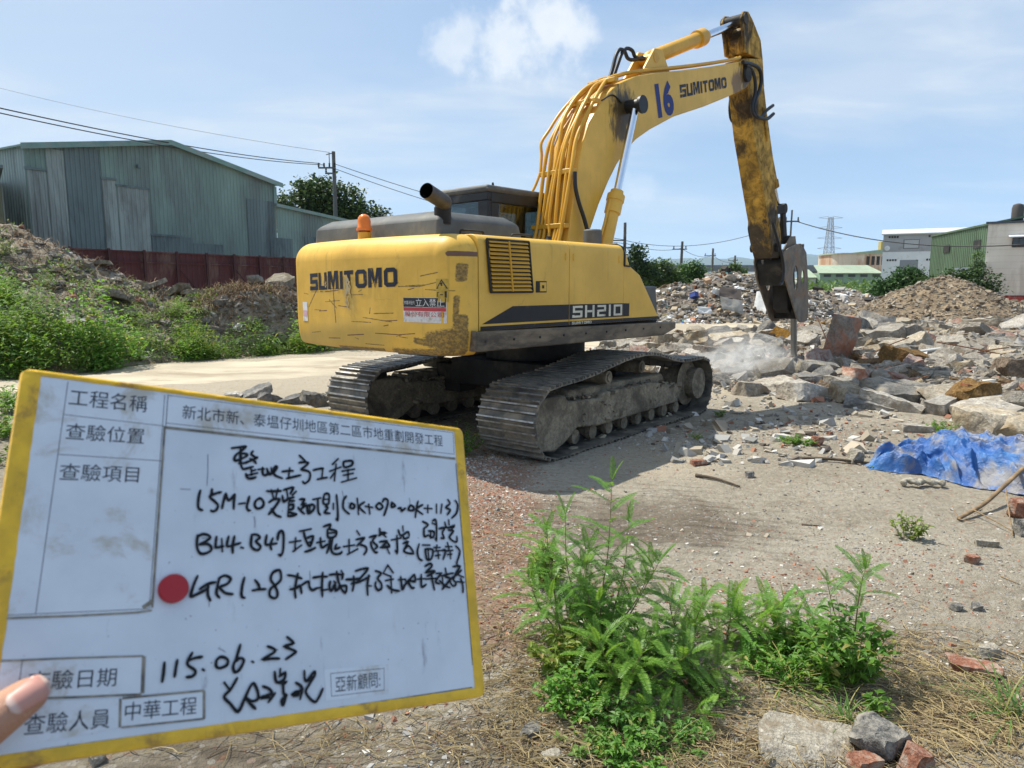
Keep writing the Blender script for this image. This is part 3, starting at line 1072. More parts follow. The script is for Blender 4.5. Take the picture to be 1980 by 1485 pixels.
# vent grille
mb = MB()
vq = [(-2.235, 2.085), (-1.665, 2.085), (-1.605, 1.62), (-2.185, 1.62)]
mb.prism(vq, -1.318, -1.304, 1)
for s in range(2):
    for i in range(13):
        u = (i + 0.5) / 13
        a0 = -2.235 + 0.05 * u + 0.022
        a1 = -1.665 + 0.06 * u - 0.022
        mid = (a0 + a1) / 2
        xa, xb = (a0, mid - 0.013) if s == 0 else (mid + 0.013, a1)
        z = 2.085 - 0.465 * u
        mb.prism([(-1.318, z - 0.006), (-1.336, z - 0.010), (-1.318, z + 0.013)], xa, xb, 0, axis=0)
for (a, b) in ((vq[0], vq[1]), (vq[1], vq[2]), (vq[2], vq[3]), (vq[3], vq[0])):
    mb.tube([(a[0], -1.320, a[1]), (b[0], -1.320, b[1])], 0.012, 6, 1)
mb.tube([(-1.95, -1.326, 2.08), (-1.895, -1.326, 1.625)], 0.012, 6, 0)
mb.build('vent_grille', [M['pipe'], M['dark']], sp_)
mb = MB()
for (a, b, c, d) in ((-1.545, -1.385, 1.612, 1.722),):
    mb.box((a, -1.3115, c), (b, -1.3085, d), 0)
    mb.box((a + 0.055, -1.316, c + 0.012), (b - 0.01, -1.3117, d - 0.012), 1)
    mb.box((a + 0.085, -1.322, c + 0.04), (b - 0.05, -1.3162, d - 0.04), 0)
mb.build('door_latch', [M['dark'], M['side']], sp_)
mb = MB()
sd_ = lambda off: (lambda x, z: Vector((x, -1.307 - off, z)))
mb.add([sd_(.0025)(*p) for p in ((-2.29, 1.335), (-1.02, 1.335), (-1.02, 1.488), (-1.88, 1.488))], [(0, 1, 2, 3)])
mb.add([sd_(.0025)(*p) for p in ((-1.01, 1.335), (-0.025, 1.335), (-0.025, 1.483), (-1.01, 1.488))], [(0, 1, 2, 3)])
mb.add([sd_(.0025)(*p) for p in ((-2.31, 1.278), (-1.02, 1.278), (-1.02, 1.315), (-2.31, 1.315))], [(0, 1, 2, 3)])
mb.add([sd_(.0025)(*p) for p in ((-1.01, 1.278), (-0.025, 1.278), (-0.025, 1.315), (-1.01, 1.315))], [(0, 1, 2, 3)])
dc = mb.build('decal_stripe', M['decal'], sp_)
mb = MB()
mb.add([Vector((x, -1.3025, z)) for x, z in ((-0.01, 1.278), (0.80, 1.278), (0.765, 1.315), (-0.01, 1.315))], [(0, 1, 2, 3)])
mb.add([Vector((x, -1.3025, z)) for x, z in ((-0.01, 1.335), (0.115, 1.335), (0.115, 1.480), (-0.01, 1.483))], [(0, 1, 2, 3)])
mb.build('decal_stripe', M['decal'], fp)
mb = MB()
block(mb, 'SH210', lambda a, b, k: Vector((-0.965 + 0.93 * a, -1.307 - 0.005 - 0.0003 * k, 1.347 + 0.128 * b)), hw=0.085, gap=0.14)
block(mb, 'SUMITOMO', lambda a, b, k: Vector((-0.97 + 0.34 * a, -1.307 - 0.005 - 0.0003 * k, 1.282 + 0.028 * b)), hw=0.10)
mb.build('lettering', M['cream'], dc)
# bottom rail under the panels
mb = MB()
mb.prism([(-2.41, 1.275), (1.08, 1.235), (1.08, 1.155), (0.80, 1.085), (-2.41, 1.095)], -1.365, -1.22)
mb.box((-2.43, -1.36, 1.10), (-2.405, -1.2, 1.285))
srl = mb.build('side_rail', M['rail'], EX, bevel=0.02, seg=3)
BOLTS.build('rail_bolt', M['dark'], srl)
mb = MB()
for x_ in (-2.20, -1.08, -0.95, -0.12):
    mb.tube([(x_, -1.309, 1.93), (x_, -1.309, 2.0)], 0.011, 8)
mb.build('hinge', M['side'], sp_)
mb = MB()
mb.prism([(0.80, 1.24), (0.62, 1.66), (0.86, 1.675), (0.93, 1.24)], -1.20, -0.62)
mb.build('front_tool_box', M['hood'], EX, bevel=0.015)
mb = MB()
mb.box((-2.40, -1.20, 1.10), (0.9, 1.25, 1.30))
mb.box((-2.3, -0.35, 1.30), (0.2, 1.28, 2.08))
mb.box((0.2, -0.45, 1.1), (1.0, 0.40, 1.75))
mb.build('machine_deck', M['dark'], EX, bevel=0.01)
mb = MB()
mb.lathe([(0.62, 0.80), (0.62, 1.10)], n=40)
mb.build('slew_ring', M['dark'], EX, smooth=40)
# engine hood
mb = MB()
def ring(z, x0, x1, y0, y1):
    return [Vector((x0, y0, z)), Vector((x1, y0, z)), Vector((x1, y1, z)), Vector((x0, y1, z))]
rings = [ring(2.08, -2.40, -1.20, -0.86, 1.15), ring(2.27, -2.39, -1.27, -0.86, 1.13), ring(2.30, -2.38, -1.30, -0.85, 1.12), ring(2.365, -2.28, -1.40, -0.76, 1.00)]
vs = [p for r_ in rings for p in r_]
fs = [tuple(i * 4 + k for k in (0, 1, 2, 3)) for i in (3,)]
for i in range(3):
    for k in range(4):
        fs.append((i * 4 + k, i * 4 + (k + 1) % 4, (i + 1) * 4 + (k + 1) % 4, (i + 1) * 4 + k))
mb.add(vs, fs)
hood = mb.build('engine_hood', M['hood'], EX, bevel=0.03, seg=3)
mb = MB()
mb.box((-1.9, 0.15, 2.362), (-1.55, 0.95, 2.385))
mb.build('hood_cover', M['dark'], hood, bevel=0.01)
mb = MB()
for xx in (-2.25, -1.55):
    mb.tube(smooth_pts([(xx, -1.0, 2.12), (xx, -1.0, 2.165), (xx + 0.04, -1.0, 2.18), (xx + 0.26, -1.0, 2.18), (xx + 0.30, -1.0, 2.165), (xx + 0.30, -1.0, 2.12)], 3), 0.011, 6)
mb.build('hand_rail', M['dark'], EX, smooth=60)
# exhaust stack
zq = zm(620, 330, .23232)
b0 = pl(*zq(1015, 335), 2, 2.36)
b1 = pl(*zq(1040, 270), 0, b0.x)
b2 = pl(*zq(878, 165), 0, b0.x - 0.30)
mb = MB()
dirv = (b2 - b1).normalized()
mb.tube([b0 - Vector((0, 0, 0.12)), b0 + Vector((0, 0, 0.03))], [0.078, 0.078], 20, 0)
mb.tube(smooth_pts([b0, b0 + Vector((0, 0, 0.07)), b1 + dirv * 0.03, b1 + (b2 - b1) * 0.5, b2], 6), 0.070, 24, 1, cap=False)
mb.tube([b2 - dirv * 0.002, b1 + (b2 - b1) * 0.6], [0.0655, 0.064], 24, 2, cap=False)
mb.tube([b1 + (b2 - b1) * 0.6, b1 + (b2 - b1) * 0.55], [0.064, 0.064], 24, 2, cap=True)
M['exh'] = mat_rough('exhaust_steel', (0.10, 0.092, 0.082), 0.3, 6, 0.5, dirt=(0.09, 0.06, 0.04), dirt_amt=0.3, bump=0.02, metallic=0.4)
mb.build('exhaust_pipe', [M['dark'], M['exh'], mat_plain('soot', (0.004, 0.004, 0.004), 0.95, spec=0.05)], EX, smooth=50)
# beacon
mb = MB()
bx = Matrix.Translation((-2.50, 0.10, 2.10)) @ Matrix.Diagonal((.86, .86, .96, 1))
mb.lathe([(0.075, 0.0), (0.075, 0.10), (0.07, 0.105)], bx, 20, 0)
mb.lathe([(0.066, 0.105), (0.066, 0.125)], bx, 20, 1)
mb.build('beacon_base', [M['pipe'], M['dark']], EX, smooth=40)
mb = MB()
mb.lathe([(0.088, 0.118), (0.090, 0.14), (0.076, 0.155), (0.075, 0.215), (0.068, 0.25), (0.046, 0.275), (0.012, 0.286)], bx, 22, 0)
mb.lathe([(0.078, 0.128), (0.0785, 0.145)], bx @ Matrix.Translation((-0.014, 0, 0)), 10, 0)
mb.build('beacon_lens', M['amber'], EX, smooth=50)
# cab
CX0, CX1, CY0, CY1 = -0.54, 1.10, 0.30, 1.20
mb = MB()
def strip_frame(mb, rect, hole, fm, d0, d1, mi=0):
    (a0, b0_, a1, b1_), (c0, e0, c1, e1) = rect, hole
    for (p, q, r_, s) in ((a0, b0_, a1, e0), (a0, e1, a1, b1_), (a0, e0, c0, e1), (c1, e0, a1, e1)):
        vs = [fm(p, q, d0), fm(r_, q, d0), fm(r_, s, d0), fm(p, s, d0), fm(p, q, d1), fm(r_, q, d1), fm(r_, s, d1), fm(p, s, d1)]
        mb.add(vs, [(0, 1, 2, 3), (7, 6, 5, 4), (0, 4, 5, 1), (1, 5, 6, 2), (2, 6, 7, 3), (3, 7, 4, 0)], mi)
fR = lambda y, z, d: Vector((CX0 + d, y, z))
fS = lambda x, z, d: Vector((x, CY0 + d, z))
fL = lambda x, z, d: Vector((x, CY1 - d, z))
fF = lambda y, z, d: Vector((CX1 - d, y, z))
strip_frame(mb, (CY0, 1.3, CY1, 2.80), (CY0 + 0.17, 2.22, CY1 - 0.12, 2.70), fR, 0.0, 0.06)
strip_frame(mb, (CX0 + 0.062, 1.3, CX1 - 0.062, 2.80), (CX0 + 0.20, 1.95, CX1 - 0.14, 2.68), fS, 0.0, 0.06)
strip_frame(mb, (CX0 + 0.062, 1.3, CX1 - 0.062, 2.80), (CX0 + 0.20, 1.75, CX1 - 0.14, 2.70), fL, 0.0, 0.06)
strip_frame(mb, (CY0, 1.3, CY1, 2.80), (CY0 + 0.08, 1.65, CY1 - 0.08, 2.72), fF, 0.0, 0.06)
mb.box((CX0 + 0.06, CY0 + 0.06, 1.30), (CX1 - 0.06, CY1 - 0.06, 1.36))
cab = mb.build('cab', M['cab'], EX, bevel=0.012)
mb = MB()
mb.box((CX0 - 0.02, CY0 - 0.015, 2.795), (CX1 + 0.03, CY1 + 0.02, 2.885))
mb.build('roof', mat_rough('cab_roof', (0.10, 0.10, 0.095), 0.25, 2, 0.6, dirt=(0.22, 0.20, 0.165), dirt_amt=0.35, bump=0.03), cab, bevel=0.045, seg=4)
mb = MB(); mb.box((CX0 + 0.03, CY0 + 0.15, 2.20), (CX0 + 0.036, CY1 - 0.10, 2.72)); mb.build('window', M['glass'], cab)
mb = MB(); mb.box((CX0 + 0.19, CY0 + 0.03, 1.94), (CX1 - 0.13, CY0 + 0.036, 2.69)); mb.build('window', M['glass'], cab)
mb = MB(); mb.box((CX0 + 0.19, CY1 - 0.036, 1.74), (CX1 - 0.13, CY1 - 0.03, 2.71)); mb.build('window', M['glass'], cab)
mb = MB(); mb.box((CX1 - 0.036, CY0 + 0.07, 1.64), (CX1 - 0.03, CY1 - 0.07, 2.73)); mb.build('window', M['glass'], cab)
mb = MB()
mb.box((-0.25, 0.50, 1.5), (0.25, 1.0, 1.75)); mb.box((-0.36, 0.50, 1.76), (-0.24, 1.0, 2.45)); mb.box((-0.35, 0.60, 2.46), (-0.26, 0.9, 2.66))
mb.box((0.75, 0.45, 1.4), (0.92, 0.60, 2.1))
mb.build('operator_seat', M['black'], cab, bevel=0.03, seg=3)
mb = MB()
mb.tube([(CX0 + 0.3, 0.5, 2.88), (CX0 + 0.3, 0.5, 2.95)], [0.02, 0.012], 8); mb.tube([(0.75, 0.95, 2.1), (0.8, 0.93, 2.35)], 0.018, 8)
mb.build('antenna', M['dark'], cab)

# boom: traced profile, 0.5 m box section
za, zb_, z9 = zm(1000, 20, .30303), zm(1380, 20, .16835), zm(1020, 280, .13468)
z7, z8 = zm(1400, 250, .16835), zm(1420, 440, .18855)
top = [(0.20, 1.60), (0.34, 2.29), (0.39, 2.56), (0.52, 3.15), (0.62, 3.45), (0.77, 3.72), (0.97, 3.98), (1.17, 4.17), (1.39, 4.32), (1.8, 4.50), (2.32, 4.65), (3.02, 4.83), (4.0, 5.10), (5.02, 5.40)]
tip = [(5.20, 5.43), (5.36, 5.38), (5.43, 5.27), (5.38, 5.14), (5.25, 5.02)]
low = [(4.87, 4.86), (3.79, 4.46), (2.83, 4.14), (2.19, 3.86), (1.83, 3.67), (1.60, 3.50), (1.38, 3.29), (1.19, 3.05), (0.97, 2.72), (0.77, 2.35), (0.62, 1.9), (0.55, 1.5)]
mb = MB()
mb.prism(top + tip + low, -0.25, 0.25)
boom = mb.build('boom', M['boom'], EX, bevel=0.014)
mb = MB()
vs, fs, (a0, a1, c0, c1) = text_pts('16', 0.055)
q0, qx, qy = Vector((2.40, 4.04)), Vector((0.46, 0.135)), Vector((-0.145, 0.46))
mb.add([Vector((0, -0.2535, 0)) + Vector(((q0 + qx * ((a - a0) / (a1 - a0)) + qy * ((c - c0) / (c1 - c0)))[0], 0, (q0 + qx * ((a - a0) / (a1 - a0)) + qy * ((c - c0) / (c1 - c0)))[1])) for a, c in vs], fs)
n16 = mb.build('number_lettering', M['blue16'], boom)
mb = MB()
q0, qx, qy = Vector((3.01, 4.44)), Vector((1.49, 0.435)), Vector((-0.045, 0.17))
def bmap(a, b, k):
    p = q0 + qx * a + qy * b * (0.92 + 0.08 * (1 - a))
    return Vector((p[0], -0.2535 - 0.0003 * k, p[1]))
block(mb, 'SUMITOMO', bmap, hw=0.12)
mb.build('lettering', M['letter'], boom)
mb = MB()
mb.tube([(1.60, -0.46, 4.055), (1.60, 0.46, 4.055)], 0.085, 18)
mb.tube([(1.60, -0.50, 4.055), (1.60, -0.46, 4.055)], 0.115, 18)
mb.build('cylinder_pin', M['black'], boom, smooth=40)
mb = MB()
mb.tube([(5.20, -0.30, 5.22), (5.20, 0.30, 5.22)], 0.12, 20)
mb.build('arm_pin', M['dark'], boom, smooth=40)
mb = MB()
for yy in (-0.13, 0.13):
    mb.prism([(2.05, 4.56), (2.42, 5.02), (2.62, 5.05), (2.86, 4.78)], yy - 0.022, yy + 0.022)
mb.build('cylinder_bracket', M['boom'], boom, bevel=0.008)
# hydraulic pipes along the back of the boom
backP = [(0.10, 1.9), (0.28, 2.29), (0.33, 2.56), (0.45, 3.12), (0.55, 3.47), (0.71, 3.75), (0.92, 4.03), (1.13, 4.22), (1.36, 4.37), (1.58, 4.47)]
for i, y in enumerate((-0.20, -0.13, -0.06, 0.01, 0.08, 0.155, 0.225)):
    pts = []
    for j, (x, z) in enumerate(backP):
        pinch = 1 - 0.55 * sstep(5, 9, j)
        lift = 0.015 * math.sin(i * 2.1 + j * 0.9) + (0.045 if i in (1, 4) and j in (5, 6, 7) else 0)
        pts.append((x - 0.02 - lift * 0.8, y * pinch + 0.018 * math.sin(i * 1.3 + j * 1.7), z + lift * 0.5))
    if i in (0, 2, 3, 5):
        pts += [(1.85, -0.16 + 0.035 * i, 4.575), (2.35, -0.17 + 0.03 * i, 4.71), (3.02, -0.19 + 0.03 * i, 4.885), (4.0, -0.2 + 0.03 * i, 5.155), (4.9, -0.2 + 0.03 * i, 5.42), (5.05, -0.2 + 0.03 * i, 5.48)]
    mb = MB()
    mb.tube(smooth_pts(pts, 4), 0.021 if i % 2 else 0.025, 8)
    mb.build('hydraulic_pipe', M['pipe'], boom, smooth=60)
mb = MB()
mb.tube(smooth_pts([(0.44, 0.30, 3.13), (0.50, 0.33, 3.35), (0.53, 0.36, 3.52), (0.66, 0.33, 3.70), (0.82, 0.28, 3.93), (1.05, 0.22, 4.17)], 4), 0.02, 8)
mb.tube(smooth_pts([(0.44, 0.30, 3.13), (0.36, 0.32, 2.95), (0.28, 0.36, 2.8), (0.2, 0.4, 2.66)], 4), 0.018, 8)
mb.build('hydraulic_pipe', M['pipe'], boom, smooth=60)
for (x, z, tx, tz) in ((0.45, 3.10, 0.25, 1), (0.90, 4.02, 0.8, 0.8), (0.30, 2.42, 0.22, 1), (1.33, 4.36, 1, 0.4)):
    mb = MB()
    mb.box((x - 0.035, -0.245, z - 0.03), (x + 0.055, 0.31 if z < 3.5 else 0.2, z + 0.03), M=None)
    mb.build('pipe_clamp', M['pipe'], boom, bevel=0.008)
mb = MB()
mb.tube(smooth_pts([pl(*za(368, 1030), 1, -0.29), pl(*za(372, 1130), 1, -0.30), pl(*za(395, 1230), 1, -0.31), pl(*za(425, 1320), 1, -0.32), pl(*za(447, 1400), 1, -0.34), pl(*za(455, 1440), 1, -0.34)], 4), 0.026, 8)
mb.tube(smooth_pts([pl(*za(540, 575), 1, -0.27), pl(*za(600, 540), 1, -0.262), pl(*za(640, 560), 1, -0.262), pl(*za(665, 590), 1, -0.262)], 4), 0.011, 6)
mb.tube(smooth_pts([(0.2, 0.4, 2.66), (0.14, 0.42, 2.52), (0.16, 0.43, 2.36), (0.22, 0.42, 2.2)], 4), 0.022, 8)
mb.build('hydraulic_hose', M['black'], boom, smooth=60)
for pts in ([(590, 430), (608, 375), (630, 290), (655, 250), (685, 262), (705, 305), (740, 316), (800, 300)], [(618, 415), (640, 350), (668, 275), (700, 243), (735, 258), (752, 295), (790, 312), (830, 300)]):
    mb = MB()
    mb.tube(smooth_pts([pl(*za(*p), 1, 0.0) for p in pts], 4), 0.026, 8)
    mb.build('hydraulic_hose', M['black'], boom, smooth=60)
# small tanks on the deck edge
mb = MB()
mb.lathe([(0.115, 2.12), (0.115, 2.335), (0.10, 2.35), (0.02, 2.352)], Matrix.Translation((0.33, -0.62, 0)), 22, 0)
mb.build('reservoir', M['hood'], EX, smooth=40)
mb = MB()
mb.lathe([(0.05, 2.12), (0.05, 2.18), (0.035, 2.20), (0.03, 2.235)], Matrix.Translation((-0.42, -0.55, 0)), 14, 0)
mb.build('filler_cap', M['black'], EX, smooth=40)
# boom cylinders
for yy in (-0.38, 0.38):
    A_, B_ = Vector((0.72, yy, 1.55)), Vector((1.60, yy, 4.055))
    d = (B_ - A_).normalized()
    L1 = 1.42
    mb = MB()
    P = lambda s: A_ + d * s
    mb.tube([P(0), P(L1 - 0.30), P(L1 - 0.29), P(L1 - 0.13), P(L1 - 0.125), P(L1 - 0.04), P(L1 - 0.035), P(L1 + 0.02)], [0.088, 0.088, 0.108, 0.108, 0.118, 0.118, 0.09, 0.085], 22)
    mb.tube([P(0.1) + Vector((-0.12, 0, 0)), P(0.75) + Vector((-0.15, 0, 0)), P(1.0) + Vector((-0.12, 0, 0)), P(L1 - 0.1) + Vector((-0.11, 0, 0))], 0.018, 8)
    bc = mb.build('boom_cylinder', M['boom'], EX, smooth=40)
    mb = MB()
    mb.tube([P(L1), B_ - d * 0.05], 0.052, 20)
    mb.build('piston_rod', M['chrome'], bc, smooth=60)
# arm cylinder
A_, B_ = Vector((2.50, 0, 4.92)), Vector((5.33, 0, 6.14))
d = (B_ - A_).normalized()
P = lambda s: A_ + d * s
mb = MB()
mb.tube([P(-0.08), P(0.0), P(0.02), P(1.52), P(1.53), P(1.74), P(1.76), P(1.83)], [0.06, 0.10, 0.105, 0.105, 0.135, 0.135, 0.11, 0.10], 22)
mb.tube([P(-0.05) - Vector((0, 0.16, 0)), P(-0.05) + Vector((0, 0.16, 0))], 0.07, 14)
ac = mb.build('arm_cylinder', M['pipe'], EX, smooth=40)
mb = MB()
mb.tube([P(1.8), P((B_ - A_).length - 0.04)], 0.062, 20)
mb.build('piston_rod', M['chrome'], ac, smooth=60)
mb = MB()
mb.tube([B_ - Vector((0, 0.10, 0)), B_ + Vector((0, 0.10, 0))], 0.085, 16)
mb.build('rod_eye', M['dark'], ac, smooth=40)

# arm
rear_ = [(5.08, 6.10), (5.17, 5.85), (5.30, 5.52), (5.42, 5.16), (5.62, 4.66), (5.76, 4.30), (5.94, 3.97), (6.20, 3.47), (6.36, 3.17), (6.55, 2.82), (6.72, 2.40), (6.86, 2.22)]
front_ = [(7.15, 2.22), (7.28, 2.42), (7.18, 2.75), (6.95, 3.15), (6.80, 3.42), (6.78, 3.66), (6.84, 3.72), (6.72, 3.92), (6.58, 4.20), (6.44, 4.48), (6.27, 4.82), (6.11, 5.19), (6.00, 5.64), (5.87, 5.95), (5.50, 6.20), (5.32, 6.28), (5.15, 6.24)]
mb = MB()
mb.prism([p for p in rear_ if p[1] < 5.62] + [p for p in front_ if p[1] < 5.7] + [(5.95, 5.66)], -0.19, 0.19)
for yy in (-0.17, 0.17):
    mb.prism([(5.26, 5.61), (5.17, 5.85), (5.06, 6.10), (5.15, 6.24), (5.32, 6.28), (5.50, 6.20), (5.87, 5.95), (6.0, 5.64)], yy - 0.021, yy + 0.021)
mb.prism([(5.34, 5.63), (5.28, 5.85), (5.40, 6.02), (5.50, 6.12), (5.82, 5.93), (5.96, 5.65)], -0.147, 0.147)
arm = mb.build('arm', M['arm'], EX, bevel=0.012)
mb = MB()
mb.tube([(5.20, -0.215, 6.13), (5.20, 0.215, 6.13)], 0.09, 16)
mb.tube([(6.98, -0.26, 2.42), (6.98, 0.30, 2.42)], 0.085, 16)
mb.build('pivot_pin', M['dark'], arm, smooth=40)
mb = MB()
hp = [(1440, 330), (1500, 345), (1545, 375), (1558, 440), (1545, 510), (1522, 570), (1512, 630), (1530, 675), (1565, 690), (1600, 690), (1635, 660)]
mb.tube(smooth_pts([pl(*za(*p), 1, -0.30) for p in hp], 4), 0.032, 8)
hp = [(1460, 350), (1490, 370), (1515, 430), (1520, 520), (1500, 600), (1505, 660), (1550, 685), (1590, 640), (1632, 607)]
mb.tube(smooth_pts([pl(*za(*p), 1, -0.29) for p in hp], 4), 0.030, 8)
mb.tube(smooth_pts([pl(*zb_(*p), 1, 0.24) for p in ((205, 970), (190, 1050), (185, 1150), (200, 1250), (240, 1300))], 4), 0.028, 8)
mb.tube(smooth_pts([pl(*z7(*p), 1, 0.23) for p in ((280, 940), (290, 1080), (285, 1150), (310, 1280), (335, 1390))], 4), 0.024, 8)
mb.build('hydraulic_hose', M['black'], arm, smooth=60)
mb = MB()
mb.tube([(6.30, -0.215, 4.3), (6.05, -0.215, 4.85)], 0.02, 6)
mb.tube([(6.02, -0.215, 3.75), (6.60, -0.215, 2.65)], 0.018, 6)
mb.build('hydraulic_pipe', M['arm'], arm, smooth=60)
# bucket cylinder and links in front of the arm
A_, B_ = Vector((6.40, 0, 4.85)), Vector((7.48, 0, 3.20))
d = (B_ - A_).normalized()
mb = MB()
mb.tube([A_, A_ + d * 1.35, A_ + d * 1.36, A_ + d * 1.5], [0.08, 0.08, 0.10, 0.10], 18)
bcy = mb.build('bucket_cylinder', M['arm'], EX, smooth=40)
mb = MB()
mb.tube([A_ + d * 1.48, B_], 0.05, 16)
mb.build('piston_rod', M['chrome'], bcy, smooth=60)
mb = MB()
mb.tube([(7.48, -0.15, 3.20), (7.48, 0.17, 3.20)], 0.10, 16)
for yy in (-0.08, 0.12):
    mb.prism([(7.40, 3.24), (7.57, 3.24), (7.74, 2.62), (7.58, 2.58)], yy - 0.03, yy + 0.03)
    mb.prism([(6.86, 3.02), (6.95, 3.20), (7.48, 3.28), (7.52, 3.12)], yy - 0.065, yy - 0.03)
mb.tube([(7.66, -0.18, 2.60), (7.66, 0.2, 2.60)], 0.085, 16)
mb.build('bucket_link', M['dark'], EX, smooth=40, bevel=0.006)

# hydraulic hammer
br = empty('hydraulic_hammer')
br.parent = EX
plate = [(7.12, 2.33), (7.30, 2.40), (7.51, 2.47), (7.80, 2.52), (8.16, 2.46), (8.32, 2.36), (8.42, 2.04), (8.53, 1.68), (8.62, 1.06), (8.56, 0.96), (8.40, 0.92), (8.16, 0.93), (7.99, 1.02), (7.75, 1.28), (7.45, 1.60), (7.22, 1.85), (7.10, 2.15)]


def holed_plate(poly, holes, y0, y1, name, mat, parent):
    bm = bmesh.new()
    loops = []
    for lp in [poly] + holes:
        vs_ = [bm.verts.new((a, 0, b)) for a, b in lp]
        loops += [bm.edges.new((vs_[i], vs_[(i + 1) % len(vs_)])) for i in range(len(vs_))]
    res = bmesh.ops.triangle_fill(bm, edges=loops, use_beauty=True, use_dissolve=False)
    ext = bmesh.ops.extrude_face_region(bm, geom=bm.faces[:])
    bmesh.ops.translate(bm, verts=[v for v in ext['geom'] if isinstance(v, bmesh.types.BMVert)], vec=(0, y1 - y0, 0))
    bmesh.ops.translate(bm, verts=bm.verts, vec=(0, y0, 0))
    bmesh.ops.recalc_face_normals(bm, faces=bm.faces)
    me = bpy.data.meshes.new(name)
    bm.to_mesh(me)
    bm.free()
    me.materials.append(mat)
    o = link(name, me, parent)
    b = o.modifiers.new('bevel', 'BEVEL')
    b.width, b.segments, b.limit_method, b.angle_limit = 0.01, 2, 'ANGLE', R(35)
    return o


def oval(cx, cz, a, b, tilt, n=16):
    o = []
    for i in range(n):
        t = 2 * math.pi * i / n
        x, z = a * math.cos(t), b * math.sin(t)
        o.append((cx + x * math.cos(tilt) - z * math.sin(tilt), cz + x * math.sin(tilt) + z * math.cos(tilt)))
    return o


holes = [oval(7.80, 1.84, 0.13, 0.255, 0.22), oval(8.19, 1.87, 0.075, 0.145, 0.22)]
for yy in (-0.30, 0.27):
    holed_plate(plate, holes, yy, yy + 0.03, 'side_plate', M['hammer'], br)
mb = MB()
mb.prism([(7.62, 2.40), (8.08, 2.36), (8.28, 1.30), (8.0, 1.12), (7.86, 1.22)], -0.14, 0.17)
mb.prism([(7.30, 2.33), (8.20, 2.42), (8.22, 2.34), (7.32, 2.25)], -0.268, 0.268)
mb.prism([(8.20, 1.0), (8.58, 0.98), (8.60, 1.35), (8.36, 1.42)], -0.268, 0.268)
mb.prism([(7.16, 2.10), (7.20, 2.20), (7.44, 1.72), (7.38, 1.68)], -0.268, 0.268)
hb = mb.build('hammer_body', M['dark'], br, bevel=0.012)
mb = MB()
mb.prism([(7.20, 2.34), (7.62, 2.66), (7.84, 2.68), (7.92, 2.50), (7.60, 2.38)], -0.235, -0.20)
mb.prism([(7.20, 2.34), (7.62, 2.66), (7.84, 2.68), (7.92, 2.50), (7.60, 2.38)], 0.20, 0.235)
for xx in (7.95, 8.12):
    mb.tube([(xx, -0.28, 2.45), (xx, -0.28, 2.53)], 0.035, 8)
mb.build('mounting_bracket', M['hammer'], br, bevel=0.008)
mb = MB()
C0, C1 = Vector((8.60, 0, 1.05)), Vector((8.77, 0, -0.12))
mb.tube([C0, C0 + (C1 - C0) * 0.93, C1], [0.067, 0.067, 0.05], 20)
mb.build('chisel', M['chisel'], br, smooth=50)
mb = MB()
mb.tube(smooth_pts([pl(*z8(*p), 1, -0.32) for p in ((395, -40), (440, 120), (490, 300), (505, 440), (490, 560), (465, 580))], 4), 0.028, 8)
mb.tube(smooth_pts([pl(*z7(*p), 1, 0.05) for p in ((660, 1020), (640, 1120), (640, 1230), (670, 1290))], 4), 0.055, 10)
mb.build('hydraulic_hose', M['black'], br, smooth=60)

# crawler tracks
TRK = smooth_pts([(-1.72, 0, 0.0), (-1.95, 0, .09), (-2.06, 0, .26), (-2.085, 0, .42), (-2.04, 0, .56), (-1.94, 0, .68), (-1.80, 0, .745), (-1.55, 0, .76), (-1.1, 0, .795), (-.7, 0, .855), (-.3, 0, .91),
                  (.0, 0, .925), (.35, 0, .905), (.7, 0, .83), (1.0, 0, .775), (1.3, 0, .76), (1.6, 0, .765), (1.8, 0, .735), (1.95, 0, .64), (2.03, 0, .48), (2.03, 0, .30), (1.95, 0, .13), (1.75, 0, .0), (1.2, 0, 0), (.4, 0, 0), (-.5, 0, 0), (-1.3, 0, 0)], 10, closed=True)
cum_ = [0.0]
for a, b in zip(TRK, TRK[1:] + TRK[:1]):
    cum_.append(cum_[-1] + (b - a).length)
NSH = 44
PIT = cum_[-1] / NSH


def on_track(s):
    s %= cum_[-1]
    for i in range(len(TRK)):
        if s <= cum_[i + 1]:
            t = (s - cum_[i]) / max(1e-9, cum_[i + 1] - cum_[i])
            return TRK[i].lerp(TRK[(i + 1) % len(TRK)], t)


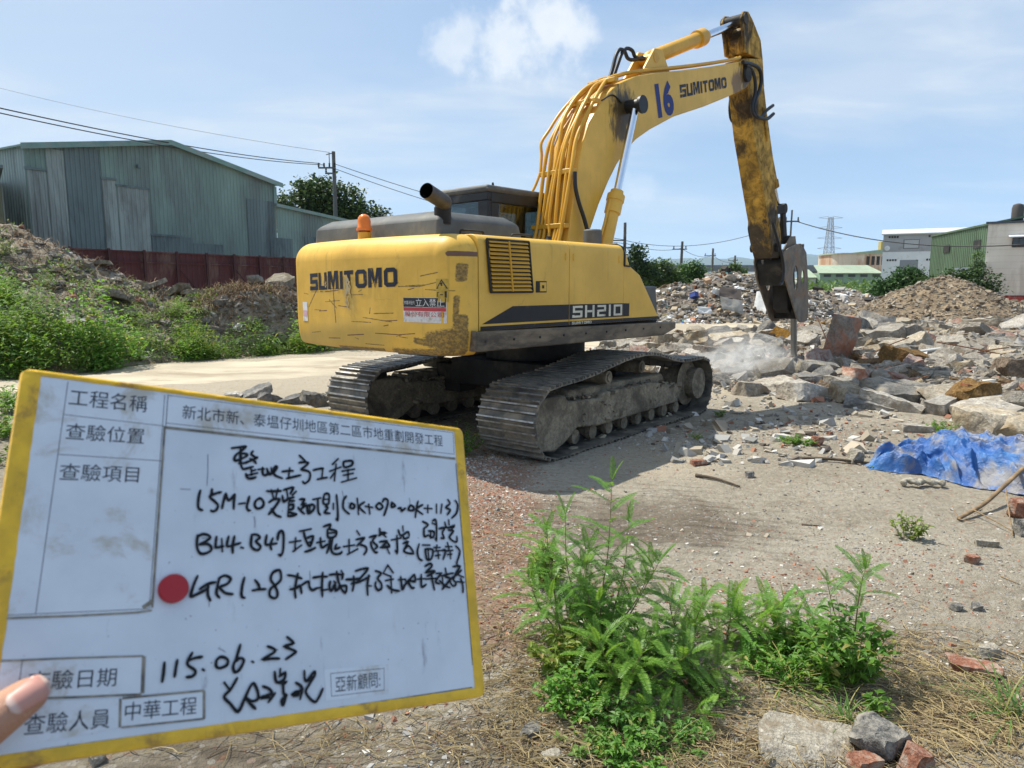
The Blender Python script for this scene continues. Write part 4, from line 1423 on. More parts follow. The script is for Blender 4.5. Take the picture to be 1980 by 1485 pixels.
SHW = 0.35
for side in (-1, 1):
    tr = empty('crawler_track', (0, 0, 0), YAW_H - YAW_T)
    tr.parent = EX
    yc = 1.17 * side
    belt, chain = MB(), MB()
    for i in range(NSH):
        p0, p1 = on_track(i * PIT), on_track((i + 0.96) * PIT)
        t = (p1 - p0).normalized()
        nrm = Vector((t.z, 0, -t.x))            # outward for this winding
        if nrm.dot((p0 + p1) / 2 - Vector((0, 0, 0.4))) < 0: nrm = -nrm
        L = (p1 - p0).length
        prof = [(0, -.036), (0, -.026), (.006, .0), (.022, .002), (.030, -.026), (L * .42, -.026), (L * .45, .002), (L * .53, .002), (L * .56, -.026), (L * .79, -.026), (L * .82, .0), (L * .90, .0), (L * .94, -.026), (L, -.028), (L, -.036)]
        sw = SHW + rnd.uniform(-0.006, 0.006)
        vs_ = []
        for yy in (yc - sw, yc + sw):
            for (a, b) in prof:
                q = p0 + t * a + nrm * b
                vs_.append((q.x, yy, q.z))
        n = len(prof)
        belt.add(vs_, [tuple(range(n)), tuple(range(n, 2 * n))[::-1]] + [(k, k + n, (k + 1) % n + n, (k + 1) % n) for k in range(n) if k not in (2, 6, 10)])
        belt.f += [(b_ + k, b_ + k + n, b_ + k + 1 + n, b_ + k + 1) for b_ in (len(belt.v) - 2 * n,) for k in (2, 6, 10)]
        belt.m += [1, 1, 1]
        for yy in (yc - 0.085, yc + 0.085):
            q = [p0 + t * (L * u) + nrm * v for u, v in ((-.06, -.032), (1.02, -.032), (.95, -.11), (.02, -.11))]
            chain.add([(c.x, yy - 0.022, c.z) for c in q] + [(c.x, yy + 0.022, c.z) for c in q], [(3, 2, 1, 0), (4, 5, 6, 7), (0, 1, 5, 4), (1, 2, 6, 5), (2, 3, 7, 6), (3, 0, 4, 7)])
    belt.build('track_belt', [M['shoe'], M['worn']], tr)
    chain.build('track_chain', M['dark'], tr)
    mb = MB()
    mb.prism([(-1.96, .13), (-2.0, .30), (-1.985, .57), (-1.90, .62), (-1.45, .61), (-1.39, .54), (-.80, .50), (-.74, .55), (.44, .54), (1.15, .42), (1.17, .22), (-.80, .205), (-1.22, .25), (-1.42, .14), (-1.62, .07)], yc - 0.27, yc + 0.24)
    mb.prism([(-1.3, .50), (0.95, .50), (0.85, .60), (-1.2, .62)], yc - 0.16, yc + 0.16)
    mb.build('track_frame', M['mud'], tr, bevel=0.02)
    for x in np.linspace(-1.15, 1.2, 8):
        mb = MB()
        mb.tube([(x, yc - 0.20, .135), (x, yc - 0.15, .135), (x, yc - .14, .135), (x, yc + .14, .135), (x, yc + .15, .135), (x, yc + 0.20, .135)], [.075, .085, .07, .07, .085, .075], 16)
        mb.build('track_roller', M['mud'], tr, smooth=40)
    for x in (-.57, .18):
        mb = MB()
        mb.tube([(x, yc - 0.24, .715 + (0.03 if x > 0 else -.02)), (x, yc + 0.2, .715 + (0.03 if x > 0 else -.02))], .072, 16)
        mb.tube([(x, yc - 0.255, .715 + (0.03 if x > 0 else -.02)), (x, yc - 0.24, .715 + (0.03 if x > 0 else -.02))], .045, 12)
        mb.build('carrier_roller', M['mud'], tr, smooth=40)
    mb = MB()
    mb.tube([(1.63, yc - .17, .40), (1.63, yc - .14, .40), (1.63, yc - .13, .40), (1.63, yc + .13, .40), (1.63, yc + .14, .40), (1.63, yc + .17, .40)], [.20, .30, .255, .255, .30, .20], 28)
    mb.tube([(1.68, yc - .29, .40), (1.68, yc - .16, .40)], .205, 24)
    mb.build('idler_wheel', M['mud'], tr, smooth=40)
    mb = MB()
    pts = []
    for i in range(42):
        a = 2 * math.pi * i / 42
        r_ = .285 + (.03 if (i // 2) % 2 else 0)
        pts.append((-1.68 + r_ * math.cos(a), .40 + r_ * math.sin(a)))
    mb.prism(pts, yc - 0.05, yc + 0.05)
    mb.build('drive_sprocket', M['dark'], tr)
mb = MB()
mb.box((-0.75, -0.75, 0.48), (0.75, 0.75, 0.80))
for sx in (-1, 1):
    for sy in (-1, 1):
        mb.prism([(0.5 * sx - 0.2, 0.36), (0.5 * sx + 0.2, 0.36), (0.5 * sx + 0.25, 0.72), (0.5 * sx - 0.25, 0.72)], *sorted((0.65 * sy, 1.02 * sy)))
cf = mb.build('centre_frame', M['dark'], EX, bevel=0.015)
cf.rotation_euler = (0, 0, YAW_H - YAW_T)

# ------------------------------------------------------------------ the inspection board and the hand that holds it
BO = Vector((-0.2721, 0.3928, 1.6246))
E1, E2 = Vector((0.7701, 0.5934, -0.2340)).normalized(), Vector((0.1050, -0.4798, -0.8711))
E2 = (E2 - E1 * E2.dot(E1)).normalized()
EN = E2.cross(E1).normalized()
if EN.y > 0: EN = -EN
BD = empty('inspection_board', BO)
BD.rotation_euler = Matrix((E1, -E2, EN)).transposed().to_euler()     # local x along the top edge, y up, z towards the reader
tag(BD, 'white inspection whiteboard with yellow taped edges and black handwriting', 'whiteboard')
BWm, BHm = 0.300, 0.2011


def mm(u, v, n=0.0):
    return Vector((u / 1000, -v / 1000, n / 1000))


def rrect(u0, v0, u1, v1, r, n=6):
    o = []
    for cx, cy, a0 in ((u1 - r, v0 + r, -90), (u1 - r, v1 - r, 0), (u0 + r, v1 - r, 90), (u0 + r, v0 + r, 180)):
        for i in range(n + 1):
            a = R(a0 + 90 * i / n)
            o.append((cx + r * math.cos(a), cy + r * math.sin(a)))
    return o


M['board'] = mat_rough('whiteboard', (0.70, 0.72, 0.75), 0.05, 9, 0.28, dirt=(0.50, 0.50, 0.50), dirt_amt=0.16, dirt_scale=14, bump=0, spec=0.5)
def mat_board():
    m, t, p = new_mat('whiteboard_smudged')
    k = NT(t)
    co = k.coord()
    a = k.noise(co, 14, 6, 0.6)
    c = k.mix(k.ss(a, 0.3, 0.75), (0.70, 0.745, 0.80), (0.60, 0.645, 0.70))  # bluish base: the sky's blue cast is put into the board colour
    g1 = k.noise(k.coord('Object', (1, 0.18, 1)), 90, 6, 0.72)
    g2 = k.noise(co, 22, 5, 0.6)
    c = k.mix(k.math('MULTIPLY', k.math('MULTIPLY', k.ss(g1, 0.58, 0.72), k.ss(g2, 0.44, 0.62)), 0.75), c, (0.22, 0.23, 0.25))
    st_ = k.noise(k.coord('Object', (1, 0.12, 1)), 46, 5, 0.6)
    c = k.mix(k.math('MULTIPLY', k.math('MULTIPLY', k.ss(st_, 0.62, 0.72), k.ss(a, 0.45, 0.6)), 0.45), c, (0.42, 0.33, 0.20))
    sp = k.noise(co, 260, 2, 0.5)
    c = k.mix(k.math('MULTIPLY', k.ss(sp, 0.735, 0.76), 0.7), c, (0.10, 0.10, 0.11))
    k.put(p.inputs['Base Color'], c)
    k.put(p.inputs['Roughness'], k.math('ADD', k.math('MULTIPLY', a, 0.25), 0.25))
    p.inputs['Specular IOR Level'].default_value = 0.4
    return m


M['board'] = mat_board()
M['tape'] = mat_rough('yellow_tape', (0.80, 0.47, 0.02), 0.18, 40, 0.32, dirt=(0.36, 0.19, 0.03), dirt_amt=0.16, dirt_scale=30, bump=0.5, bump_scale=120, bump_dist=0.002, spec=0.5)
M['ink'] = mat_plain('marker_ink', (0.006, 0.006, 0.008), 0.5, spec=0.3)
M['print'] = mat_plain('printed_grey', (0.05, 0.055, 0.07), 0.55, spec=0.2)
M['label'] = mat_rough('label_paper', (0.67, 0.71, 0.755), 0.06, 20, 0.30, dirt=(0.47, 0.43, 0.36), dirt_amt=0.24, dirt_scale=26, bump=0.15, bump_scale=60, bump_dist=0.001, spec=0.5)
M['grime'] = mat_rough('tape_edge_grime', (0.34, 0.30, 0.235), 0.3, 60, 0.5, dirt=(0.09, 0.08, 0.07), dirt_amt=0.5, dirt_scale=60, bump=0)

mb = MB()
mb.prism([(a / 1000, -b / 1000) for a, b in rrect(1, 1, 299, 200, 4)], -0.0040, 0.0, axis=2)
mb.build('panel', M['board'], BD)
# taped border, wrapped over the edge, a little wrinkled
brd = MB()
def edge_tape(path, wi, wob):
    """path of outer points, inward widths; a folded strip over front, rim and back"""
    n = len(path)
    vs = []
    for i, ((u, v), (iu, iv)) in enumerate(zip(path, wi)):
        w1 = 0.35 * noise.noise((i * 0.35 + wob, wob, 0))
        w2 = 0.45 * noise.noise((i * 0.8, wob * 3.1, 4))
        hump = 0.8 + 0.5 * abs(noise.noise((i * 0.23, wob, 7)))
        L = math.hypot(iu, iv)
        ou, ov = -iu / L, -iv / L
        vs += [mm(u + iu + ou * w2, v + iv + ov * w2, 0.25), mm(u + iu * .75, v + iv * .75, 0.45 + 0.3 * hump), mm(u + iu * .40, v + iv * .40, 0.7 + 0.5 * hump + w1), mm(u + ou * 0.2, v + ov * 0.2, 0.5 + w1 * .4),
               mm(u + ou * 0.9, v + ov * 0.9, -1.8), mm(u + ou * 0.5, v + ov * 0.5, -4.6), mm(u + iu, v + iv, -5.0)]
    k = 7
    brd.add(vs, [(i * k + j, (i + 1) * k + j, (i + 1) * k + j + 1, i * k + j + 1) for i in range(n - 1) for j in range(k - 1)])
def seg_path(p, q, n):
    return [(p[0] + (q[0] - p[0]) * i / n, p[1] + (q[1] - p[1]) * i / n) for i in range(n + 1)]
WL, WT, WR, WB = 9.0, 3.0, 8.0, 6.0
rim = [(c, 'c') for c in []]
def corner(cx, cy, r, a0, n=8):
    return [(cx + r * math.cos(R(a0 + 90 * i / n)), cy + r * math.sin(R(a0 + 90 * i / n))) for i in range(n + 1)]
loop = seg_path((4, 0), (295, 0), 60)[:-1] + corner(295, 5, 5, -90) + seg_path((300, 5), (300, 197), 40)[1:-1] + corner(296, 197.1, 4, 0) + seg_path((296, 201.1), (4, 201.1), 60)[1:-1] + corner(4, 197.1, 4, 90) + seg_path((0, 197.1), (0, 4), 40)[1:-1] + corner(4, 4, 4, 180)
cu_, cv_ = 150, 100
def inner_of(u, v):
    iu = min(max(u, WL), 300 - WR)
    iv = min(max(v, WT), 201.1 - WB)
    if abs(iu - u) + abs(iv - v) < 0.5: iv += 2
    return (iu - u, iv - v)
edge_tape(loop, [inner_of(*p) for p in loop], 1.7)
brd.build('yellow_border', M['tape'], BD, smooth=50)


def flat(mb, poly, n, mi=0):
    mb.add([mm(u, v, n) for u, v in poly], [tuple(range(len(poly)))[::-1]], mi)


def outline(mb, poly, hw, n, mi, closed=True):
    mb.ribbon(poly, hw, lambda u, v: mm(u, v, n), mi, closed)


def put_text(mb, s, u0, u1, v0, v1, n, mi, bold=0.0, shear=0.0):
    """v0 top edge at the left, v1 bottom edge; shear = drop of the right end"""
    vs, fs, (a0, a1, b0, b1) = text_pts(s, bold, 2)
    o = []
    for a, b in vs:
        ta, tb = (a - a0) / (a1 - a0), (b - b0) / (b1 - b0)
        o.append(mm(u0 + (u1 - u0) * ta, v1 + (v0 - v1) * tb + shear * ta, n))
    mb.add(o, fs, mi)


def paper_label(name, poly, lines, texts, edge=()):
    mb = MB()
    mb.prism([(u / 1000, -v / 1000) for u, v in poly], 0.0001, 0.00028, axis=2)
    for i, ln in enumerate(lines):
        outline(mb, ln, 0.17, 0.34 + 0.004 * i, 1, closed=False)
    for i, (ln, hw) in enumerate(edge):
        outline(mb, ln, hw, 0.37 + 0.006 * i, 2, closed=False)
    for s, u0, u1, v0, v1, bold, sh in texts:
        put_text(mb, s, u0, u1, v0, v1, 0.40, 1, bold, sh)
    return mb.build(name, [M['label'], M['print'], M['grime']], BD)


paper_label('title_label', rrect(75.2, 3.4, 291.5, 25.6, 0.8, 2), [[(75.4, 4.4), (290.6, 4.4), (290.0, 22.4), (75.4, 22.6)], [(75.6, 4.2), (75.6, 25)]],
            [('新北市新、泰塭仔圳地區第二區市地重劃開發工程', 84.5, 279.8, 9.4, 18.6, 0.0, -1.6)],
            [([(75, 25.4), (150, 25.7), (220, 25.6), (291, 26.0)], 0.85), ([(158, 25.8), (190, 25.7)], 0.5), ([(252, 25.9), (262, 26)], 0.4)])
paper_label('item_label', rrect(8.6, 3.4, 75.0, 133.2, 0.8, 2), [[(21.9, 4.2), (20.7, 131.8)], [(22.0, 24.2), (74.8, 24.7)], [(21.6, 47.5), (74.8, 46.6)], [(8.8, 131.8), (73.6, 131.6)], [(73.6, 4.5), (73.8, 131.6)]],
            [('工程名稱', 23.5, 64.3, 8.0, 18.6, 0.0, -1.2), ('查驗位置', 23.8, 64.1, 28.8, 38.6, 0.0, -1.2), ('查驗項目', 23.3, 62.9, 52.2, 62.0, 0.0, -1.2)],
            [([(74.9, 25), (75.1, 80), (75.2, 131)], 0.65), ([(8.6, 133.2), (40, 133.5), (68, 133.2), (75.3, 132.4)], 0.55), ([(70.5, 131), (75, 127.5)], 1.2)])
paper_label('date_label', [(8.6, 153.1), (72.4, 156.0), (73.4, 157), (73.6, 174.4), (72.5, 175.4), (8.6, 170.6)], [[(17.6, 154), (17.6, 170.4)]],
            [('查驗日期', 21.0, 60.4, 159.0, 168.2, 0.0, 1.7)], [([(8.6, 153.2), (40, 154.4), (72.6, 156.1)], 0.5), ([(72.9, 156.2), (73.5, 174.8)], 0.95), ([(73, 175.2), (40, 173.0), (8.6, 170.5)], 0.55)])
paper_label('inspector_label', [(8.6, 171.9), (62.9, 176.3), (63.8, 190.2), (17, 192.5), (8.6, 192.5)], [], [('查驗人員', 21.8, 59.1, 178.6, 188.0, 0.0, 1.6)], [([(63.0, 176.2), (63.9, 190)], 0.6)])
paper_label('contractor_label', [(63.9, 176.2), (105.2, 177.0), (105.9, 191.3), (64.7, 190.2)], [], [('中華工程', 65.8, 101.7, 178.4, 187.4, 0.0, 1.0)],
            [([(64.0, 176.2), (105.2, 176.9)], 0.6), ([(105.2, 176.9), (105.9, 191.4)], 0.75), ([(105.9, 191.3), (64.7, 190.1)], 0.5)])
paper_label('consultant_label', [(177.4, 172.6), (222.9, 173.3), (222.1, 191.4), (178.1, 190.6)], [[(181.5, 175.2), (219.5, 175.6), (219.0, 188.8), (182, 188.4), (181.5, 175.2)]],
            [('亞新顧問:', 184.7, 216.4, 177.2, 186.7, 0.0, 0.0)])
mb = MB()
outline(mb, [(291.0, 30), (291.6, 110), (291.8, 180)], 0.30, 0.2, 0, False)
outline(mb, [(30, 195.2), (150, 195.6), (290, 194.6)], 0.28, 0.21, 0, False)
for (u, v, l, a) in ((101, 40, 20, 1.55), (105, 118, 14, 1.5), (168, 112, 12, 1.57), (192, 58, 9, 1.4), (196, 66, 5, .4), (131, 78, 7, 1.5), (86, 63, 6, .0), (112, 155, 5, .5), (230, 128, 5, -.3), (100, 92, 5, .05), (246, 60, 6, 1.5)):
    outline(mb, [(u, v), (u + l * .5 * math.cos(a) + .3, v + l * .5 * math.sin(a)), (u + l * math.cos(a), v + l * math.sin(a))], 0.16, 0.2 + 0.001 * l, 0, False)
for _ in range(60):
    u, v = rnd.uniform(78, 285), rnd.uniform(32, 190)
    r_ = rnd.uniform(.12, .4)
    outline(mb, [(u, v), (u + r_ * 2, v + rnd.uniform(-.4, .4))], r_ * .6, 0.19, 0, False)
mb.build('smudge', M['print'], BD)

HAND = '1155,347 1201,336 1245,326|1245,326 1220,356 1184,388 1173,418 1185,427 1222,409 1249,392 1251,377 1216,378 1207,396|1210,347 1212,400 1211,444|1204,445 1241,437 1265,425|1291,354 1280,375 1306,392 1316,396 1288,413 1269,425|1273,407 1298,417 1312,433|1214,444 1228,477 1256,472 1294,457|1280,460 1286,516|1285,487 1309,478|1250,509 1258,532 1282,538 1314,526|1262,517 1323,498|1328,474 1366,466|1356,459 1359,500 1376,509 1400,488|1385,464 1400,502 1434,480 1454,449 1441,445 1429,476 1440,504 1489,521|1414,457 1417,496|1489,476 1529,468 1564,465|1539,447 1532,518|1519,521 1560,508 1616,491|1608,354 1631,373 1647,387|1605,406 1636,398 1670,400 1647,428 1623,450 1662,457 1683,471 1678,517 1647,545 1631,533|1707,449 1742,438 1780,430|1777,430 1768,501|1736,511 1773,501 1809,493|976,634 968,680 968,734 982,751 992,753|1044,621 1042,654 1034,672 1065,698 1084,720 1076,747 1057,759 1044,753|1038,663 1067,647 1098,637|1129,644 1118,686 1109,737|1129,644 1139,676 1153,684 1183,646|1183,646 1180,692 1180,738|1213,705 1247,698|1275,655 1267,693 1261,721 1269,742 1282,743|1334,666 1314,686 1312,714 1331,730 1361,717 1368,688 1351,665 1332,666|1386,613 1417,613 1480,607|1417,604 1432,656|1461,594 1444,665|1404,686 1432,666 1471,664 1443,713 1403,764|1419,728 1448,765 1482,778|1500,599 1532,587 1565,580 1545,621|1520,598 1528,651|1491,638 1501,677 1530,656 1570,644|1585,604 1560,630|1545,650 1540,670 1571,668|1536,680 1529,772|1536,699 1566,693 1561,722 1536,728|1534,772 1571,765 1586,755 1541,747|1611,656 1642,655 1626,690 1647,684 1631,700|1601,711 1609,725 1641,751|1616,725 1657,694 1667,747 1698,731 1714,701 1698,687 1662,698|1683,692 1677,742|1704,652 1756,639|1738,650 1740,730 1755,754|1783,617 1777,673 1814,676 1820,615 1799,606 1783,617|1780,648 1817,643|1793,697 1809,702 1787,738 1824,741|1891,353 1849,396|1828,447 1911,411|1876,394 1861,513|1862,454 1833,495|1933,369 1938,409 1996,390 1997,358 1933,369|1921,440 2016,417|1930,469 2005,449|1967,426 1965,500|1915,519 2030,481|1851,673 1850,711|1875,612 1882,704 1881,780 1869,777|1949,616 1927,647 1923,697 1943,723 1967,739|1984,664 1974,695 2001,699 2010,676 1987,664|2033,628 2039,739|2087,651 2046,686 2091,728|2095,681 2151,687|2121,666 2127,733|2199,654 2179,680 2207,699 2233,678 2215,656 2199,654|2232,644 2249,620 2277,630 2268,676 2240,740|2305,651 2307,677 2337,667 2318,648 2306,643|2359,686 2382,680 2387,703 2419,681|2464,656 2445,691 2488,693 2490,666 2464,656|2534,623 2516,677 2502,745|2573,648 2516,683 2568,719|2585,674 2652,674|2618,649 2614,705|2697,639 2692,705|2747,637 2731,704|2805,597 2821,627 2781,659 2820,676 2791,713|2875,600 2894,636 2877,698 2829,739|1777,833 1826,816 1817,845|1805,851 1810,903 1859,897 1868,860 1819,850|1805,877 1862,870|1729,940 1785,929|1754,909 1762,971 1801,950|1824,908 1812,970 1798,1007|1841,913 1829,981 1851,1012 1891,1011 1908,998|1869,949 1857,980 1892,970|1920,964 2002,953|1962,916 1960,1011|1948,1016 2025,979|2023,856 2043,883|2015,916 2076,904 2044,937 2020,958|2038,947 2086,963 2091,990 2072,1016|2118,898 2168,886 2142,924 2177,957 2158,978|2126,930 2134,968 2157,1000 2175,1000|2201,836 2202,874 2193,885|2193,880 2244,865 2212,863|2218,868 2249,893|2197,929 2253,923 2214,962|2201,967 2271,961 2259,934|2246,956 2271,1008|2292,914 2370,899|2338,883 2335,999 2320,988|2391,814 2392,848|2353,843 2371,882 2431,853 2440,881|2391,876 2396,904 2436,892|2387,938 2427,926 2390,993 2468,1007 2432,954 2398,977|2564,774 2608,796 2568,827|2571,827 2570,884 2605,872|2652,766 2683,765 2676,900 2666,897|2647,784 2681,794|2608,843 2656,848 2646,889 2612,878|2628,848 2624,895|2707,823 2757,816 2733,852 2743,893 2715,893|2798,755 2799,791|2761,774 2779,815 2846,796 2821,820|2791,833 2834,838 2794,886 2834,918 2860,915 2863,879|2522,939 2502,993 2512,1043 2538,1057|2552,947 2614,947|2570,976 2579,1049 2620,1043 2635,981 2570,976|2597,981 2596,1043|2647,964 2702,963|2676,946 2666,981|2651,992 2704,986|2656,1024 2698,1018|2683,986 2682,1043|2714,986 2750,986 2723,1049|2752,957 2809,956|2772,928 2782,980|2763,989 2814,983|2765,1015 2804,1012|2792,986 2791,1044|2846,950 2879,985 2868,1026 2845,1073 2845,1101|973,906 972,966 986,1005 1011,1015 1049,1000 1056,979 1034,957 988,960|971,915 1002,899 1036,905 1045,922 1016,944 988,960|1083,913 1079,970 1090,976 1124,969|1114,925 1121,1000|1155,909 1146,965 1168,967 1227,948|1190,908 1181,964 1183,1008|1232,975 1246,979|1296,900 1293,959 1312,985 1339,990 1353,967 1324,942|1296,897 1328,895 1347,913 1320,936|1391,898 1385,953 1413,955 1456,948|1431,916 1416,957 1423,987|1462,925 1469,883 1488,868 1501,896 1499,989 1485,1023 1471,1017|1542,940 1616,929|1582,911 1577,993|1565,998 1621,958|1609,868 1687,851|1636,869 1651,922 1672,964|1657,912 1702,899 1682,964|1667,940 1687,935|1646,1000 1687,988 1717,973|985,1142 967,1190 954,1255 990,1244 1030,1224 1050,1208|1001,1217 1041,1191 1086,1180|1047,1191 1047,1250 1064,1283|1110,1155 1100,1205 1097,1247 1115,1269|1106,1159 1140,1143 1175,1160 1159,1190 1117,1206|1113,1214 1148,1244 1191,1252|1258,1157 1246,1209 1244,1264 1264,1276|1323,1172 1344,1198 1352,1225|1309,1234 1349,1229 1390,1228|1472,1112 1435,1129 1421,1169 1445,1205 1464,1245 1463,1276 1442,1284 1416,1266 1422,1227 1459,1201 1487,1170 1482,1121 1467,1112|1530,1146 1568,1152 1622,1168|1597,1138 1585,1195 1578,1240 1583,1285|1547,1234 1588,1227 1612,1214 1622,1259|1617,1214 1666,1188 1676,1224 1696,1243 1726,1230|1701,1165 1746,1159 1797,1160|1767,1134 1761,1213 1763,1284|1716,1234 1761,1226|1755,1247 1813,1239|1814,1149 1863,1145 1906,1153 1903,1178|1866,1128 1876,1187 1899,1241 1926,1266 1932,1222 1878,1226|1899,1124 1915,1146|1819,1191 1813,1220 1824,1253 1851,1211 1856,1250 1883,1236|1846,1191 1857,1201|1933,1181 1994,1180 2028,1175|1989,1160 1988,1214 1978,1255|1971,1209 2039,1195 2109,1162|2004,1127 2047,1115 2096,1111 2063,1151 2017,1190|2103,1156 2089,1221 2090,1286|2084,1226 2118,1227|2154,1127 2197,1143 2169,1178 2194,1209 2196,1244 2169,1256 2150,1228 2154,1203|2253,1089 2215,1143|2253,1089 2293,1141|2215,1145 2268,1164|2231,1194 2291,1185|2274,1164 2274,1277|2241,1227 2281,1256 2335,1266|2333,1191 2389,1187|2353,1171 2360,1254 2386,1223 2432,1183 2465,1159 2466,1204 2413,1198 2435,1245 2456,1248|2388,1192 2423,1234|2489,1189 2553,1187|2523,1158 2520,1242 2559,1227|2559,1099 2606,1081 2618,1100 2566,1142 2628,1132 2634,1143 2573,1169|2559,1190 2644,1186|2608,1143 2616,1207 2628,1266|2653,1151 2700,1149|2693,1155 2642,1208 2674,1225|2736,1117 2740,1150|2698,1171 2767,1156 2801,1151|2731,1177 2770,1194 2697,1263|2676,1203 2726,1242 2765,1254|2704,1187 2706,1241|2806,1104 2868,1102 2829,1151 2797,1200|2847,1068 2844,1104|2880,1130 2835,1162 2770,1200 2793,1244 2822,1228 2797,1195|2842,1162 2895,1183|2830,1214 2895,1219|2867,1190 2882,1246 2878,1292|834,1603 833,1655 829,1700|900,1596 895,1637 891,1680|977,1565 957,1603 958,1628 995,1656 998,1676 982,1689 954,1689|959,1604 992,1594 1030,1590|1038,1657 1046,1663|1111,1616 1112,1647 1134,1659 1170,1647 1177,1622 1158,1605 1131,1600 1111,1616|1245,1542 1225,1611 1208,1655 1217,1687 1241,1681 1264,1645 1267,1624 1244,1615 1221,1631|1317,1639 1325,1644|1408,1562 1446,1578 1452,1597 1384,1632 1435,1633 1482,1637|1528,1516 1570,1555 1516,1570 1582,1602 1570,1618 1523,1643|1232,1723 1196,1780 1163,1813 1199,1854 1243,1899 1278,1839 1309,1777 1331,1761 1354,1807 1355,1847 1322,1854 1289,1835 1312,1867 1342,1896|1161,1739 1185,1771|1384,1782 1421,1799 1436,1826 1371,1842 1422,1845|1458,1826 1439,1847 1419,1870|1488,1696 1486,1733|1454,1709 1466,1767 1512,1756 1518,1720 1483,1738|1478,1774 1524,1773 1501,1786|1507,1782 1510,1834 1525,1846 1508,1896 1499,1869 1530,1847|1586,1782 1625,1815 1613,1877|1560,1845 1595,1833 1601,1852 1571,1851 1631,1821|1640,1721 1649,1780 1704,1732 1704,1759 1655,1781|1704,1759 1673,1799 1649,1844 1703,1903 1734,1880 1759,1835'
mb = MB()
for i, st in enumerate(HAND.split('|')):
    pts = [tuple(float(c) / 10 for c in p.split(',')) for p in st.split()]
    P = [(p.x, p.y) for p in smooth_pts([(a, b, 0) for a, b in pts], 4)]
    hw = [0.98 * (0.9 + 0.22 * noise.noise((i * 3.3, j * 0.21, 2.0))) * (0.72 if j in (0, len(P) - 1) else 1.0) for j in range(len(P))]
    mb.ribbon(P, hw, lambda u, v, i=i: mm(u, v, 0.55 + 0.0016 * i))
    for (u, v), h in ((P[0], hw[0]), (P[-1], hw[-1])):          # rounded pen ends
        mb.add([mm(u + h * 1.15 * math.cos(k * .7854), v + h * 1.15 * math.sin(k * .7854), 0.5492 + 0.0016 * i + (0.0004 if (u, v) == P[0] else 0)) for k in range(8)], [tuple(range(8))[::-1]])
mb.build('handwriting', M['ink'], BD)

mg = MB()
mg.lathe([(0.0077, 0.0), (0.0081, 0.0006), (0.0081, 0.0030), (0.0074, 0.0040), (0.0050, 0.0043)], None, 36)
M['magnet'] = mat_plain('red_plastic', (0.42, 0.012, 0.018), 0.30)
mo = mg.build('magnet', M['magnet'], smooth=45)
mo.matrix_world = Matrix.Translation(BO + E1 * 0.0853 + E2 * 0.1212 + EN * 0.0002) @ Matrix((E1, -E2, EN)).transposed().to_4x4()
tag(mo, 'round red magnet stuck on the whiteboard', 'magnet')


# the hand: one skinned body, thumb in front of the board, fingers curled behind it
def bw(u, v, n):
    return BO + E1 * (u / 1000) + E2 * (v / 1000) + EN * (n / 1000)


M['skin'] = None
def mat_skin():
    m, t, p = new_mat('skin')
    k = NT(t)
    co = k.coord()
    a = k.noise(co, 60, 5, 0.6)
    b = k.noise(co, 900, 4, 0.7)
    c = k.mix(a, (0.56, 0.315, 0.20), (0.43, 0.20, 0.12))
    c = k.mix(k.math('MULTIPLY', b, 0.25), c, (0.27, 0.11, 0.07))
    k.put(p.inputs['Base Color'], c)
    p.inputs['Roughness'].default_value = 0.55
    p.inputs['Subsurface Weight'].default_value = 0.15
    p.inputs['Subsurface Radius'].default_value = (0.006, 0.002, 0.001)
    p.inputs['Subsurface Scale'].default_value = 0.5
    wv = k.n('ShaderNodeTexWave', bands_direction='X')
    k.put(wv.inputs['Vector'], co)
    wv.inputs['Scale'].default_value = 320
    wv.inputs['Distortion'].default_value = 9
    wv.inputs['Detail'].default_value = 3
    k.put(p.inputs['Normal'], k.bump(k.math('ADD', wv.outputs['Fac'], k.math('ADD', b, k.math('MULTIPLY', k.noise(co, 230, 5, 0.7), 1.5))), 0.4, 0.0008))
    return m


M['skin'] = mat_skin()
V, Ed, Rd = [], [], []


def joint(p, r, prev=None):
    V.append(p); Rd.append(r)
    if prev is not None: Ed.append((prev, len(V) - 1))
    return len(V) - 1


palm = joint(bw(-38, 222, -16), (24, 15))
wr_ = joint(bw(-58, 262, -6), (22, 17), palm)
fa = joint(bw(-80, 315, 18), (26, 22), wr_)
fb = joint(bw(-112, 400, 60), (34, 30), fa)
# thumb
t0 = joint(bw(-22, 208, 0), (15.5, 14.5), palm)
t1 = joint(bw(-8, 193, 9.5), (13.2, 12.5), t0)
t2 = joint(bw(4.5, 182.5, 12.0), (12.6, 11.3), t1)
t3 = joint(bw(13.5, 175.4, 11.6), (12.2, 10.4), t2)
t4 = joint(bw(21.0, 170.0, 9.9), (11.6, 9.2), t3)
t5 = joint(bw(26.4, 166.4, 8.6), (9.6, 7.4), t4)
# four fingers behind the board
for k, (u0, v0, du, dv, ln) in enumerate(((-14, 204, 1.0, -.18, 1.0), (-16, 217, 1.0, .0, 1.08), (-20, 231, .98, .10, 1.0), (-26, 244, .95, .2, .82))):
    a = joint(bw(u0, v0, -20), (10.5, 9.5), palm)
    b = joint(bw(u0 + 24 * du * ln, v0 + 24 * dv * ln, -17), (9.0, 8.5), a)
    c = joint(bw(u0 + 44 * du * ln, v0 + 44 * dv * ln, -14.5), (8.4, 7.8), b)
    d = joint(bw(u0 + 60 * du * ln, v0 + 60 * dv * ln, -13), (7.6, 7.0), c)
    joint(bw(u0 + 66 * du * ln, v0 + 66 * dv * ln, -12.6), (6.0, 5.6), d)
me = bpy.data.meshes.new('person')
me.from_pydata([tuple(p) for p in V], Ed, [])
hand = link('person', me)
tag(hand, 'thumb and hand of a person gripping the lower left corner of the whiteboard', 'person')
sk = hand.modifiers.new('skin', 'SKIN')
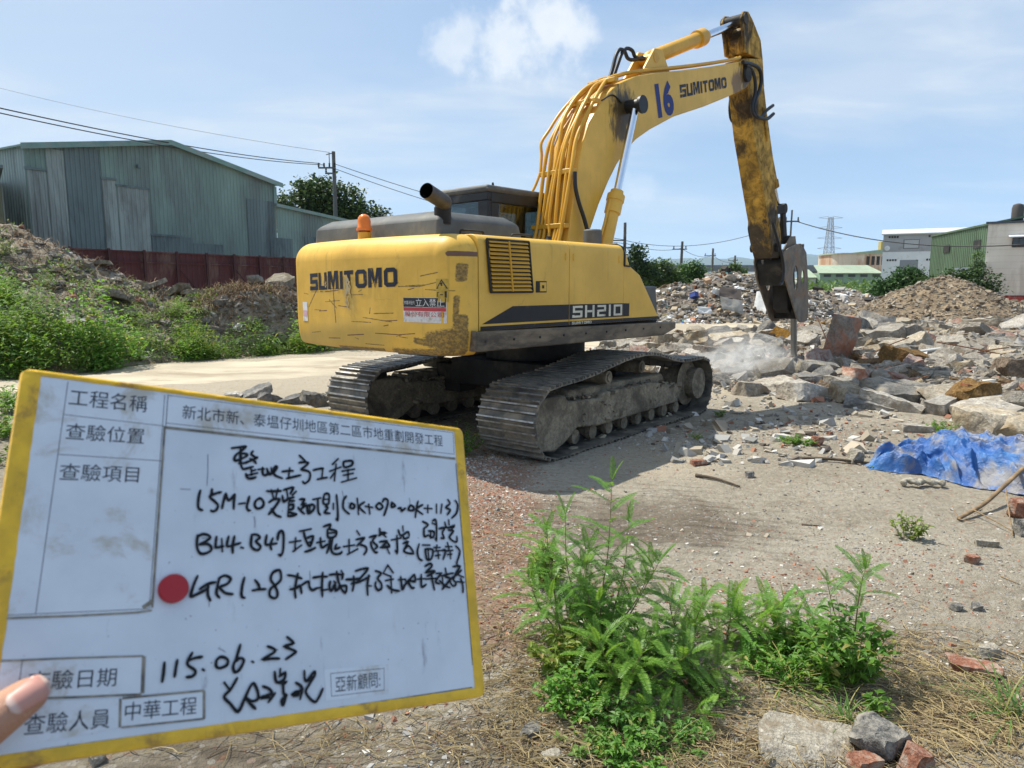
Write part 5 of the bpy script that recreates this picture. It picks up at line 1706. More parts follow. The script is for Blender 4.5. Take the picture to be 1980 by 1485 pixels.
sv = me.skin_vertices[0].data
for i, r_ in enumerate(Rd):
    sv[i].radius = (r_[0] / 1000, r_[1] / 1000)
    sv[i].use_root = (i == 0)
sb = hand.modifiers.new('subsurf', 'SUBSURF')
sb.levels = sb.render_levels = 3
sk.use_smooth_shade = True
me.materials.append(M['skin'])
# thumbnail: a curved plate along the thumb, set into the skin
def mat_nail():
    m, t, p = new_mat('nail')
    k = NT(t)
    sp = k.n('ShaderNodeSeparateColor')
    t.links.new(k.attr('nail'), sp.inputs[0])
    c = k.mix(k.ss(sp.outputs[0], 0.10, 0.24), (0.62, 0.44, 0.37), (0.54, 0.27, 0.215))
    c = k.mix(k.ss(sp.outputs[0], 0.86, 0.93), c, (0.60, 0.42, 0.35))
    k.put(p.inputs['Base Color'], c)
    p.inputs['Roughness'].default_value = 0.42
    p.inputs['Specular IOR Level'].default_value = 0.4
    return m
from mathutils.bvhtree import BVHTree
bvh = BVHTree.FromObject(hand, bpy.context.evaluated_depsgraph_get())
mb = MB()
ax0, ax1 = (12.6, 175.9), (28.2, 165.6)
sx, sy = (ax1[0] - ax0[0]), (ax1[1] - ax0[1])
Ln = math.hypot(sx, sy); sx, sy = sx / Ln, sy / Ln
px_, py_ = -sy, sx                      # across the thumb, down-right on the board
NU, NV = 14, 12
cols = []
for i in range(NU + 1):
    a = i / NU
    wdt = 5.9 * (0.80 + 0.24 * math.sin(math.pi * min(1, a * 1.1) * 0.5)) * (math.sqrt(max(0.0, 1 - (max(0, a - 0.72) / 0.30) ** 2.4))) * (math.sqrt(max(0.05, 1 - (max(0, 0.16 - a) / 0.18) ** 2)))
    for j in range(NV + 1):
        b = -1 + 2 * j / NV
        u = ax0[0] + sx * Ln * a + px_ * (wdt * b - 0.9)
        v = ax0[1] + sy * Ln * a + py_ * (wdt * b - 0.9)
        n = 22.4 - 4.6 * a - 3.0 * a * a - 3.0 * b * b - 0.8 * max(0, b) + 0.35
        hit = bvh.ray_cast(bw(u, v, 60), -EN)
        if hit[0] is not None:
            n = (hit[0] - BO).dot(EN) * 1000 + 0.42 - 0.45 * b * b
        mb.v.append(tuple(bw(u, v, n)))
        cols.append((a, b, 0, 1))
for i in range(NU):
    for j in range(NV):
        a = i * (NV + 1) + j
        mb.f.append((a, a + 1, a + NV + 2, a + NV + 1)); mb.m.append(0)
nail = mb.build('thumbnail', mat_nail(), hand, smooth=180)
at_ = nail.data.color_attributes.new('nail', 'FLOAT_COLOR', 'POINT')
at_.data.foreach_set('color', [c for q in cols for c in q])
so_ = nail.modifiers.new('solid', 'SOLIDIFY')
so_.thickness = 0.0007
so_.offset = 0

# ------------------------------------------------------------------ buildings, fences, poles, trees round the site
M['metalg'] = mat_rough('green_cladding', (0.20, 0.285, 0.24), 0.20, 0.55, 0.5, dirt=(0.145, 0.175, 0.16), dirt_amt=0.45, dirt_scale=0.5, bump=0, stretch=(1, 1, 0.25), spec=0.4)
M['metalp'] = mat_rough('pale_cladding', (0.30, 0.35, 0.315), 0.14, 0.6, 0.5, dirt=(0.15, 0.165, 0.15), dirt_amt=0.4, dirt_scale=0.7, bump=0, stretch=(1, 1, 0.2), spec=0.4)
M['metald'] = mat_rough('dark_cladding', (0.15, 0.20, 0.19), 0.18, 0.6, 0.5, dirt=(0.075, 0.095, 0.095), dirt_amt=0.4, dirt_scale=0.6, bump=0, stretch=(1, 1, 0.3), spec=0.4)
M['trim'] = mat_rough('green_flashing', (0.185, 0.30, 0.26), 0.15, 1.5, 0.45, dirt=(0.25, 0.29, 0.26), dirt_amt=0.4, bump=0)
M['fenced'] = mat_rough('maroon_sheet', (0.070, 0.018, 0.020), 0.22, 0.8, 0.6, dirt=(0.14, 0.085, 0.07), dirt_amt=0.30, dirt_scale=1.2, bump=0, stretch=(1, 1, .4))
M['fencer'] = mat_rough('red_sheet', (0.27, 0.04, 0.032), 0.2, 0.8, 0.6, dirt=(0.22, 0.12, 0.10), dirt_amt=0.25, bump=0)
M['sheg'] = mat_rough('shed_green', (0.27, 0.385, 0.275), 0.1, 0.3, 0.6, dirt=(0.24, 0.30, 0.22), dirt_amt=0.35, bump=0, stretch=(1, 1, .3))
M['greenw'] = mat_rough('warehouse_green', (0.115, 0.175, 0.105), 0.12, 0.3, 0.6, dirt=(0.10, 0.135, 0.085), dirt_amt=0.35, bump=0, stretch=(1, 1, .3))
M['whitew'] = mat_rough('white_cladding', (0.70, 0.72, 0.74), 0.06, 0.3, 0.6, dirt=(0.55, 0.56, 0.56), dirt_amt=0.2, bump=0)
M['greyw'] = mat_rough('grey_cladding', (0.34, 0.35, 0.365), 0.08, 0.3, 0.6, dirt=(0.28, 0.28, 0.28), dirt_amt=0.2, bump=0)
M['beige'] = mat_rough('beige_tiled_wall', (0.74, 0.68, 0.58), 0.08, 0.6, 0.7, dirt=(0.58, 0.51, 0.42), dirt_amt=0.30, dirt_scale=0.8, bump=0, stretch=(1, 1, .3))
M['rusty'] = mat_rough('rusty_wall', (0.56, 0.50, 0.40), 0.15, 0.15, 0.8, dirt=(0.36, 0.19, 0.10), dirt_amt=0.36, dirt_scale=0.25, bump=0, stretch=(1, 1, .35))
M['palroof'] = mat_rough('pale_roof', (0.52, 0.55, 0.57), 0.06, 0.2, 0.6, bump=0)
M['grnroof'] = mat_rough('pale_green_roof', (0.33, 0.40, 0.29), 0.1, 0.2, 0.7, dirt=(0.28, 0.30, 0.2), dirt_amt=0.3, bump=0)
M['win'] = mat_plain('window_glass', (0.05, 0.06, 0.07), 0.12, spec=0.6)
M['shutter'] = mat_plain('roller_shutter', (0.24, 0.255, 0.28), 0.5)
M['concr'] = mat_rough('viaduct_concrete', (0.115, 0.135, 0.155), 0.1, 0.02, 0.9, bump=0)
M['steelg'] = mat_plain('galvanised_steel', (0.30, 0.31, 0.31), 0.5, 0.3)
M['pole'] = mat_rough('pole_concrete', (0.105, 0.10, 0.095), 0.2, 1, 0.8, bump=0)
M['wire'] = mat_plain('cable_black', (0.02, 0.02, 0.022), 0.6)


def corr(mb, s0, s1, ztop, zbot, y=0.0, pitch=0.2, depth=0.028, mi=0, cuts=()):
    """corrugated sheet wall in local (s, y, z): trapezoid ribs, sloping top line"""
    s, pts = s0, []
    while s < s1 - 1e-6:
        for f, d in ((0, 0), (.12, -depth), (.30, -depth), (.42, 0)):
            if s + f * pitch <= s1: pts.append((s + f * pitch, d))
        s += pitch
    pts.append((s1, 0))
    vs = []
    for a, d in pts:
        vs += [(a, y + d, zbot(a) if callable(zbot) else zbot), (a, y + d, ztop(a) if callable(ztop) else ztop)]
    mb.add(vs, [(2 * i, 2 * i + 2, 2 * i + 3, 2 * i + 1) for i in range(len(pts) - 1)], mi)


def frame2(name, p0, p1, **k):
    """an Empty at p0 whose x axis runs to p1 (so -y faces the viewer's side)"""
    d = Vector((p1[0] - p0[0], p1[1] - p0[1]))
    return empty(name, (p0[0], p0[1], 0), math.atan2(d.y, d.x)), d.length


# big green warehouse on the left
FA, FU = Vector((-14.86, 24.0)), Vector((0.5, 0.866))
FN = Vector((-0.866, 0.5))
WO = FA + FN * 6
wh = empty('warehouse', (WO.x, WO.y, 0), R(60))
tag(wh, 'large green corrugated steel warehouse with patched gable wall behind the maroon fence', 'warehouse')
gab = [(1.95, 7.08), (8.2, 8.28), (14.5, 7.12)]
gz = lambda s: lerp_table(gab, s)
mb = MB(); corr(mb, 1.95, 14.45, gz, 0.3); mb.build('wall', M['metalg'], wh)
mb = MB()
for k in range(60):
    pass
corr(mb, 0, 22, 7.08, 0.3)
sw_ = mb.build('wall', M['metalp'], wh); sw_.location = (1.95, 22, 0); sw_.rotation_euler = (0, 0, R(-90))
mb = MB(); corr(mb, 0, 22, 7.1, 0.3)
sw_ = mb.build('wall', M['metalg'], wh); sw_.location = (14.45, 0, 0); sw_.rotation_euler = (0, 0, R(90))
mb = MB()
mb.add([(1.75, -0.25, 7.12), (8.2, -0.25, 8.36), (8.2, 22, 8.36), (1.75, 22, 7.12), (14.75, -0.25, 7.16), (14.75, 22, 7.16)], [(0, 1, 2, 3), (1, 4, 5, 2)])
rf = mb.build('roof', M['trim'], wh)
rf.modifiers.new('solid', 'SOLIDIFY').thickness = 0.07
mb = MB()
for (a, b), (c, d) in zip(gab, gab[1:]):
    a2, c2 = (a - 0.2 if a < 3 else a), (c + 0.28 if c > 14 else c)
    mb.prism([(a2, b - 0.14), (c2, d - 0.14), (c2, d + 0.09), (a2, b + 0.09)], -0.29, -0.252)
mb.prism([(14.30, 5.95), (14.50, 5.95), (14.50, 7.0), (14.30, 7.0)], -0.07, -0.035)
mb.build('roof_flashing', M['trim'], wh)
def patch(s0, s1, z0, z1, mat, y, name='wall_panel'):
    m_ = MB(); corr(m_, s0, s1, z1, z0, y, 0.2, 0.028); return m_.build(name, mat, wh)
patch(2.0, 2.72, 0.3, 6.3, M['metalp'], -0.034)
patch(2.74, 3.45, 0.3, 7.15, M['metalp'], -0.036)
patch(3.47, 4.92, 0.3, 7.42, M['metald'], -0.034)
patch(4.94, 5.56, 0.3, 6.25, M['metalp'], -0.034)
patch(5.60, 7.02, 0.3, 6.02, M['metalp'], -0.050)
patch(7.06, 9.2, 3.0, 4.0, M['metald'], -0.034)
patch(9.22, 10.9, 2.8, 3.75, M['metald'], -0.036)
patch(12.5, 14.3, 3.2, 6.2, M['metald'], -0.033)
mb = MB()
for s0, s1, z in ((1.9, 2.72, 6.27), (4.90, 5.58, 6.27), (5.55, 7.1, 6.04), (7.02, 8.6, 4.02)):
    mb.box((s0, -0.10, z - 0.04), (s1, -0.03, z + 0.05))
mb.box((6.55, -0.20, 6.9), (6.66, -0.03, 7.05))
mb.build('door_track', M['metald'], wh)
mb = MB()
lz = lambda s: 5.99 + (5.30 - 5.99) * (s - 14.45) / 9.2
corr(mb, 14.46, 23.6, lz, 0.3, -0.02)
mb.build('lean_to_wall', M['metalg'], wh)
patch(13.9, 15.5, 0.3, 4.3, M['metald'], -0.06)
patch(16.4, 18.6, 0.3, 4.5, M['metald'], -0.055)
mb = MB()
mb.prism([(14.3, 5.95), (23.8, 5.24), (23.8, 5.40), (14.3, 6.12)], -0.25, 7)
mb.build('lean_to_roof', M['trim'], wh)
oldsh, _l = frame2('shed', (-24.0, 24.5), (-16.75, 24.0))
tag(oldsh, 'olive corrugated shed at the far left edge beside the big warehouse', 'shed')
mb = MB(); corr(mb, 0, _l, 5.72, 0.3); mb.box((0, 0.02, 0.3), (_l, 5, 5.7)); mb.build('wall', mat_rough('olive_cladding', (0.15, 0.16, 0.095), 0.15, 1, 0.6, bump=0), oldsh)
mb = MB(); mb.box((-0.2, -0.25, 5.73), (_l + 0.12, 5.1, 5.84)); mb.build('roof', M['metald'], oldsh)
q_ = at(14, 500, 25.5)
oldsh.rotation_euler = (0, 0, R(37))
oldsh.location = (q_.x - _l * math.cos(R(37)), q_.y - _l * math.sin(R(37)), 0)

# maroon site fence
fe = empty('site_fence', (FA.x, FA.y, 0), R(60))
tag(fe, 'maroon steel sheet fence with posts and diagonal braces behind the rubble bank', 'fence')
mb = MB(); corr(mb, -6, 26, 2.93, 0.1, 0.06, 0.25, 0.02); mb.build('sheet_panel', M['fenced'], fe)
mb = MB()
mb.box((-6, -0.02, 2.90), (26, 0.08, 2.95))
mb.box((-6, -0.05, 2.52), (26, 0.025, 2.57))
mb.box((-6, -0.05, 1.15), (26, 0.025, 1.20))
mb.build('rail', M['fenced'], fe)
M['fencep'] = mat_rough('maroon_post', (0.05, 0.016, 0.017), 0.2, 2, 0.6, bump=0)
for i in range(24):
    s = 1.43 + 1.31 * (i - 5)
    mb = MB(); mb.box((s - 0.045, -0.10, 0.0), (s + 0.045, -0.052, 2.99)); mb.build('post', M['fencep'], fe)
    if i % 2:
        mb = MB(); mb.tube([(s + 0.06, -0.075, 2.35), (s + 1.2, -0.075, 1.1)], 0.022, 6); mb.build('brace', M['fencep'], fe)

# right side: beige building, green warehouse, white and grey building, shed, rusty plant
bb, _l = frame2('beige_building', (29.56, 45.0), (29.56 + .835 * 11, 45.0 - .55 * 11))
tag(bb, 'beige tiled building with one small awning window at the right edge', 'building')
mb = MB(); mb.box((0, 0, 0), (_l, 11, 5.5)); wallb = mb.build('wall', M['beige'], bb)
mb = MB(); mb.box((-0.12, -0.12, 5.5), (_l, 11.1, 5.64)); mb.build('roof', M['win'], bb)
mb = MB()
for i in range(14):
    mb.box((0.0, -0.006, 0.5 + 0.38 * i), (_l, -0.0005, 0.51 + 0.38 * i))
mb.build('tile_joint', mat_plain('tile_joint', (0.50, 0.45, 0.38), 0.8), wallb)
mb = MB(); mb.box((1.30, -0.07, 4.05), (1.98, -0.003, 4.62)); w_ = mb.build('window', M['dark'], bb)
mb = MB(); mb.box((1.34, -0.078, 4.09), (1.62, -0.0705, 4.58)); mb.box((1.66, -0.078, 4.09), (1.94, -0.0705, 4.58)); mb.build('pane', M['win'], w_)
mb = MB(); mb.prism([(-0.003, 4.80), (-0.55, 4.68), (-0.55, 4.63), (-0.003, 4.74)], 1.1, 2.2, axis=0); mb.build('awning', M['whitew'], bb)
mb = MB(); mb.box((1.2, -0.06, 0.75), (4.0, -0.003, 1.12)); w_ = mb.build('window', M['dark'], bb)
mb = MB()
for i in range(4): mb.box((1.26 + 0.69 * i, -0.068, 0.80), (1.86 + 0.69 * i, -0.0605, 1.07))
mb.build('pane', M['win'], w_)
mb = MB(); mb.prism([(-1.55, 2.62), (-0.01, 2.78), (-0.01, 2.92), (-1.55, 2.80)], -1.2, 1.6); mb.prism([(-1.55, 2.50), (-0.01, 2.44), (-0.01, 2.50), (-1.55, 2.56)], -1.2, 1.6); mb.build('canopy', M['whitew'], bb)
mb = MB(); mb.tube([(0.35, -0.02, 1.75), (0.60, -0.16, 1.45)], 0.02, 6); mb.tube([(0.36, -0.03, 1.45), (0.55, -0.05, 1.75)], 0.014, 6); mb.build('bracket', M['wire'], bb)
for (x, wd, h0) in ((2.05, 0.75, 1.45), (2.95, 0.85, 1.95)):
    mb = MB(); mb.lathe([(0.33, 0), (0.35, 0.1), (0.35, h0 - 0.3), (0.29, h0 - 0.08), (0.1, h0)], None, 20)
    o = mb.build('water_tank', mat_plain('tank_dark', (0.075, 0.062, 0.055), 0.5), smooth=40, loc=(31.35 + x, 48.0, 5.64))
    tag(o, ('shorter' if h0 < 1.6 else 'taller') + ' dark water tank on the flat roof of the beige building', 'water tank', 'roof water tanks')
wt, _l = frame2('white_block', (43.0, 60.0), (43.0 + .8 * 8, 60.0 - .6 * 8))
tag(wt, 'tall white building rising behind the beige building at the right edge', 'building')
mb = MB(); mb.box((0, 0, 0), (_l, 8, 8.6)); mb.build('wall', M['whitew'], wt)
mb = MB()
for i in range(9): mb.box((0.1, -0.03, 6.2 + 0.25 * i), (0.95, -0.003, 6.28 + 0.25 * i))
mb.build('louvre', M['greyw'], wt)
mb = MB(); mb.box((-0.15, -0.15, 8.6), (_l, 8, 8.8)); mb.build('roof', M['palroof'], wt)

gw, _l = frame2('green_warehouse', (33.7, 58.0), (30.75, 46.4))
tag(gw, 'dark green corrugated warehouse between the white building and the beige building', 'warehouse')
mb = MB(); corr(mb, 0, _l, 5.72, 0, 0, 0.36, 0.06); mb.build('wall', M['greenw'], gw)
mb = MB(); mb.add([(0, 0, 0), (0, 0, 5.7), (-3.2, 1.35, 5.1), (-3.2, 1.35, 0)], [(0, 1, 2, 3)]); mb.build('wall', mat_rough('warehouse_pale_green', (0.20, 0.27, 0.16), 0.08, 0.3, 0.6, bump=0, stretch=(4, 4, .2)), gw)
mb = MB(); mb.add([(0.1, -0.15, 5.72), (_l, -0.15, 5.72), (_l, 6, 7.0), (0, 6, 7.0), (-3.4, 1.4, 5.12)], [(0, 1, 2, 3), (0, 3, 4)]); o = mb.build('roof', M['greenw'], gw); o.modifiers.new('solid', 'SOLIDIFY').thickness = 0.12
for s0 in (3.2, 9.2):
    mb = MB(); mb.box((s0, -0.10, 4.2), (s0 + 1.3, -0.062, 4.75)); w_ = mb.build('window', M['dark'], gw)
mb = MB(); mb.box((5.2, -0.09, 2.2), (7.0, -0.062, 2.75)); mb.build('window', M['dark'], gw)

wb, _l = frame2('white_grey_building', (41.1, 80.0), (41.1 + 0.89 * 9, 80 - 0.46 * 9))
tag(wb, 'factory building white below and grey above with a pale roof', 'building')
mb = MB(); mb.box((0, 0, 0), (_l, 9, 5.45)); mb.build('lower_wall', M['whitew'], wb)
mb = MB(); mb.box((-0.02, -0.02, 5.451), (_l, 9, 7.38)); mb.build('upper_wall', M['greyw'], wb)
mb = MB(); mb.add([(-0.2, -0.3, 7.4), (_l, -0.3, 7.4), (_l, 9.2, 8.5), (-0.2, 9.2, 8.5)], [(0, 1, 2, 3)]); o = mb.build('roof', M['palroof'], wb); o.modifiers.new('solid', 'SOLIDIFY').thickness = 0.12
mb = MB(); mb.box((1.95, -0.05, 5.75), (3.5, -0.023, 6.75)); w_ = mb.build('window', mat_plain('frame_grey', (0.16, 0.165, 0.17), 0.6), wb)
mb = MB(); mb.box((2.06, -0.056, 5.84), (3.42, -0.0505, 6.68)); mb.build('pane', mat_plain('blind_pale', (0.42, 0.44, 0.45), 0.5), w_)
mb = MB(); mb.box((1.75, -0.03, 2.0), (3.5, -0.003, 4.55)); mb.build('roller_door', M['shutter'], wb)
for (s0, z0, zz_) in ((0.5, 6.95, -0.023), (4.3, 6.95, -0.023), (0.45, 4.45, -0.003), (4.25, 4.45, -0.003)):
    mb = MB()
    for i in range(4): mb.box((s0 + 0.26 * i, zz_ - 0.03, z0), (s0 + 0.26 * i + 0.18, zz_, z0 + 0.2))
    mb.build('vent_window', M['dark'], wb)
mb = MB(); mb.lathe([(0.27, 0), (0.27, 0.12)], Matrix.Translation((0.42, -0.02, 5.85)) @ Matrix.Rotation(R(90), 4, 'X'), 16); mb.build('dish', M['whitew'], wb)

sh, _l = frame2('shed', (42.9, 100.0), (51.6, 100.0))
tag(sh, 'long pale green shed with a row of vents above a maroon base', 'shed')
mb = MB(); mb.box((0, 0, 1.45), (_l, 7, 3.55)); mb.build('wall', M['sheg'], sh)
mb = MB(); mb.box((0.02, 0.02, 0.9), (_l, 7, 1.449)); mb.build('plinth', mat_plain('pale_base', (0.36, 0.40, 0.33), 0.7), sh)
mb = MB(); mb.add([(-0.3, -0.3, 3.52), (_l, -0.3, 3.52), (_l, 4.5, 4.75), (-0.3 + 1.2, 4.5, 4.75)], [(0, 1, 2, 3)]); o = mb.build('roof', M['grnroof'], sh); o.modifiers.new('solid', 'SOLIDIFY').thickness = 0.1
for i in range(5):
    mb = MB(); mb.box((0.5 + 1.7 * i, -0.03, 2.98), (1.5 + 1.7 * i, -0.003, 3.35)); mb.build('vent_window', mat_plain('vent_dark', (0.07, 0.085, 0.085), 0.6), sh)
mb = MB(); mb.box((-1.0, -0.5, -0.4), (_l, -0.4, 0.9))
f2 = mb.build('site_fence', M['fenced'], loc=(44.6, 99.2, 0))
tag(f2, 'low maroon sheet fence in front of the pale green shed', 'fence')
hut, _l2 = frame2('hut', (40.6, 100.5), (42.4, 100.5))
tag(hut, 'small pale hut beside the left end of the pale green shed', 'hut')
mb = MB(); mb.box((0, 0, 0), (1.95, 3, 2.9)); mb.build('wall', mat_plain('hut_wall', (0.46, 0.48, 0.43), 0.7), hut)
mb = MB(); mb.add([(-0.2, -0.2, 2.92), (2.1, -0.2, 2.92), (2.1, 3, 4.1), (1.0, 3, 4.1)], [(0, 1, 2, 3)]); o = mb.build('roof', M['grnroof'], hut); o.modifiers.new('solid', 'SOLIDIFY').thickness = 0.08

rp = empty('rusty_plant', (67.6, 150, 0))
tag(rp, 'rust-streaked round-ended factory hall behind the pale green shed', 'building')
arc = [(3.2 - 3.2 * math.cos(a), -0.0 + 3.2 - 3.2 * math.sin(a)) for a in np.linspace(0, R(90), 8)] + [(12.5, 0), (12.5, 9), (0, 9)]
mb = MB(); mb.prism(arc, 0, 8.35, axis=2); mb.build('wall', M['rusty'], rp)
arc2 = [(x * 1.03 - 0.3, y * 1.02 - 0.3) for x, y in arc]
mb = MB(); mb.prism(arc2, 8.352, 8.6, axis=2); mb.prism([(3, 8.6), (14, 8.6), (14, 9.3), (9, 9.25)], 0.5, 9); mb.build('roof', M['grnroof'], rp)
for i in range(5):
    mb = MB(); mb.box((6.2 + 1.05 * i, -0.06, 6.1), (6.85 + 1.05 * i, -0.003, 7.9)); mb.build('window', M['dark'], rp)
mb = MB(); mb.box((0, 0, 0), (1.4, 1.2, 11.2)); o = mb.build('yellow_silo', mat_plain('silo_yellow', (0.42, 0.33, 0.11), 0.7), loc=(79.2, 155, 0))
tag(o, 'small ochre tower poking up behind the roof of the rusty hall', 'tower')

rfn = empty('site_fence', (25.6, 39.6, 0), R(2))
tag(rfn, 'bright red sheet fence at the foot of the beige building', 'fence')
mb = MB(); corr(mb, 0, 14, 1.12, 0, 0, 0.3, 0.02); mb.build('sheet_panel', M['fencer'], rfn)
for i in range(8):
    mb = MB(); mb.box((0.1 + 0.9 * i, -0.10, 0), (0.17 + 0.9 * i, -0.045, 1.17)); mb.build('post', M['fencer'], rfn)

# viaduct and pylon far away
va = empty('viaduct', (60, 300, 0))
tag(va, 'long dark elevated viaduct crossing the far distance', 'viaduct')
mb = MB(); mb.box((-6, 0, 8.0), (260, 11, 9.3)); mb.build('deck', M['concr'], va)
mb = MB(); mb.box((-6, -0.15, 9.301), (260, 0.15, 10.5)); mb.build('parapet', M['concr'], va)
for i in range(8):
    mb = MB(); mb.box((4 + 32 * i, 3, 0), (7 + 32 * i, 7, 7.99)); mb.build('pier', M['concr'], va)
py = empty('pylon', (171.3, 390, 0))
tag(py, 'grey steel lattice power pylon standing beyond the buildings', 'pylon')
HT = 38.5
def leg_pt(sx, sy, z):
    wd = lerp_table([(0, 4.6), (20, 2.0), (HT, 0.9)], z)
    return Vector((sx * wd, sy * wd, z))
mb = MB()
lev = [0, 5, 9.5, 13.5, 17, 20, 22.5, 25, 27.5, 30, 32.5, 35, HT]
for sx in (-1, 1):
    for sy in (-1, 1):
        mb.tube([leg_pt(sx, sy, z) for z in lev], 0.17, 4)
mb.build('leg', M['steelg'], py)
mb = MB()
for a, b in zip(lev, lev[1:]):
    for (s1, s2) in (((-1, -1), (1, -1)), ((1, -1), (1, 1)), ((1, 1), (-1, 1)), ((-1, 1), (-1, -1))):
        mb.tube([leg_pt(*s1, a), leg_pt(*s2, b)], 0.09, 4); mb.tube([leg_pt(*s2, a), leg_pt(*s1, b)], 0.09, 4); mb.tube([leg_pt(*s1, b), leg_pt(*s2, b)], 0.09, 4)
mb.build('lattice', M['steelg'], py)
for z, ln in ((38.2, 6.5), (33.0, 6.5), (27.5, 6.8), (22.0, 6.5), (17.0, 6.0)):
    mb = MB()
    for sx in (-1, 1):
        mb.tube([(sx * 1.0, 0, z + 0.9), (sx * ln, 0, z)], 0.11, 4); mb.tube([(sx * 1.0, 0, z - 0.5), (sx * ln, 0, z)], 0.11, 4)
    mb.build('cross_arm', M['steelg'], py)

# utility poles and cables
def upole(x, y, h, arms, label, tilt=0.0, r=0.15):
    p = empty('utility_pole', (x, y, 0))
    tag(p, label, 'utility pole', 'utility poles round the site')
    mb = MB(); mb.tube([(0, 0, -0.2), (tilt * h * .5, 0, h * .5), (tilt * h, 0, h)], [r * 1.25, r, r * 0.8], 10); mb.build('shaft', M['pole'], p, smooth=60)
    for (z, x0, x1, ins) in arms:
        mb = MB(); mb.box((x0 + tilt * z, -0.16, z - 0.05), (x1 + tilt * z, -0.08, z + 0.05))
        a = mb.build('cross_arm', M['pole'], p)
        for k in range(ins):
            q = x0 + tilt * z + (x1 - x0) * (k + 0.1) / max(1, ins - 0.8)
            mb = MB(); mb.lathe([(0.03, 0.05), (0.07, 0.10), (0.04, 0.2), (0.07, 0.24), (0.03, 0.32)], Matrix.Translation((q, -0.12, z)), 8); mb.build('insulator', M['dark'], a)
    return p
upole(-11.66, 48, 10.4, [(9.35, -1.0, 0.12, 4), (9.0, -0.55, 0.1, 2)], 'utility pole behind the trees left of the excavator', 0, 0.14)
mb = MB(); mb.tube([(-11.95, 48, 9.6), (-11.95, 48, 10.35)], 0.03, 6); mb.tube([(-12.15, 48, 10.2), (-11.75, 48, 10.3)], 0.03, 6)
bpy_last = mb.build('pole_bracket', M['pole'], [o for o in S.objects if o.name == 'utility_pole'][0]); bpy_last.location = (11.66, -48, 0)
upole(9.36, 60, 6.9, [(5.45, -1.4, 0.1, 2), (4.85, -0.1, 1.2, 3)], 'utility pole just right of the excavator front panel', 0, 0.15)
upole(17.55, 75, 6.3, [(5.5, -1.0, 0.5, 2)], 'leaning utility pole in front of the trees right of the yellow panel', 0.02, 0.16)
upole(27.85, 100, 6.9, [(5.9, -1.2, 0.4, 2)], 'third utility pole of the row right of the yellow panel', 0, 0.17)
upole(40.25, 130, 7.2, [(6.3, -1.3, 0.5, 2)], 'farthest utility pole of the row, nearest the arm', 0, 0.2)
upole(21.1, 55, 7.4, [(6.55, -0.55, 0.55, 2)], 'slim pale utility pole right of the excavator arm', 0.012, 0.075)


def cable(p, q, sag, label, r=0.022, grp=None):
    p, q = Vector(p), Vector(q)
    pts = []
    for i in range(25):
        t = i / 24
        c = p.lerp(q, t); c.z -= sag * 4 * t * (1 - t)
        pts.append(c)
    mb = MB(); mb.tube(pts, r, 6)
    tag(mb.build('cable', M['wire'], smooth=180), label, 'cable', grp or 'overhead cables')
LP = Vector((-11.66, 48, 9.6))
cable(at(-220, 158, 22), LP + Vector((-0.9, 0, 0.05)), 0.35, 'upper overhead cable from the left edge to the pole behind the trees', 0.024)
cable(at(-220, 168, 22), LP + Vector((-0.6, 0, -0.05)), 0.42, 'lower overhead cable from the left edge to the pole behind the trees', 0.022)
cable(at(-150, 130, 60), LP + Vector((-0.3, 0, 0.75)), 0.5, 'thin faint overhead cable above the green warehouse', 0.012)
cable(LP + Vector((0.1, 0, -0.0)), Vector((9.36, 60, 5.5)), 0.5, 'upper cable from the left pole down behind the excavator cab', 0.02)
cable(LP + Vector((0.1, 0, -0.3)), Vector((9.36, 60, 5.2)), 0.7, 'lower cable from the left pole down behind the excavator cab', 0.02)
cable(Vector((9.4, 60, 5.45)), Vector((21.1, 55, 6.6)), 1.05, 'sagging cable between the boom and the slim pale pole', 0.02)
cable(Vector((9.5, 60, 5.2)), Vector((17.6, 75, 5.6)), 0.35, 'cable from the pole at the yellow panel to the leaning pole', 0.022)
cable(Vector((17.6, 75, 5.6)), Vector((27.9, 100, 5.95)), 0.5, 'cable between the leaning pole and the third pole', 0.025)
cable(Vector((27.9, 100, 5.95)), Vector((40.3, 130, 6.35)), 0.6, 'cable between the third pole and the farthest pole', 0.03)
cable(Vector((21.6, 55, 6.55)), at(1990, 472, 43), 0.75, 'heavy cable from the slim pale pole to the right edge', 0.035)

# trees
M['leafd'] = mat_leaf('tree_leaf_dark', (0.022, 0.055, 0.014), (0.06, 0.115, 0.022), 0.25, 0.45)
M['leafm'] = mat_leaf('tree_leaf_mid', (0.045, 0.105, 0.02), (0.11, 0.19, 0.035), 0.28, 0.5)
M['bark'] = mat_rough('bark', (0.10, 0.08, 0.06), 0.3, 8, 0.9, bump=0.5, bump_scale=20)


def leaf_tri(rs, c, s, nrm_bias=0.6):
    """one folded leaf of four corners"""
    d = Vector((rs.gauss(0, 1), rs.gauss(0, 1), rs.gauss(0, 0.6))).normalized()
    up = Vector((rs.gauss(0, .6), rs.gauss(0, .6), nrm_bias + rs.random())).normalized()
    side = d.cross(up)
    side = side.normalized() if side.length > 1e-4 else Vector((1, 0, 0))
    up = side.cross(d)
    w_ = s * rs.uniform(0.28, 0.42)
    return [c, c + d * s * .5 + side * w_ + up * s * .08, c + d * s, c + d * s * .5 - side * w_ + up * s * .08]


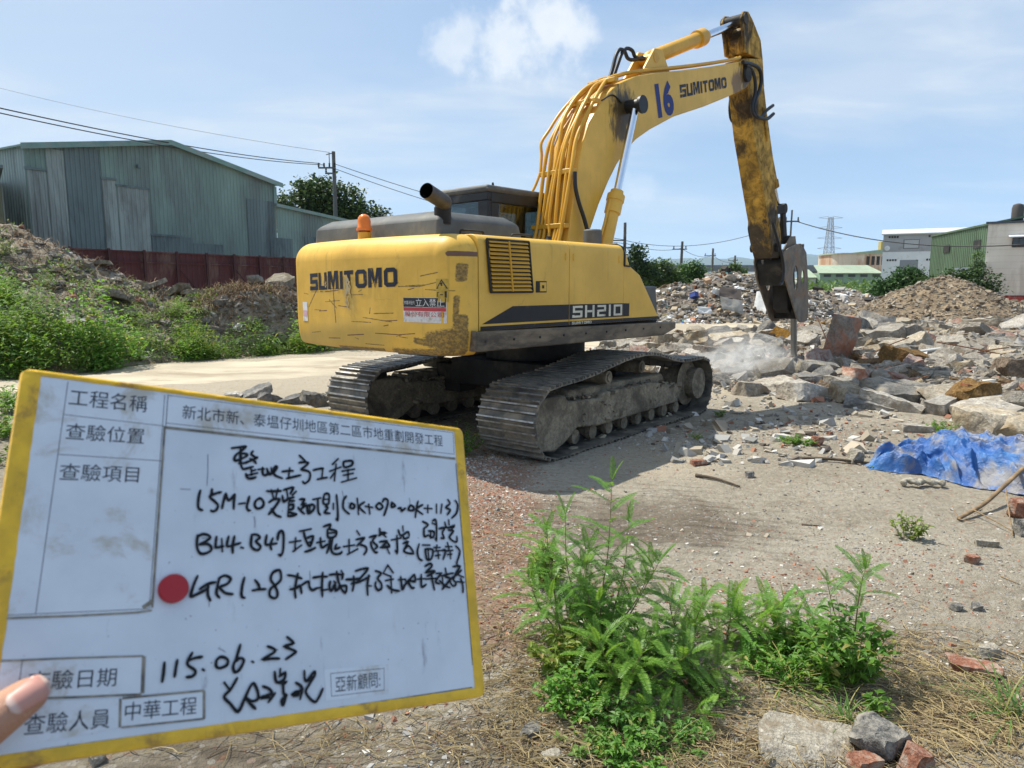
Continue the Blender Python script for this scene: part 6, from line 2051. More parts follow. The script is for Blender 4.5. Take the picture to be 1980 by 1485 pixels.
def tree(name, label, cat, base, hgt_, blobs, leaf, n, mat, seed, trunk_r=0.2, group=None):
    rs = random.Random(seed)
    t = empty(name, base)
    tag(t, label, cat, group)
    mb = MB()
    top = max(b[2] for b in blobs)
    tr_pts = [(0, 0, -0.2), (0.1 * rs.gauss(0, 1), 0.1, top * 0.35), (0.15 * rs.gauss(0, 1), 0, top * 0.75)]
    mb.tube(smooth_pts(tr_pts, 4), [trunk_r * (1 - 0.75 * i / 8) for i in range(9)], 8)
    for b in blobs:
        s = Vector((0, 0, top * rs.uniform(0.25, 0.5)))
        e = Vector(b[:3])
        m_ = s.lerp(e, 0.5) + Vector((rs.gauss(0, .2), rs.gauss(0, .2), 0.2))
        mb.tube(smooth_pts([s, m_, e], 3), [trunk_r * .5, trunk_r * .42, trunk_r * .36, trunk_r * .3, trunk_r * .24, trunk_r * .18, trunk_r * .1], 6)
    mb.build('trunk', M['bark'], t, smooth=60)
    mb = MB()
    tot = sum(b[3] ** 2 for b in blobs)
    for b in blobs:
        k = int(1.8 * n * b[3] ** 2 / tot)
        cl = max(4, k // 26)
        for _ in range(cl):
            d = Vector((rs.gauss(0, 1), rs.gauss(0, 1), rs.gauss(0, 1))).normalized()
            rr = b[3] * (0.30 + 0.70 * rs.random() ** 0.6)
            c = Vector(b[:3]) + Vector((d.x * rr, d.y * rr, d.z * rr * 0.8))
            cr = leaf * rs.uniform(0.7, 1.5)
            for _ in range(k // cl):
                q = c + Vector((rs.gauss(0, cr), rs.gauss(0, cr), rs.gauss(0, cr * .6)))
                mb.add(leaf_tri(rs, q, leaf * rs.uniform(.6, 1.25)), [(0, 1, 2, 3)])
    mb.build('crown', mat, t)
    return t


p = at(625, 380, 60)
tree('broadleaf_tree', 'tall dark green tree behind the lean-to roof, left of the machine', 'tree', (p.x, p.y, 0), 11, [(-2.4, 0, 8.0, 1.9), (-0.6, -.5, 9.1, 1.7), (1.4, 0, 8.6, 2.0), (-3.2, .3, 7.2, 1.4), (0, 0, 7.3, 2.4), (2.5, 0, 7.4, 1.6), (-1.3, 0.2, 9.7, 0.9)], 0.34, 6500, M['leafd'], 4, 0.3, 'trees behind the lean-to')
p = at(728, 405, 62)
tree('broadleaf_tree', 'smaller rounder tree beside the tall dark tree, nearer the beacon', 'tree', (p.x, p.y, 0), 8.5, [(0, 0, 7.3, 1.3), (-1.4, 0, 6.9, 1.3), (1.0, 0, 6.4, 1.1), (-0.5, 0, 5.8, 1.7), (-2.6, 0, 6.6, 1.2)], 0.30, 3200, M['leafd'], 9, 0.2, 'trees behind the lean-to')
lab = ['dark round tree touching the excavator front panel', 'wide green tree behind the debris heap, first of the three', 'low spreading tree right of the leaning pole', 'small far tree left of the viaduct']
for i, (px, py_, d, s) in enumerate(((1232, 512, 60, 1.1), (1282, 527, 62, 1.15), (1342, 526, 66, 1.0), (1418, 527, 120, 1.5))):
    p = at(px, py_, d)
    bl = [(-0.7 * s, 0, p.z + 0.1, s * .7), (0.6 * s, 0, p.z - 0.2, s * .75), (0, 0, p.z + 0.5 * s, s * .6), (0.0, 0.2, p.z - 0.7 * s, s * .9), (-1.1 * s, 0, p.z - .8 * s, s * .7), (1.2 * s, 0, p.z - .8 * s, s * .6)]
    if i == 0: bl.append((0, 0, p.z + 1.1 * s, s * .55))
    tree('broadleaf_tree', lab[i], 'tree', (p.x, p.y, 0), 5, bl, 0.24 if i < 3 else .4, 2600, M['leafm'] if i else M['leafd'], 20 + i, 0.14, 'trees beyond the debris heap')
p = at(1748, 548, 50)
tree('bush', 'big spreading green bush in front of the white building', 'bush', (p.x, p.y, 0), 3, [(-1.3, 0, 1.3, 1.15), (0.2, 0, 2.1, 1.1), (1.3, 0, 1.5, 1.1), (-0.6, -.5, 1.8, .9), (0.6, -.6, 1.1, 1.1), (-1.9, 0, .7, .9), (2.0, .2, 1.2, .8), (0.9, 0.2, 2.2, .7)], 0.22, 5200, M['leafd'], 31, 0.12)
p = at(1868, 552, 42)
tree('bush', 'dark bush behind the soil heap beside the beige building', 'bush', (p.x, p.y, 0), 3, [(-0.9, 0, 2.0, .8), (0.2, 0, 2.1, .85), (1.0, 0, 1.9, .9), (-0.1, 0, 1.2, 1.1), (-1.6, .3, 2.0, .7), (1.3, 0, 1.1, .9)], 0.18, 2600, M['leafd'], 33, 0.1)
p = at(1893, 500, 44)
tree('small_tree', 'little yellow-green sapling against the corner of the beige building', 'tree', (p.x, p.y, 0), 4, [(0, 0, 3.1, .32), (-0.12, 0, 3.5, .25), (0.1, 0, 2.7, .28)], 0.13, 420, M['leafm'], 35, 0.05)

# ------------------------------------------------------------------ broken concrete, bricks, stones
M['wood'] = mat_rough('dry_stick', (.25, .17, .095), .3, 12, .85, bump=.4, bump_scale=50, stretch=(1, 1, .3))
M['woodd'] = mat_rough('dark_stick', (.085, .065, .045), .3, 12, .85, bump=.4, bump_scale=50)
M['conc'] = mat_rough('broken_concrete', (0.44, 0.39, 0.315), 0.24, 3.0, 0.9, speck=0.5, dirt=(0.24, 0.19, 0.13), dirt_amt=0.46, dirt_scale=3.2, bump=0.9, bump_scale=14, bump_dist=0.03, per_object=0.22, spec=0.2)
M['concd'] = mat_rough('dark_concrete', (0.20, 0.19, 0.175), 0.3, 3.0, 0.85, speck=0.5, dirt=(0.30, 0.265, 0.21), dirt_amt=0.34, dirt_scale=3.5, bump=0.9, bump_scale=14, bump_dist=0.03, per_object=0.2, spec=0.2)
M['brick'] = mat_rough('brick_red', (0.33, 0.15, 0.095), 0.25, 6.0, 0.9, speck=0.4, dirt=(0.38, 0.31, 0.25), dirt_amt=0.5, dirt_scale=5, bump=0.8, bump_scale=22, bump_dist=0.02, per_object=0.2, spec=0.15)
M['concn'] = mat_rough('stone_pale', (0.42, 0.38, 0.31), 0.25, 16.0, 0.9, speck=0.6, dirt=(0.23, 0.185, 0.13), dirt_amt=0.42, dirt_scale=13, bump=1.0, bump_scale=60, bump_dist=0.012, spec=0.2)
M['concdn'] = mat_rough('stone_mottled', (0.19, 0.18, 0.165), 0.4, 16.0, 0.9, speck=0.75, dirt=(0.33, 0.30, 0.25), dirt_amt=0.42, dirt_scale=15, bump=1.0, bump_scale=55, bump_dist=0.014, spec=0.2)
M['brickn'] = mat_rough('brick_fragment', (0.31, 0.135, 0.085), 0.3, 18.0, 0.9, speck=0.5, dirt=(0.36, 0.29, 0.23), dirt_amt=0.4, dirt_scale=18, bump=1.0, bump_scale=70, bump_dist=0.010, spec=0.15)
M['earth'] = mat_rough('clod_brown', (0.25, 0.155, 0.07), 0.35, 4.0, 0.95, speck=0.6, dirt=(0.15, 0.095, 0.05), dirt_amt=0.4, dirt_scale=5, bump=1.0, bump_scale=18, bump_dist=0.05, per_object=0.15, spec=0.1)
M['redslab'] = mat_rough('slab_red_and_grey', (0.25, 0.215, 0.18), 0.2, 2.0, 0.9, speck=0.4, dirt=(0.36, 0.145, 0.075), dirt_amt=0.45, dirt_scale=1.3, bump=0.8, bump_scale=10, bump_dist=0.04, spec=0.2)
M['bankrock'] = mat_rough('bank_stone', (0.33, 0.295, 0.24), 0.3, 3.0, 0.9, speck=0.5, dirt=(0.16, 0.13, 0.09), dirt_amt=0.45, dirt_scale=2.5, bump=0.9, bump_scale=10, bump_dist=0.04, per_object=0.2, spec=0.2)


def chunk_mesh(name, seed, dims, mat, cuts=9, rough=0.08, sub=1):
    """broken lump: a box with random planes cut off it, edges crumbled by noise"""
    rs = random.Random(seed)
    bm = bmesh.new()
    bmesh.ops.create_cube(bm, size=1.0)
    for _ in range(cuts):
        nrm = Vector((rs.gauss(0, 1), rs.gauss(0, 1), rs.gauss(0, 0.8))).normalized()
        ext = max(nrm.dot(v.co) for v in bm.verts)
        co = nrm * ext * rs.uniform(0.62, 0.90)
        r_ = bmesh.ops.bisect_plane(bm, geom=bm.verts[:] + bm.edges[:] + bm.faces[:], plane_co=co, plane_no=nrm, clear_outer=True)
        ed = [e for e in r_['geom_cut'] if isinstance(e, bmesh.types.BMEdge)]
        if ed:
            bmesh.ops.contextual_create(bm, geom=ed)
    for v in bm.verts:
        v.co = Vector((v.co.x * dims[0], v.co.y * dims[1], v.co.z * dims[2]))
    bmesh.ops.triangulate(bm, faces=bm.faces[:])
    s = min(dims)
    for it in range(sub):
        bmesh.ops.subdivide_edges(bm, edges=[e for e in bm.edges if e.calc_length() > s * 0.30], cuts=1, use_grid_fill=False)
        bmesh.ops.triangulate(bm, faces=bm.faces[:])
    for v in bm.verts:
        q = v.co / s
        k = noise.noise_vector((q.x * 1.6 + seed, q.y * 1.6, q.z * 1.6)) + 0.7 * noise.noise_vector((q.x * 4 + seed, q.y * 4, q.z * 4)) + 0.35 * noise.noise_vector((q.x * 9 + seed, q.y * 9, q.z * 9))
        v.co += k * s * rough
    bmesh.ops.recalc_face_normals(bm, faces=bm.faces)
    me = bpy.data.meshes.new(name)
    bm.to_mesh(me)
    bm.free()
    me.materials.append(mat)
    me.polygons.foreach_set('use_smooth', [True] * len(me.polygons))
    me.set_sharp_from_angle(angle=R(42))
    return me


def rock(name, px, py, size, mat, label, cat, seed, rot=(0, 0, 0), sink=0.25, group=None, pos=None, cuts=9, rough=0.085, sub=3):
    p = pos if pos is not None else G(px, py)
    o = link(name, chunk_mesh(name, seed, size, mat, cuts, rough, sub), loc=(p.x, p.y, p.z + size[2] * (0.5 - sink)), rot=rot)
    return tag(o, label, cat, group)


# the ones that stand out
rock('boulder', 1620, 700, (0.62, 0.42, 1.02), M['redslab'], 'tall upright boulder with a red left face beside the hammer chisel', 'boulder', 11, (0.10, 0.16, 0.5), 0.06, cuts=12)
rock('boulder', 1586, 694, (0.45, 0.4, 0.40), M['brick'], 'reddish block lying at the left foot of the upright boulder', 'boulder', 12, (0.1, -0.3, 0.3), 0.15)
rock('boulder', 1655, 738, (0.5, 0.4, 0.26), M['brick'], 'small red-faced block in front of the upright boulder', 'boulder', 13, (0, 0.2, 0.9), 0.15)
rock('boulder', 1885, 746, (0.72, 0.5, 0.46), M['earth'], 'big rounded clod of orange-brown earth on the rubble', 'clod', 14, (0.2, 0.1, 0.3), 0.15, cuts=18, rough=0.16)
rock('boulder', 1960, 722, (0.8, 0.5, 0.3), M['earth'], 'flat brown earth clod at the right edge of the rubble', 'clod', 15, (0.1, 0.1, 1.2), 0.2, cuts=12)
rock('boulder', 1745, 705, (0.75, 0.5, 0.34), M['earth'], 'dark brown broken clod behind the long dark slab', 'clod', 16, (0.3, 0.2, 0.2), 0.15)
rock('concrete_slab', 1770, 752, (1.35, 0.6, 0.20), M['concd'], 'long dark tilted slab in the middle of the rubble', 'concrete slab', 17, (0.25, 0.10, 0.05), 0.05, cuts=6)
rock('concrete_slab', 1755, 770, (0.85, 0.24, 0.22), M['conc'], 'upper of two pale pitted concrete beams lying in a V', 'concrete beam', 18, (0.0, 0.22, -0.55), 0.05, cuts=5, rough=0.08)
rock('concrete_slab', 1722, 792, (0.80, 0.22, 0.20), M['conc'], 'lower of two pale pitted concrete beams lying in a V', 'concrete beam', 19, (0.0, 0.22, -0.7), 0.1, cuts=5, rough=0.08)
rock('concrete_slab', 1835, 795, (0.72, 0.26, 0.24), M['conc'], 'short rough concrete beam slanting up to the right', 'concrete beam', 20, (0.0, -0.25, 0.55), 0.05, cuts=6, rough=0.08)
rock('concrete_slab', 1812, 776, (0.55, 0.4, 0.26), M['conc'], 'smooth grey concrete piece with a curved hollow face', 'concrete chunk', 21, (0.2, 0.0, 0.3), 0.05)
rock('concrete_slab', 1942, 790, (0.95, 0.75, 0.16), M['conc'], 'flat smooth grey slab tilted to the right edge', 'concrete slab', 22, (0.30, -0.18, 0.3), 0.0, cuts=6, rough=0.03)
rock('concrete_slab', 1872, 792, (0.34, 0.14, 0.36), M['brick'], 'narrow red brick piece against the flat smooth slab', 'brick', 23, (0.1, 0.3, 0.4), 0.1)
rock('concrete_slab', 1905, 838, (0.70, 0.5, 0.30), M['conc'], 'large pale block at the near right edge of the rubble', 'concrete chunk', 24, (0.1, 0.05, 0.35), 0.10, cuts=8)
rock('concrete_slab', 1968, 846, (0.50, 0.5, 0.26), M['conc'], 'pale block right behind the blue tarpaulin', 'concrete chunk', 25, (0.1, -0.1, 0.9), 0.12)
rock('concrete_slab', 1560, 770, (0.75, 0.5, 0.30), M['conc'], 'pale lump in the dust in front of the chisel', 'concrete chunk', 26, (0.1, 0.1, 0.4), 0.2)
rock('concrete_slab', 1500, 752, (0.6, 0.5, 0.16), M['conc'], 'pale slab under the chisel tip', 'concrete slab', 27, (0.1, -0.12, 0.2), 0.15, cuts=6)
rock('concrete_slab', 1448, 760, (0.6, 0.4, 0.22), M['conc'], 'dusty block left of the chisel', 'concrete chunk', 28, (0.0, 0.1, 0.7), 0.2)
rock('concrete_slab', 1655, 775, (0.62, 0.45, 0.26), M['conc'], 'white faced block between the chisel and the beams', 'concrete chunk', 29, (0.15, 0.1, 0.1), 0.15)
rock('concrete_slab', 1690, 790, (0.75, 0.30, 0.14), M['concd'], 'dark flat slab piece at the near edge of the rubble', 'concrete slab', 30, (0.2, 0.12, -0.5), 0.1, cuts=5)
rock('concrete_slab', 1770, 834, (0.34, 0.16, 0.10), M['conc'], 'loose flat paving piece lying in front of the rubble', 'paving piece', 31, (0, 0.05, -0.1), 0.2, cuts=4, rough=.03)
rock('stone', 1652, 892, (0.17, 0.13, 0.13), M['concn'], 'squarish grey stone beside the long thin stick', 'stone', 32, (0.1, 0.1, 0.4), 0.1)
rock('stone', 1450, 923, (0.085, 0.07, 0.055), M['concdn'], 'single dark grey stone on the bare soil', 'stone', 33, (0, 0, 0.2), 0.1)
rock('stone', 1580, 860, (0.11, 0.07, 0.10), M['brickn'], 'half brick standing beside the green creeping weed', 'brick', 34, (0, 0.2, 0.3), 0.1)
rock('stone', 1880, 1088, (0.085, 0.06, 0.05), M['brickn'], 'loose orange brick lump on the soil below the forked branch', 'brick', 35, (0, 0, 0.3), 0.1)
rock('stone', 1905, 1055, (0.14, 0.06, 0.045), M['concn'], 'long pale stone below the forked branch', 'stone', 36, (0, 0, -0.2), 0.1)
rock('stone', 1975, 1000, (0.16, 0.12, 0.15), M['brickn'], 'brick block with mortar at the right edge', 'brick', 37, (0, 0.1, 0.5), 0.1)
rock('stone', 1985, 1035, (0.13, 0.10, 0.11), M['concdn'], 'dark stone below the brick block at the right edge', 'stone', 38, (0.2, 0, 0.1), 0.1)
rock('stone', 1352, 898, (0.15, 0.09, 0.05), M['brickn'], 'pale orange brick piece in front of the track', 'brick', 39, (0, 0, 0.3), 0.1)
rock('stone', 1495, 1178, (0.065, 0.05, 0.045), M['brickn'], 'orange brick lump behind the ferny weeds', 'brick', 40, (0, 0, 0.3), 0.1)
rock('stone', 1850, 1180, (0.06, 0.045, 0.035), M['concdn'], 'pair-like grey lump on the soil right of the bushy weed, left one', 'stone', 41, (0, 0, 0.2), 0.1)
rock('stone', 1888, 1178, (0.055, 0.045, 0.035), M['concdn'], 'grey lump on the soil right of the bushy weed, right one', 'stone', 42, (0, 0, 1.2), 0.1)
rock('stone', 1880, 1298, (0.22, 0.10, 0.06), M['brickn'], 'long red brick rubble strip among the dry straw', 'brick', 43, (0, 0, -0.45), 0.3)
rock('stone', 1905, 1270, (0.10, 0.07, 0.06), M['concn'], 'pale grey lump on the red brick strip', 'stone', 44, (0, 0, 0.3), 0.1)
rock('concrete_slab', 1570, 1450, (0.38, 0.27, 0.07), M['concn'], 'pale flat concrete slab at the bottom edge', 'concrete slab', 145, (0.02, 0.05, -0.25), 0.38, cuts=9, rough=.07, sub=4)
rock('stone', 1690, 1452, (0.19, 0.17, 0.13), M['concdn'], 'round mottled grey stone beside the pale slab at the bottom', 'stone', 146, (0.1, 0.1, 0.6), 0.2, cuts=16, rough=.13, sub=4)
rock('stone', 1765, 1490, (0.12, 0.10, 0.09), M['brickn'], 'orange brick fragment at the bottom edge', 'brick', 147, (0.1, 0.3, 0.6), 0.15)
rock('stone', 1665, 1488, (0.12, 0.07, 0.06), M['brickn'], 'pinkish stone in front of the round mottled stone', 'stone', 148, (0, 0.1, 0.3), 0.15)
rock('stone', 1065, 1468, (0.07, 0.05, 0.035), M['concn'], 'whitish stone at the bottom edge left of the weeds', 'stone', 149, (0, 0, 0.3), 0.15)
rock('stone', 1025, 1420, (0.09, 0.06, 0.04), M['concdn'], 'dark crumbled clod below the board corner', 'stone', 150, (0, 0, 0.9), 0.15)
rock('stone', 190, 1472, (0.05, 0.05, 0.04), M['concn'], 'pale stone just below the board edge', 'stone', 151, (0, 0, 0.9), 0.15)
# broken slabs on the road behind the board
for i, (px, py_, sz, mt, rt, lab) in enumerate((
        (490, 762, (0.85, 0.45, 0.16), 'concd', (0.2, -0.35, 0.5), 'dark slab tilted up on the road, left of the track'), (520, 775, (0.5, 0.3, 0.22), 'concd', (0.0, 0.5, 1.0), 'dark block leaning on the tilted slab'),
        (455, 765, (0.4, 0.3, 0.12), 'conc', (0, 0.1, 0.1), 'flat grey piece left of the tilted slab'),
        (575, 775, (0.8, 0.4, 0.18), 'concd', (0.1, -0.2, 0.3), 'dark curved slab near the left track'), (610, 782, (0.55, 0.4, 0.3), 'earth', (0.1, 0.2, 0.6), 'broken lump near the left track'),
        (585, 790, (0.42, 0.3, 0.08), 'conc', (0, 0, 0.1), 'flat white piece in front of the broken lump'), (640, 775, (0.35, 0.3, 0.16), 'concd', (0.2, 0.3, 0.6), 'small dark lump touching the left track'))):
    rock('concrete_slab', px, py_ + 4, tuple(.68 * q for q in sz), M['concd' if mt == 'earth' else mt], lab, 'concrete slab', 60 + i, rt, 0.08, cuts=11, rough=.14)
# white flat rubble behind the track
for i, (px, py_, sz, mt, rt, lab) in enumerate((
        (1350, 662, (1.3, 0.3, 0.14), 'concd', (0.0, -0.35, 0.15), 'long dark plank-like slab tilted up behind the track'), (1290, 672, (0.6, 0.4, 0.34), 'conc', (0, 0, 0.3), 'upright pale block behind the track'),
        (1250, 676, (0.7, 0.5, 0.2), 'conc', (0.1, 0, 0.3), 'pale flat slab behind the track hump'), (1400, 664, (1.0, 0.7, 0.22), 'conc', (0.12, -0.1, 0.2), 'wide white slab beside the long dark plank'),
        (1330, 680, (0.8, 0.5, 0.2), 'conc', (0, 0.1, 0.6), 'low pale slab behind the front idler'), (1370, 690, (0.6, 0.4, 0.24), 'earth', (0, 0.1, 0.6), 'brown lump behind the front idler'))):
    rock('concrete_slab', px, py_, sz, M[mt], lab, 'concrete slab', 80 + i, rt, 0.1, cuts=7)

# the rest of the rubble field: individual lumps from a few cut shapes
VAR = {}
for k, mt in (('conc', 'conc'), ('concd', 'concd'), ('brick', 'brick'), ('earth', 'earth')):
    VAR[k] = [chunk_mesh('rubble_' + k, 200 + 17 * i + len(k) * 5, d, M[mt], 10, 0.13, 2) for i, d in enumerate(((1, .75, .5), (1, .6, .28), (1, .8, .65), (1, .45, .35), (1, .7, .20), (1, .9, .45)))]
KIND = {'conc': ('concrete_chunk', 'pale grey broken concrete chunk, one of many heaped in the rubble field', 'concrete chunk', 'pale concrete chunks of the rubble field'),
        'concd': ('concrete_chunk', 'dark grey broken concrete chunk, one of many heaped in the rubble field', 'concrete chunk', 'dark concrete chunks of the rubble field'),
        'brick': ('brick_chunk', 'reddish broken brick chunk, one of many heaped in the rubble field', 'brick chunk', 'brick chunks of the rubble field'),
        'earth': ('earth_clod', 'brown earth clod, one of many heaped in the rubble field', 'clod', 'earth clods of the rubble field')}
rs = random.Random(42)
spots, tries = [], 0
while len(spots) < 285 and tries < 30000:
    tries += 1
    x, y = rs.uniform(1.8, 17), rs.uniform(6.0, 26.5)
    if rub(x, y) < 0.02 or x / y > 0.80 or (x / y > 0.52 and rs.random() < 0.2):
        continue
    if rs.random() > (9.5 / y) ** 1.0 + 0.06:
        continue
    s = rs.choice([rs.uniform(.17, .34), rs.uniform(.25, .5), rs.uniform(.38, .74)]) * (0.75 + 0.025 * y)
    if any((x - a) ** 2 + (y - b) ** 2 < (0.33 * (s + c)) ** 2 for a, b, c in spots):
        continue
    if abs(x - y * .385) < .55 and 11.5 < y < 15.6 and s > .26: continue
    if (x - 6.3) ** 2 + (y - 15.3) ** 2 < 0.16:
        continue
    spots.append((x, y, s))
for i, (x, y, s) in enumerate(spots):
    k = rs.choices(['conc', 'concd', 'brick', 'earth'], (0.76, 0.12, 0.05, 0.07))[0]
    nm, lab, cat, grp = KIND[k]
    o = link(nm, rs.choice(VAR[k]), loc=(x, y, hgt(x, y) + s * 0.10), rot=(rs.gauss(0, .28), rs.gauss(0, .28), rs.uniform(0, 6.28)))
    o.scale = (s, s * rs.uniform(.8, 1.15), s * rs.uniform(.8, 1.1))
    tag(o, lab, cat, grp)
# bent rods, planks and pipe ends sticking out of the rubble
M['rebar'] = mat_rough('rusty_rebar', (.17, .075, .035), .3, 20, .8, bump=.2, bump_scale=120)
for i, (px, py_, L, dr, bend, kind_, lab) in enumerate((
        (1668, 700, 1.1, (.7, .1, .5), .35, 'rebar', 'bent rusty rod rising behind the upright boulder'), (1725, 742, .8, (.9, -.2, .35), -.3, 'rebar', 'bent rusty rod above the two V-shaped beams'), (1600, 664, .9, (-.3, .1, .8), .25, 'rebar', 'rusty rod standing up left of the boulder top'),
        (1850, 700, 1.0, (.8, .3, .3), .4, 'rebar', 'curved rusty rod above the orange-brown clod'), (1920, 690, 1.2, (-.9, .1, .2), .2, 'rebar', 'long rusty rod lying near the right edge'), (1780, 668, 1.0, (.6, .2, .3), -.4, 'rebar', 'crooked rusty rod in the back of the rubble'),
        (1700, 660, 1.3, (.95, .2, .12), 0, 'plank', 'grey weathered plank lying across the rear rubble'), (1830, 655, 1.2, (.9, -.3, .1), 0, 'plank', 'brown weathered plank at the foot of the soil heap'), (1640, 775, .9, (.8, -.5, .12), 0, 'plank', 'short pale plank in front of the upright boulder'), (1930, 770, .8, (.9, .3, .22), 0, 'plank', 'splintered plank end above the flat smooth slab'),
        (1560, 650, 1.0, (.9, .4, .1), 0, 'pipe', 'grey plastic pipe lying behind the chisel'), (1760, 690, .7, (.7, -.6, .2), 0, 'pipe', 'short grey pipe behind the long dark slab'))):
    p = G(px, py_, .08)
    d = Vector(dr).normalized()
    mb = MB()
    if kind_ == 'plank':
        s_ = d.cross(Vector((0, 0, 1))).normalized(); u_ = s_.cross(d)
        Mx = Matrix((d, s_, u_)).transposed().to_4x4()
        mb.box((-L / 2, -.07, -.016), (L / 2, .07, .016), 0, Mx)
        o = mb.build('plank', M['wood'] if 'brown' in lab else mat_rough('grey_wood', (.26, .235, .20), .25, 6, .85, bump=.4, bump_scale=30, stretch=(.2, 1, 1)), bevel=.004, loc=p)
    else:
        sd2 = d.cross(Vector((0, 0, 1))).normalized()
        pts = [d * L * (t - .25) + sd2 * bend * L * t * t + Vector((0, 0, -.15 * abs(bend) * t * t)) for t in (0, .25, .5, .75, 1)]
        mb.tube(smooth_pts(pts, 5), .011 if kind_ == 'rebar' else .045, 8)
        o = mb.build('rod' if kind_ == 'rebar' else 'pipe', M['rebar'] if kind_ == 'rebar' else mat_plain('pipe_grey', (.33, .34, .34), .5), smooth=60, loc=p)
    tag(o, lab, {'rebar': 'rebar', 'plank': 'plank', 'pipe': 'pipe'}[kind_])
# stones lying on the left bank
BV = [chunk_mesh('bank_stone', 500 + i, d, M['bankrock'], 8, 0.07, 1) for i, d in enumerate(((1, .75, .5), (1, .6, .30), (1, .8, .6), (1, .7, .22)))]
blist = [(205, .96, .95, 'large rounded stone on the crest of the left bank against the fence'), (215, .60, .95, 'pair of big grey stones half way up the left bank, left one'), (238, .62, .9, 'pair of big grey stones half way up the left bank, right one'),
         (250, .47, .9, 'flat pale slab on the slope of the left bank'), (108, .30, .7, 'pointed pale stone low on the left bank among the weeds'), (75, .30, .6, 'flat pale stone left of the pointed stone'), (45, .28, .7, 'pale broken piece at the far left of the bank'),
         (140, .27, .6, 'flat pale piece right of the pointed stone'), (300, 1.0, 1.1, 'long white slab on the crest below the fence'), (350, .95, 1.2, 'long tilted slab on the crest below the fence'), (385, .93, 1.3, 'dark edged slab overhanging the dark hollow'), (370, .78, 1.0, 'lower slab below the overhanging slab'),
         (500, 1.0, 1.1, 'rounded grey boulder on the crest behind the hollow'), (545, 1.0, 1.3, 'flat white slab on the crest beside the counterweight'), (540, .86, .6, 'pale stone on the slope beside the counterweight'), (180, .88, .5, 'small stone below the crest stone'), (160, .72, .5, 'brown stone among the bank weeds'),
         (430, .5, .6, 'grey stone in the dark hollow'), (30, .88, .5, 'stone near the top of the left bank')]
for px, t, s, lab in blist:
    p = bank_pt(px, t)
    o = link('stone', rs.choice(BV), loc=(p.x, p.y, p.z + 0.08 * s), rot=(rs.gauss(0, .2), rs.gauss(0, .25), rs.uniform(0, 6.28)))
    s *= .60
    o.scale = (s, s, s * .9)
    tag(o, lab, 'stone')
for i in range(46):
    px, t = rs.uniform(-60, 640), rs.uniform(.12, 1.05)
    p = bank_pt(px, t)
    s = rs.uniform(.12, .32)
    o = link('stone', rs.choice(BV), loc=(p.x, p.y, p.z + 0.03), rot=(rs.gauss(0, .3), rs.gauss(0, .3), rs.uniform(0, 6.28)))
    o.scale = (s, s, s)
    tag(o, 'smaller grey stone, one of many scattered over the left bank', 'stone', 'stones scattered over the left bank')


# ------------------------------------------------------------------ gravel and litter: uncountable bits as single meshes
def scatter(name, pts, sizes, mats, mi, seed, flat=0.7):
    """many small angular stones in one mesh"""
    r_ = np.random.RandomState(seed)
    n = len(pts)
    base = np.array([(-1, -1, -1), (1, -1, -1), (1, 1, -1), (-1, 1, -1), (-1, -1, 1), (1, -1, 1), (1, 1, 1), (-1, 1, 1)], float) * 0.5
    F_ = np.array([(0, 3, 2, 1), (4, 5, 6, 7), (0, 1, 5, 4), (1, 2, 6, 5), (2, 3, 7, 6), (3, 0, 4, 7)])
    v = base[None] * (1 + r_.uniform(-.45, .35, (n, 8, 3)))
    v *= np.stack([r_.uniform(.7, 1.3, n), r_.uniform(.55, 1.0, n), r_.uniform(.4, .9, n) * flat], 1)[:, None]
    a, b = r_.uniform(0, 6.28, n), r_.normal(0, .5, n)
    ca, sa, cb, sb_ = np.cos(a), np.sin(a), np.cos(b), np.sin(b)
    x, y, z = v[..., 0], v[..., 1], v[..., 2]
    x, z = x * cb[:, None] + z * sb_[:, None], -x * sb_[:, None] + z * cb[:, None]
    x, y = x * ca[:, None] - y * sa[:, None], x * sa[:, None] + y * ca[:, None]
    v = np.stack([x, y, z], -1) * np.asarray(sizes)[:, None, None] + np.asarray(pts)[:, None]
    f = (F_[None] + 8 * np.arange(n)[:, None, None]).reshape(-1, 4)
    me = bpy.data.meshes.new(name)
    me.from_pydata(v.reshape(-1, 3).tolist(), [], f.tolist())
    for m_ in mats: me.materials.append(m_)
    me.polygons.foreach_set('material_index', np.repeat(np.asarray(mi), 6).astype(np.int32))
    me.update()
    o = link(name, me)
    return tag(o, kind='stuff')


def grit(name, c, v=0.25):
    m, t, p = new_mat(name)
    k = NT(t)
    rn = k.n('ShaderNodeNewGeometry').outputs['Random Per Island']
    k.put(p.inputs['Base Color'], k.mix(rn, tuple(x * (1 - v) for x in c), tuple(min(1, x * (1 + v)) for x in c)))
    p.inputs['Roughness'].default_value = 0.9
    p.inputs['Specular IOR Level'].default_value = 0.2
    return m


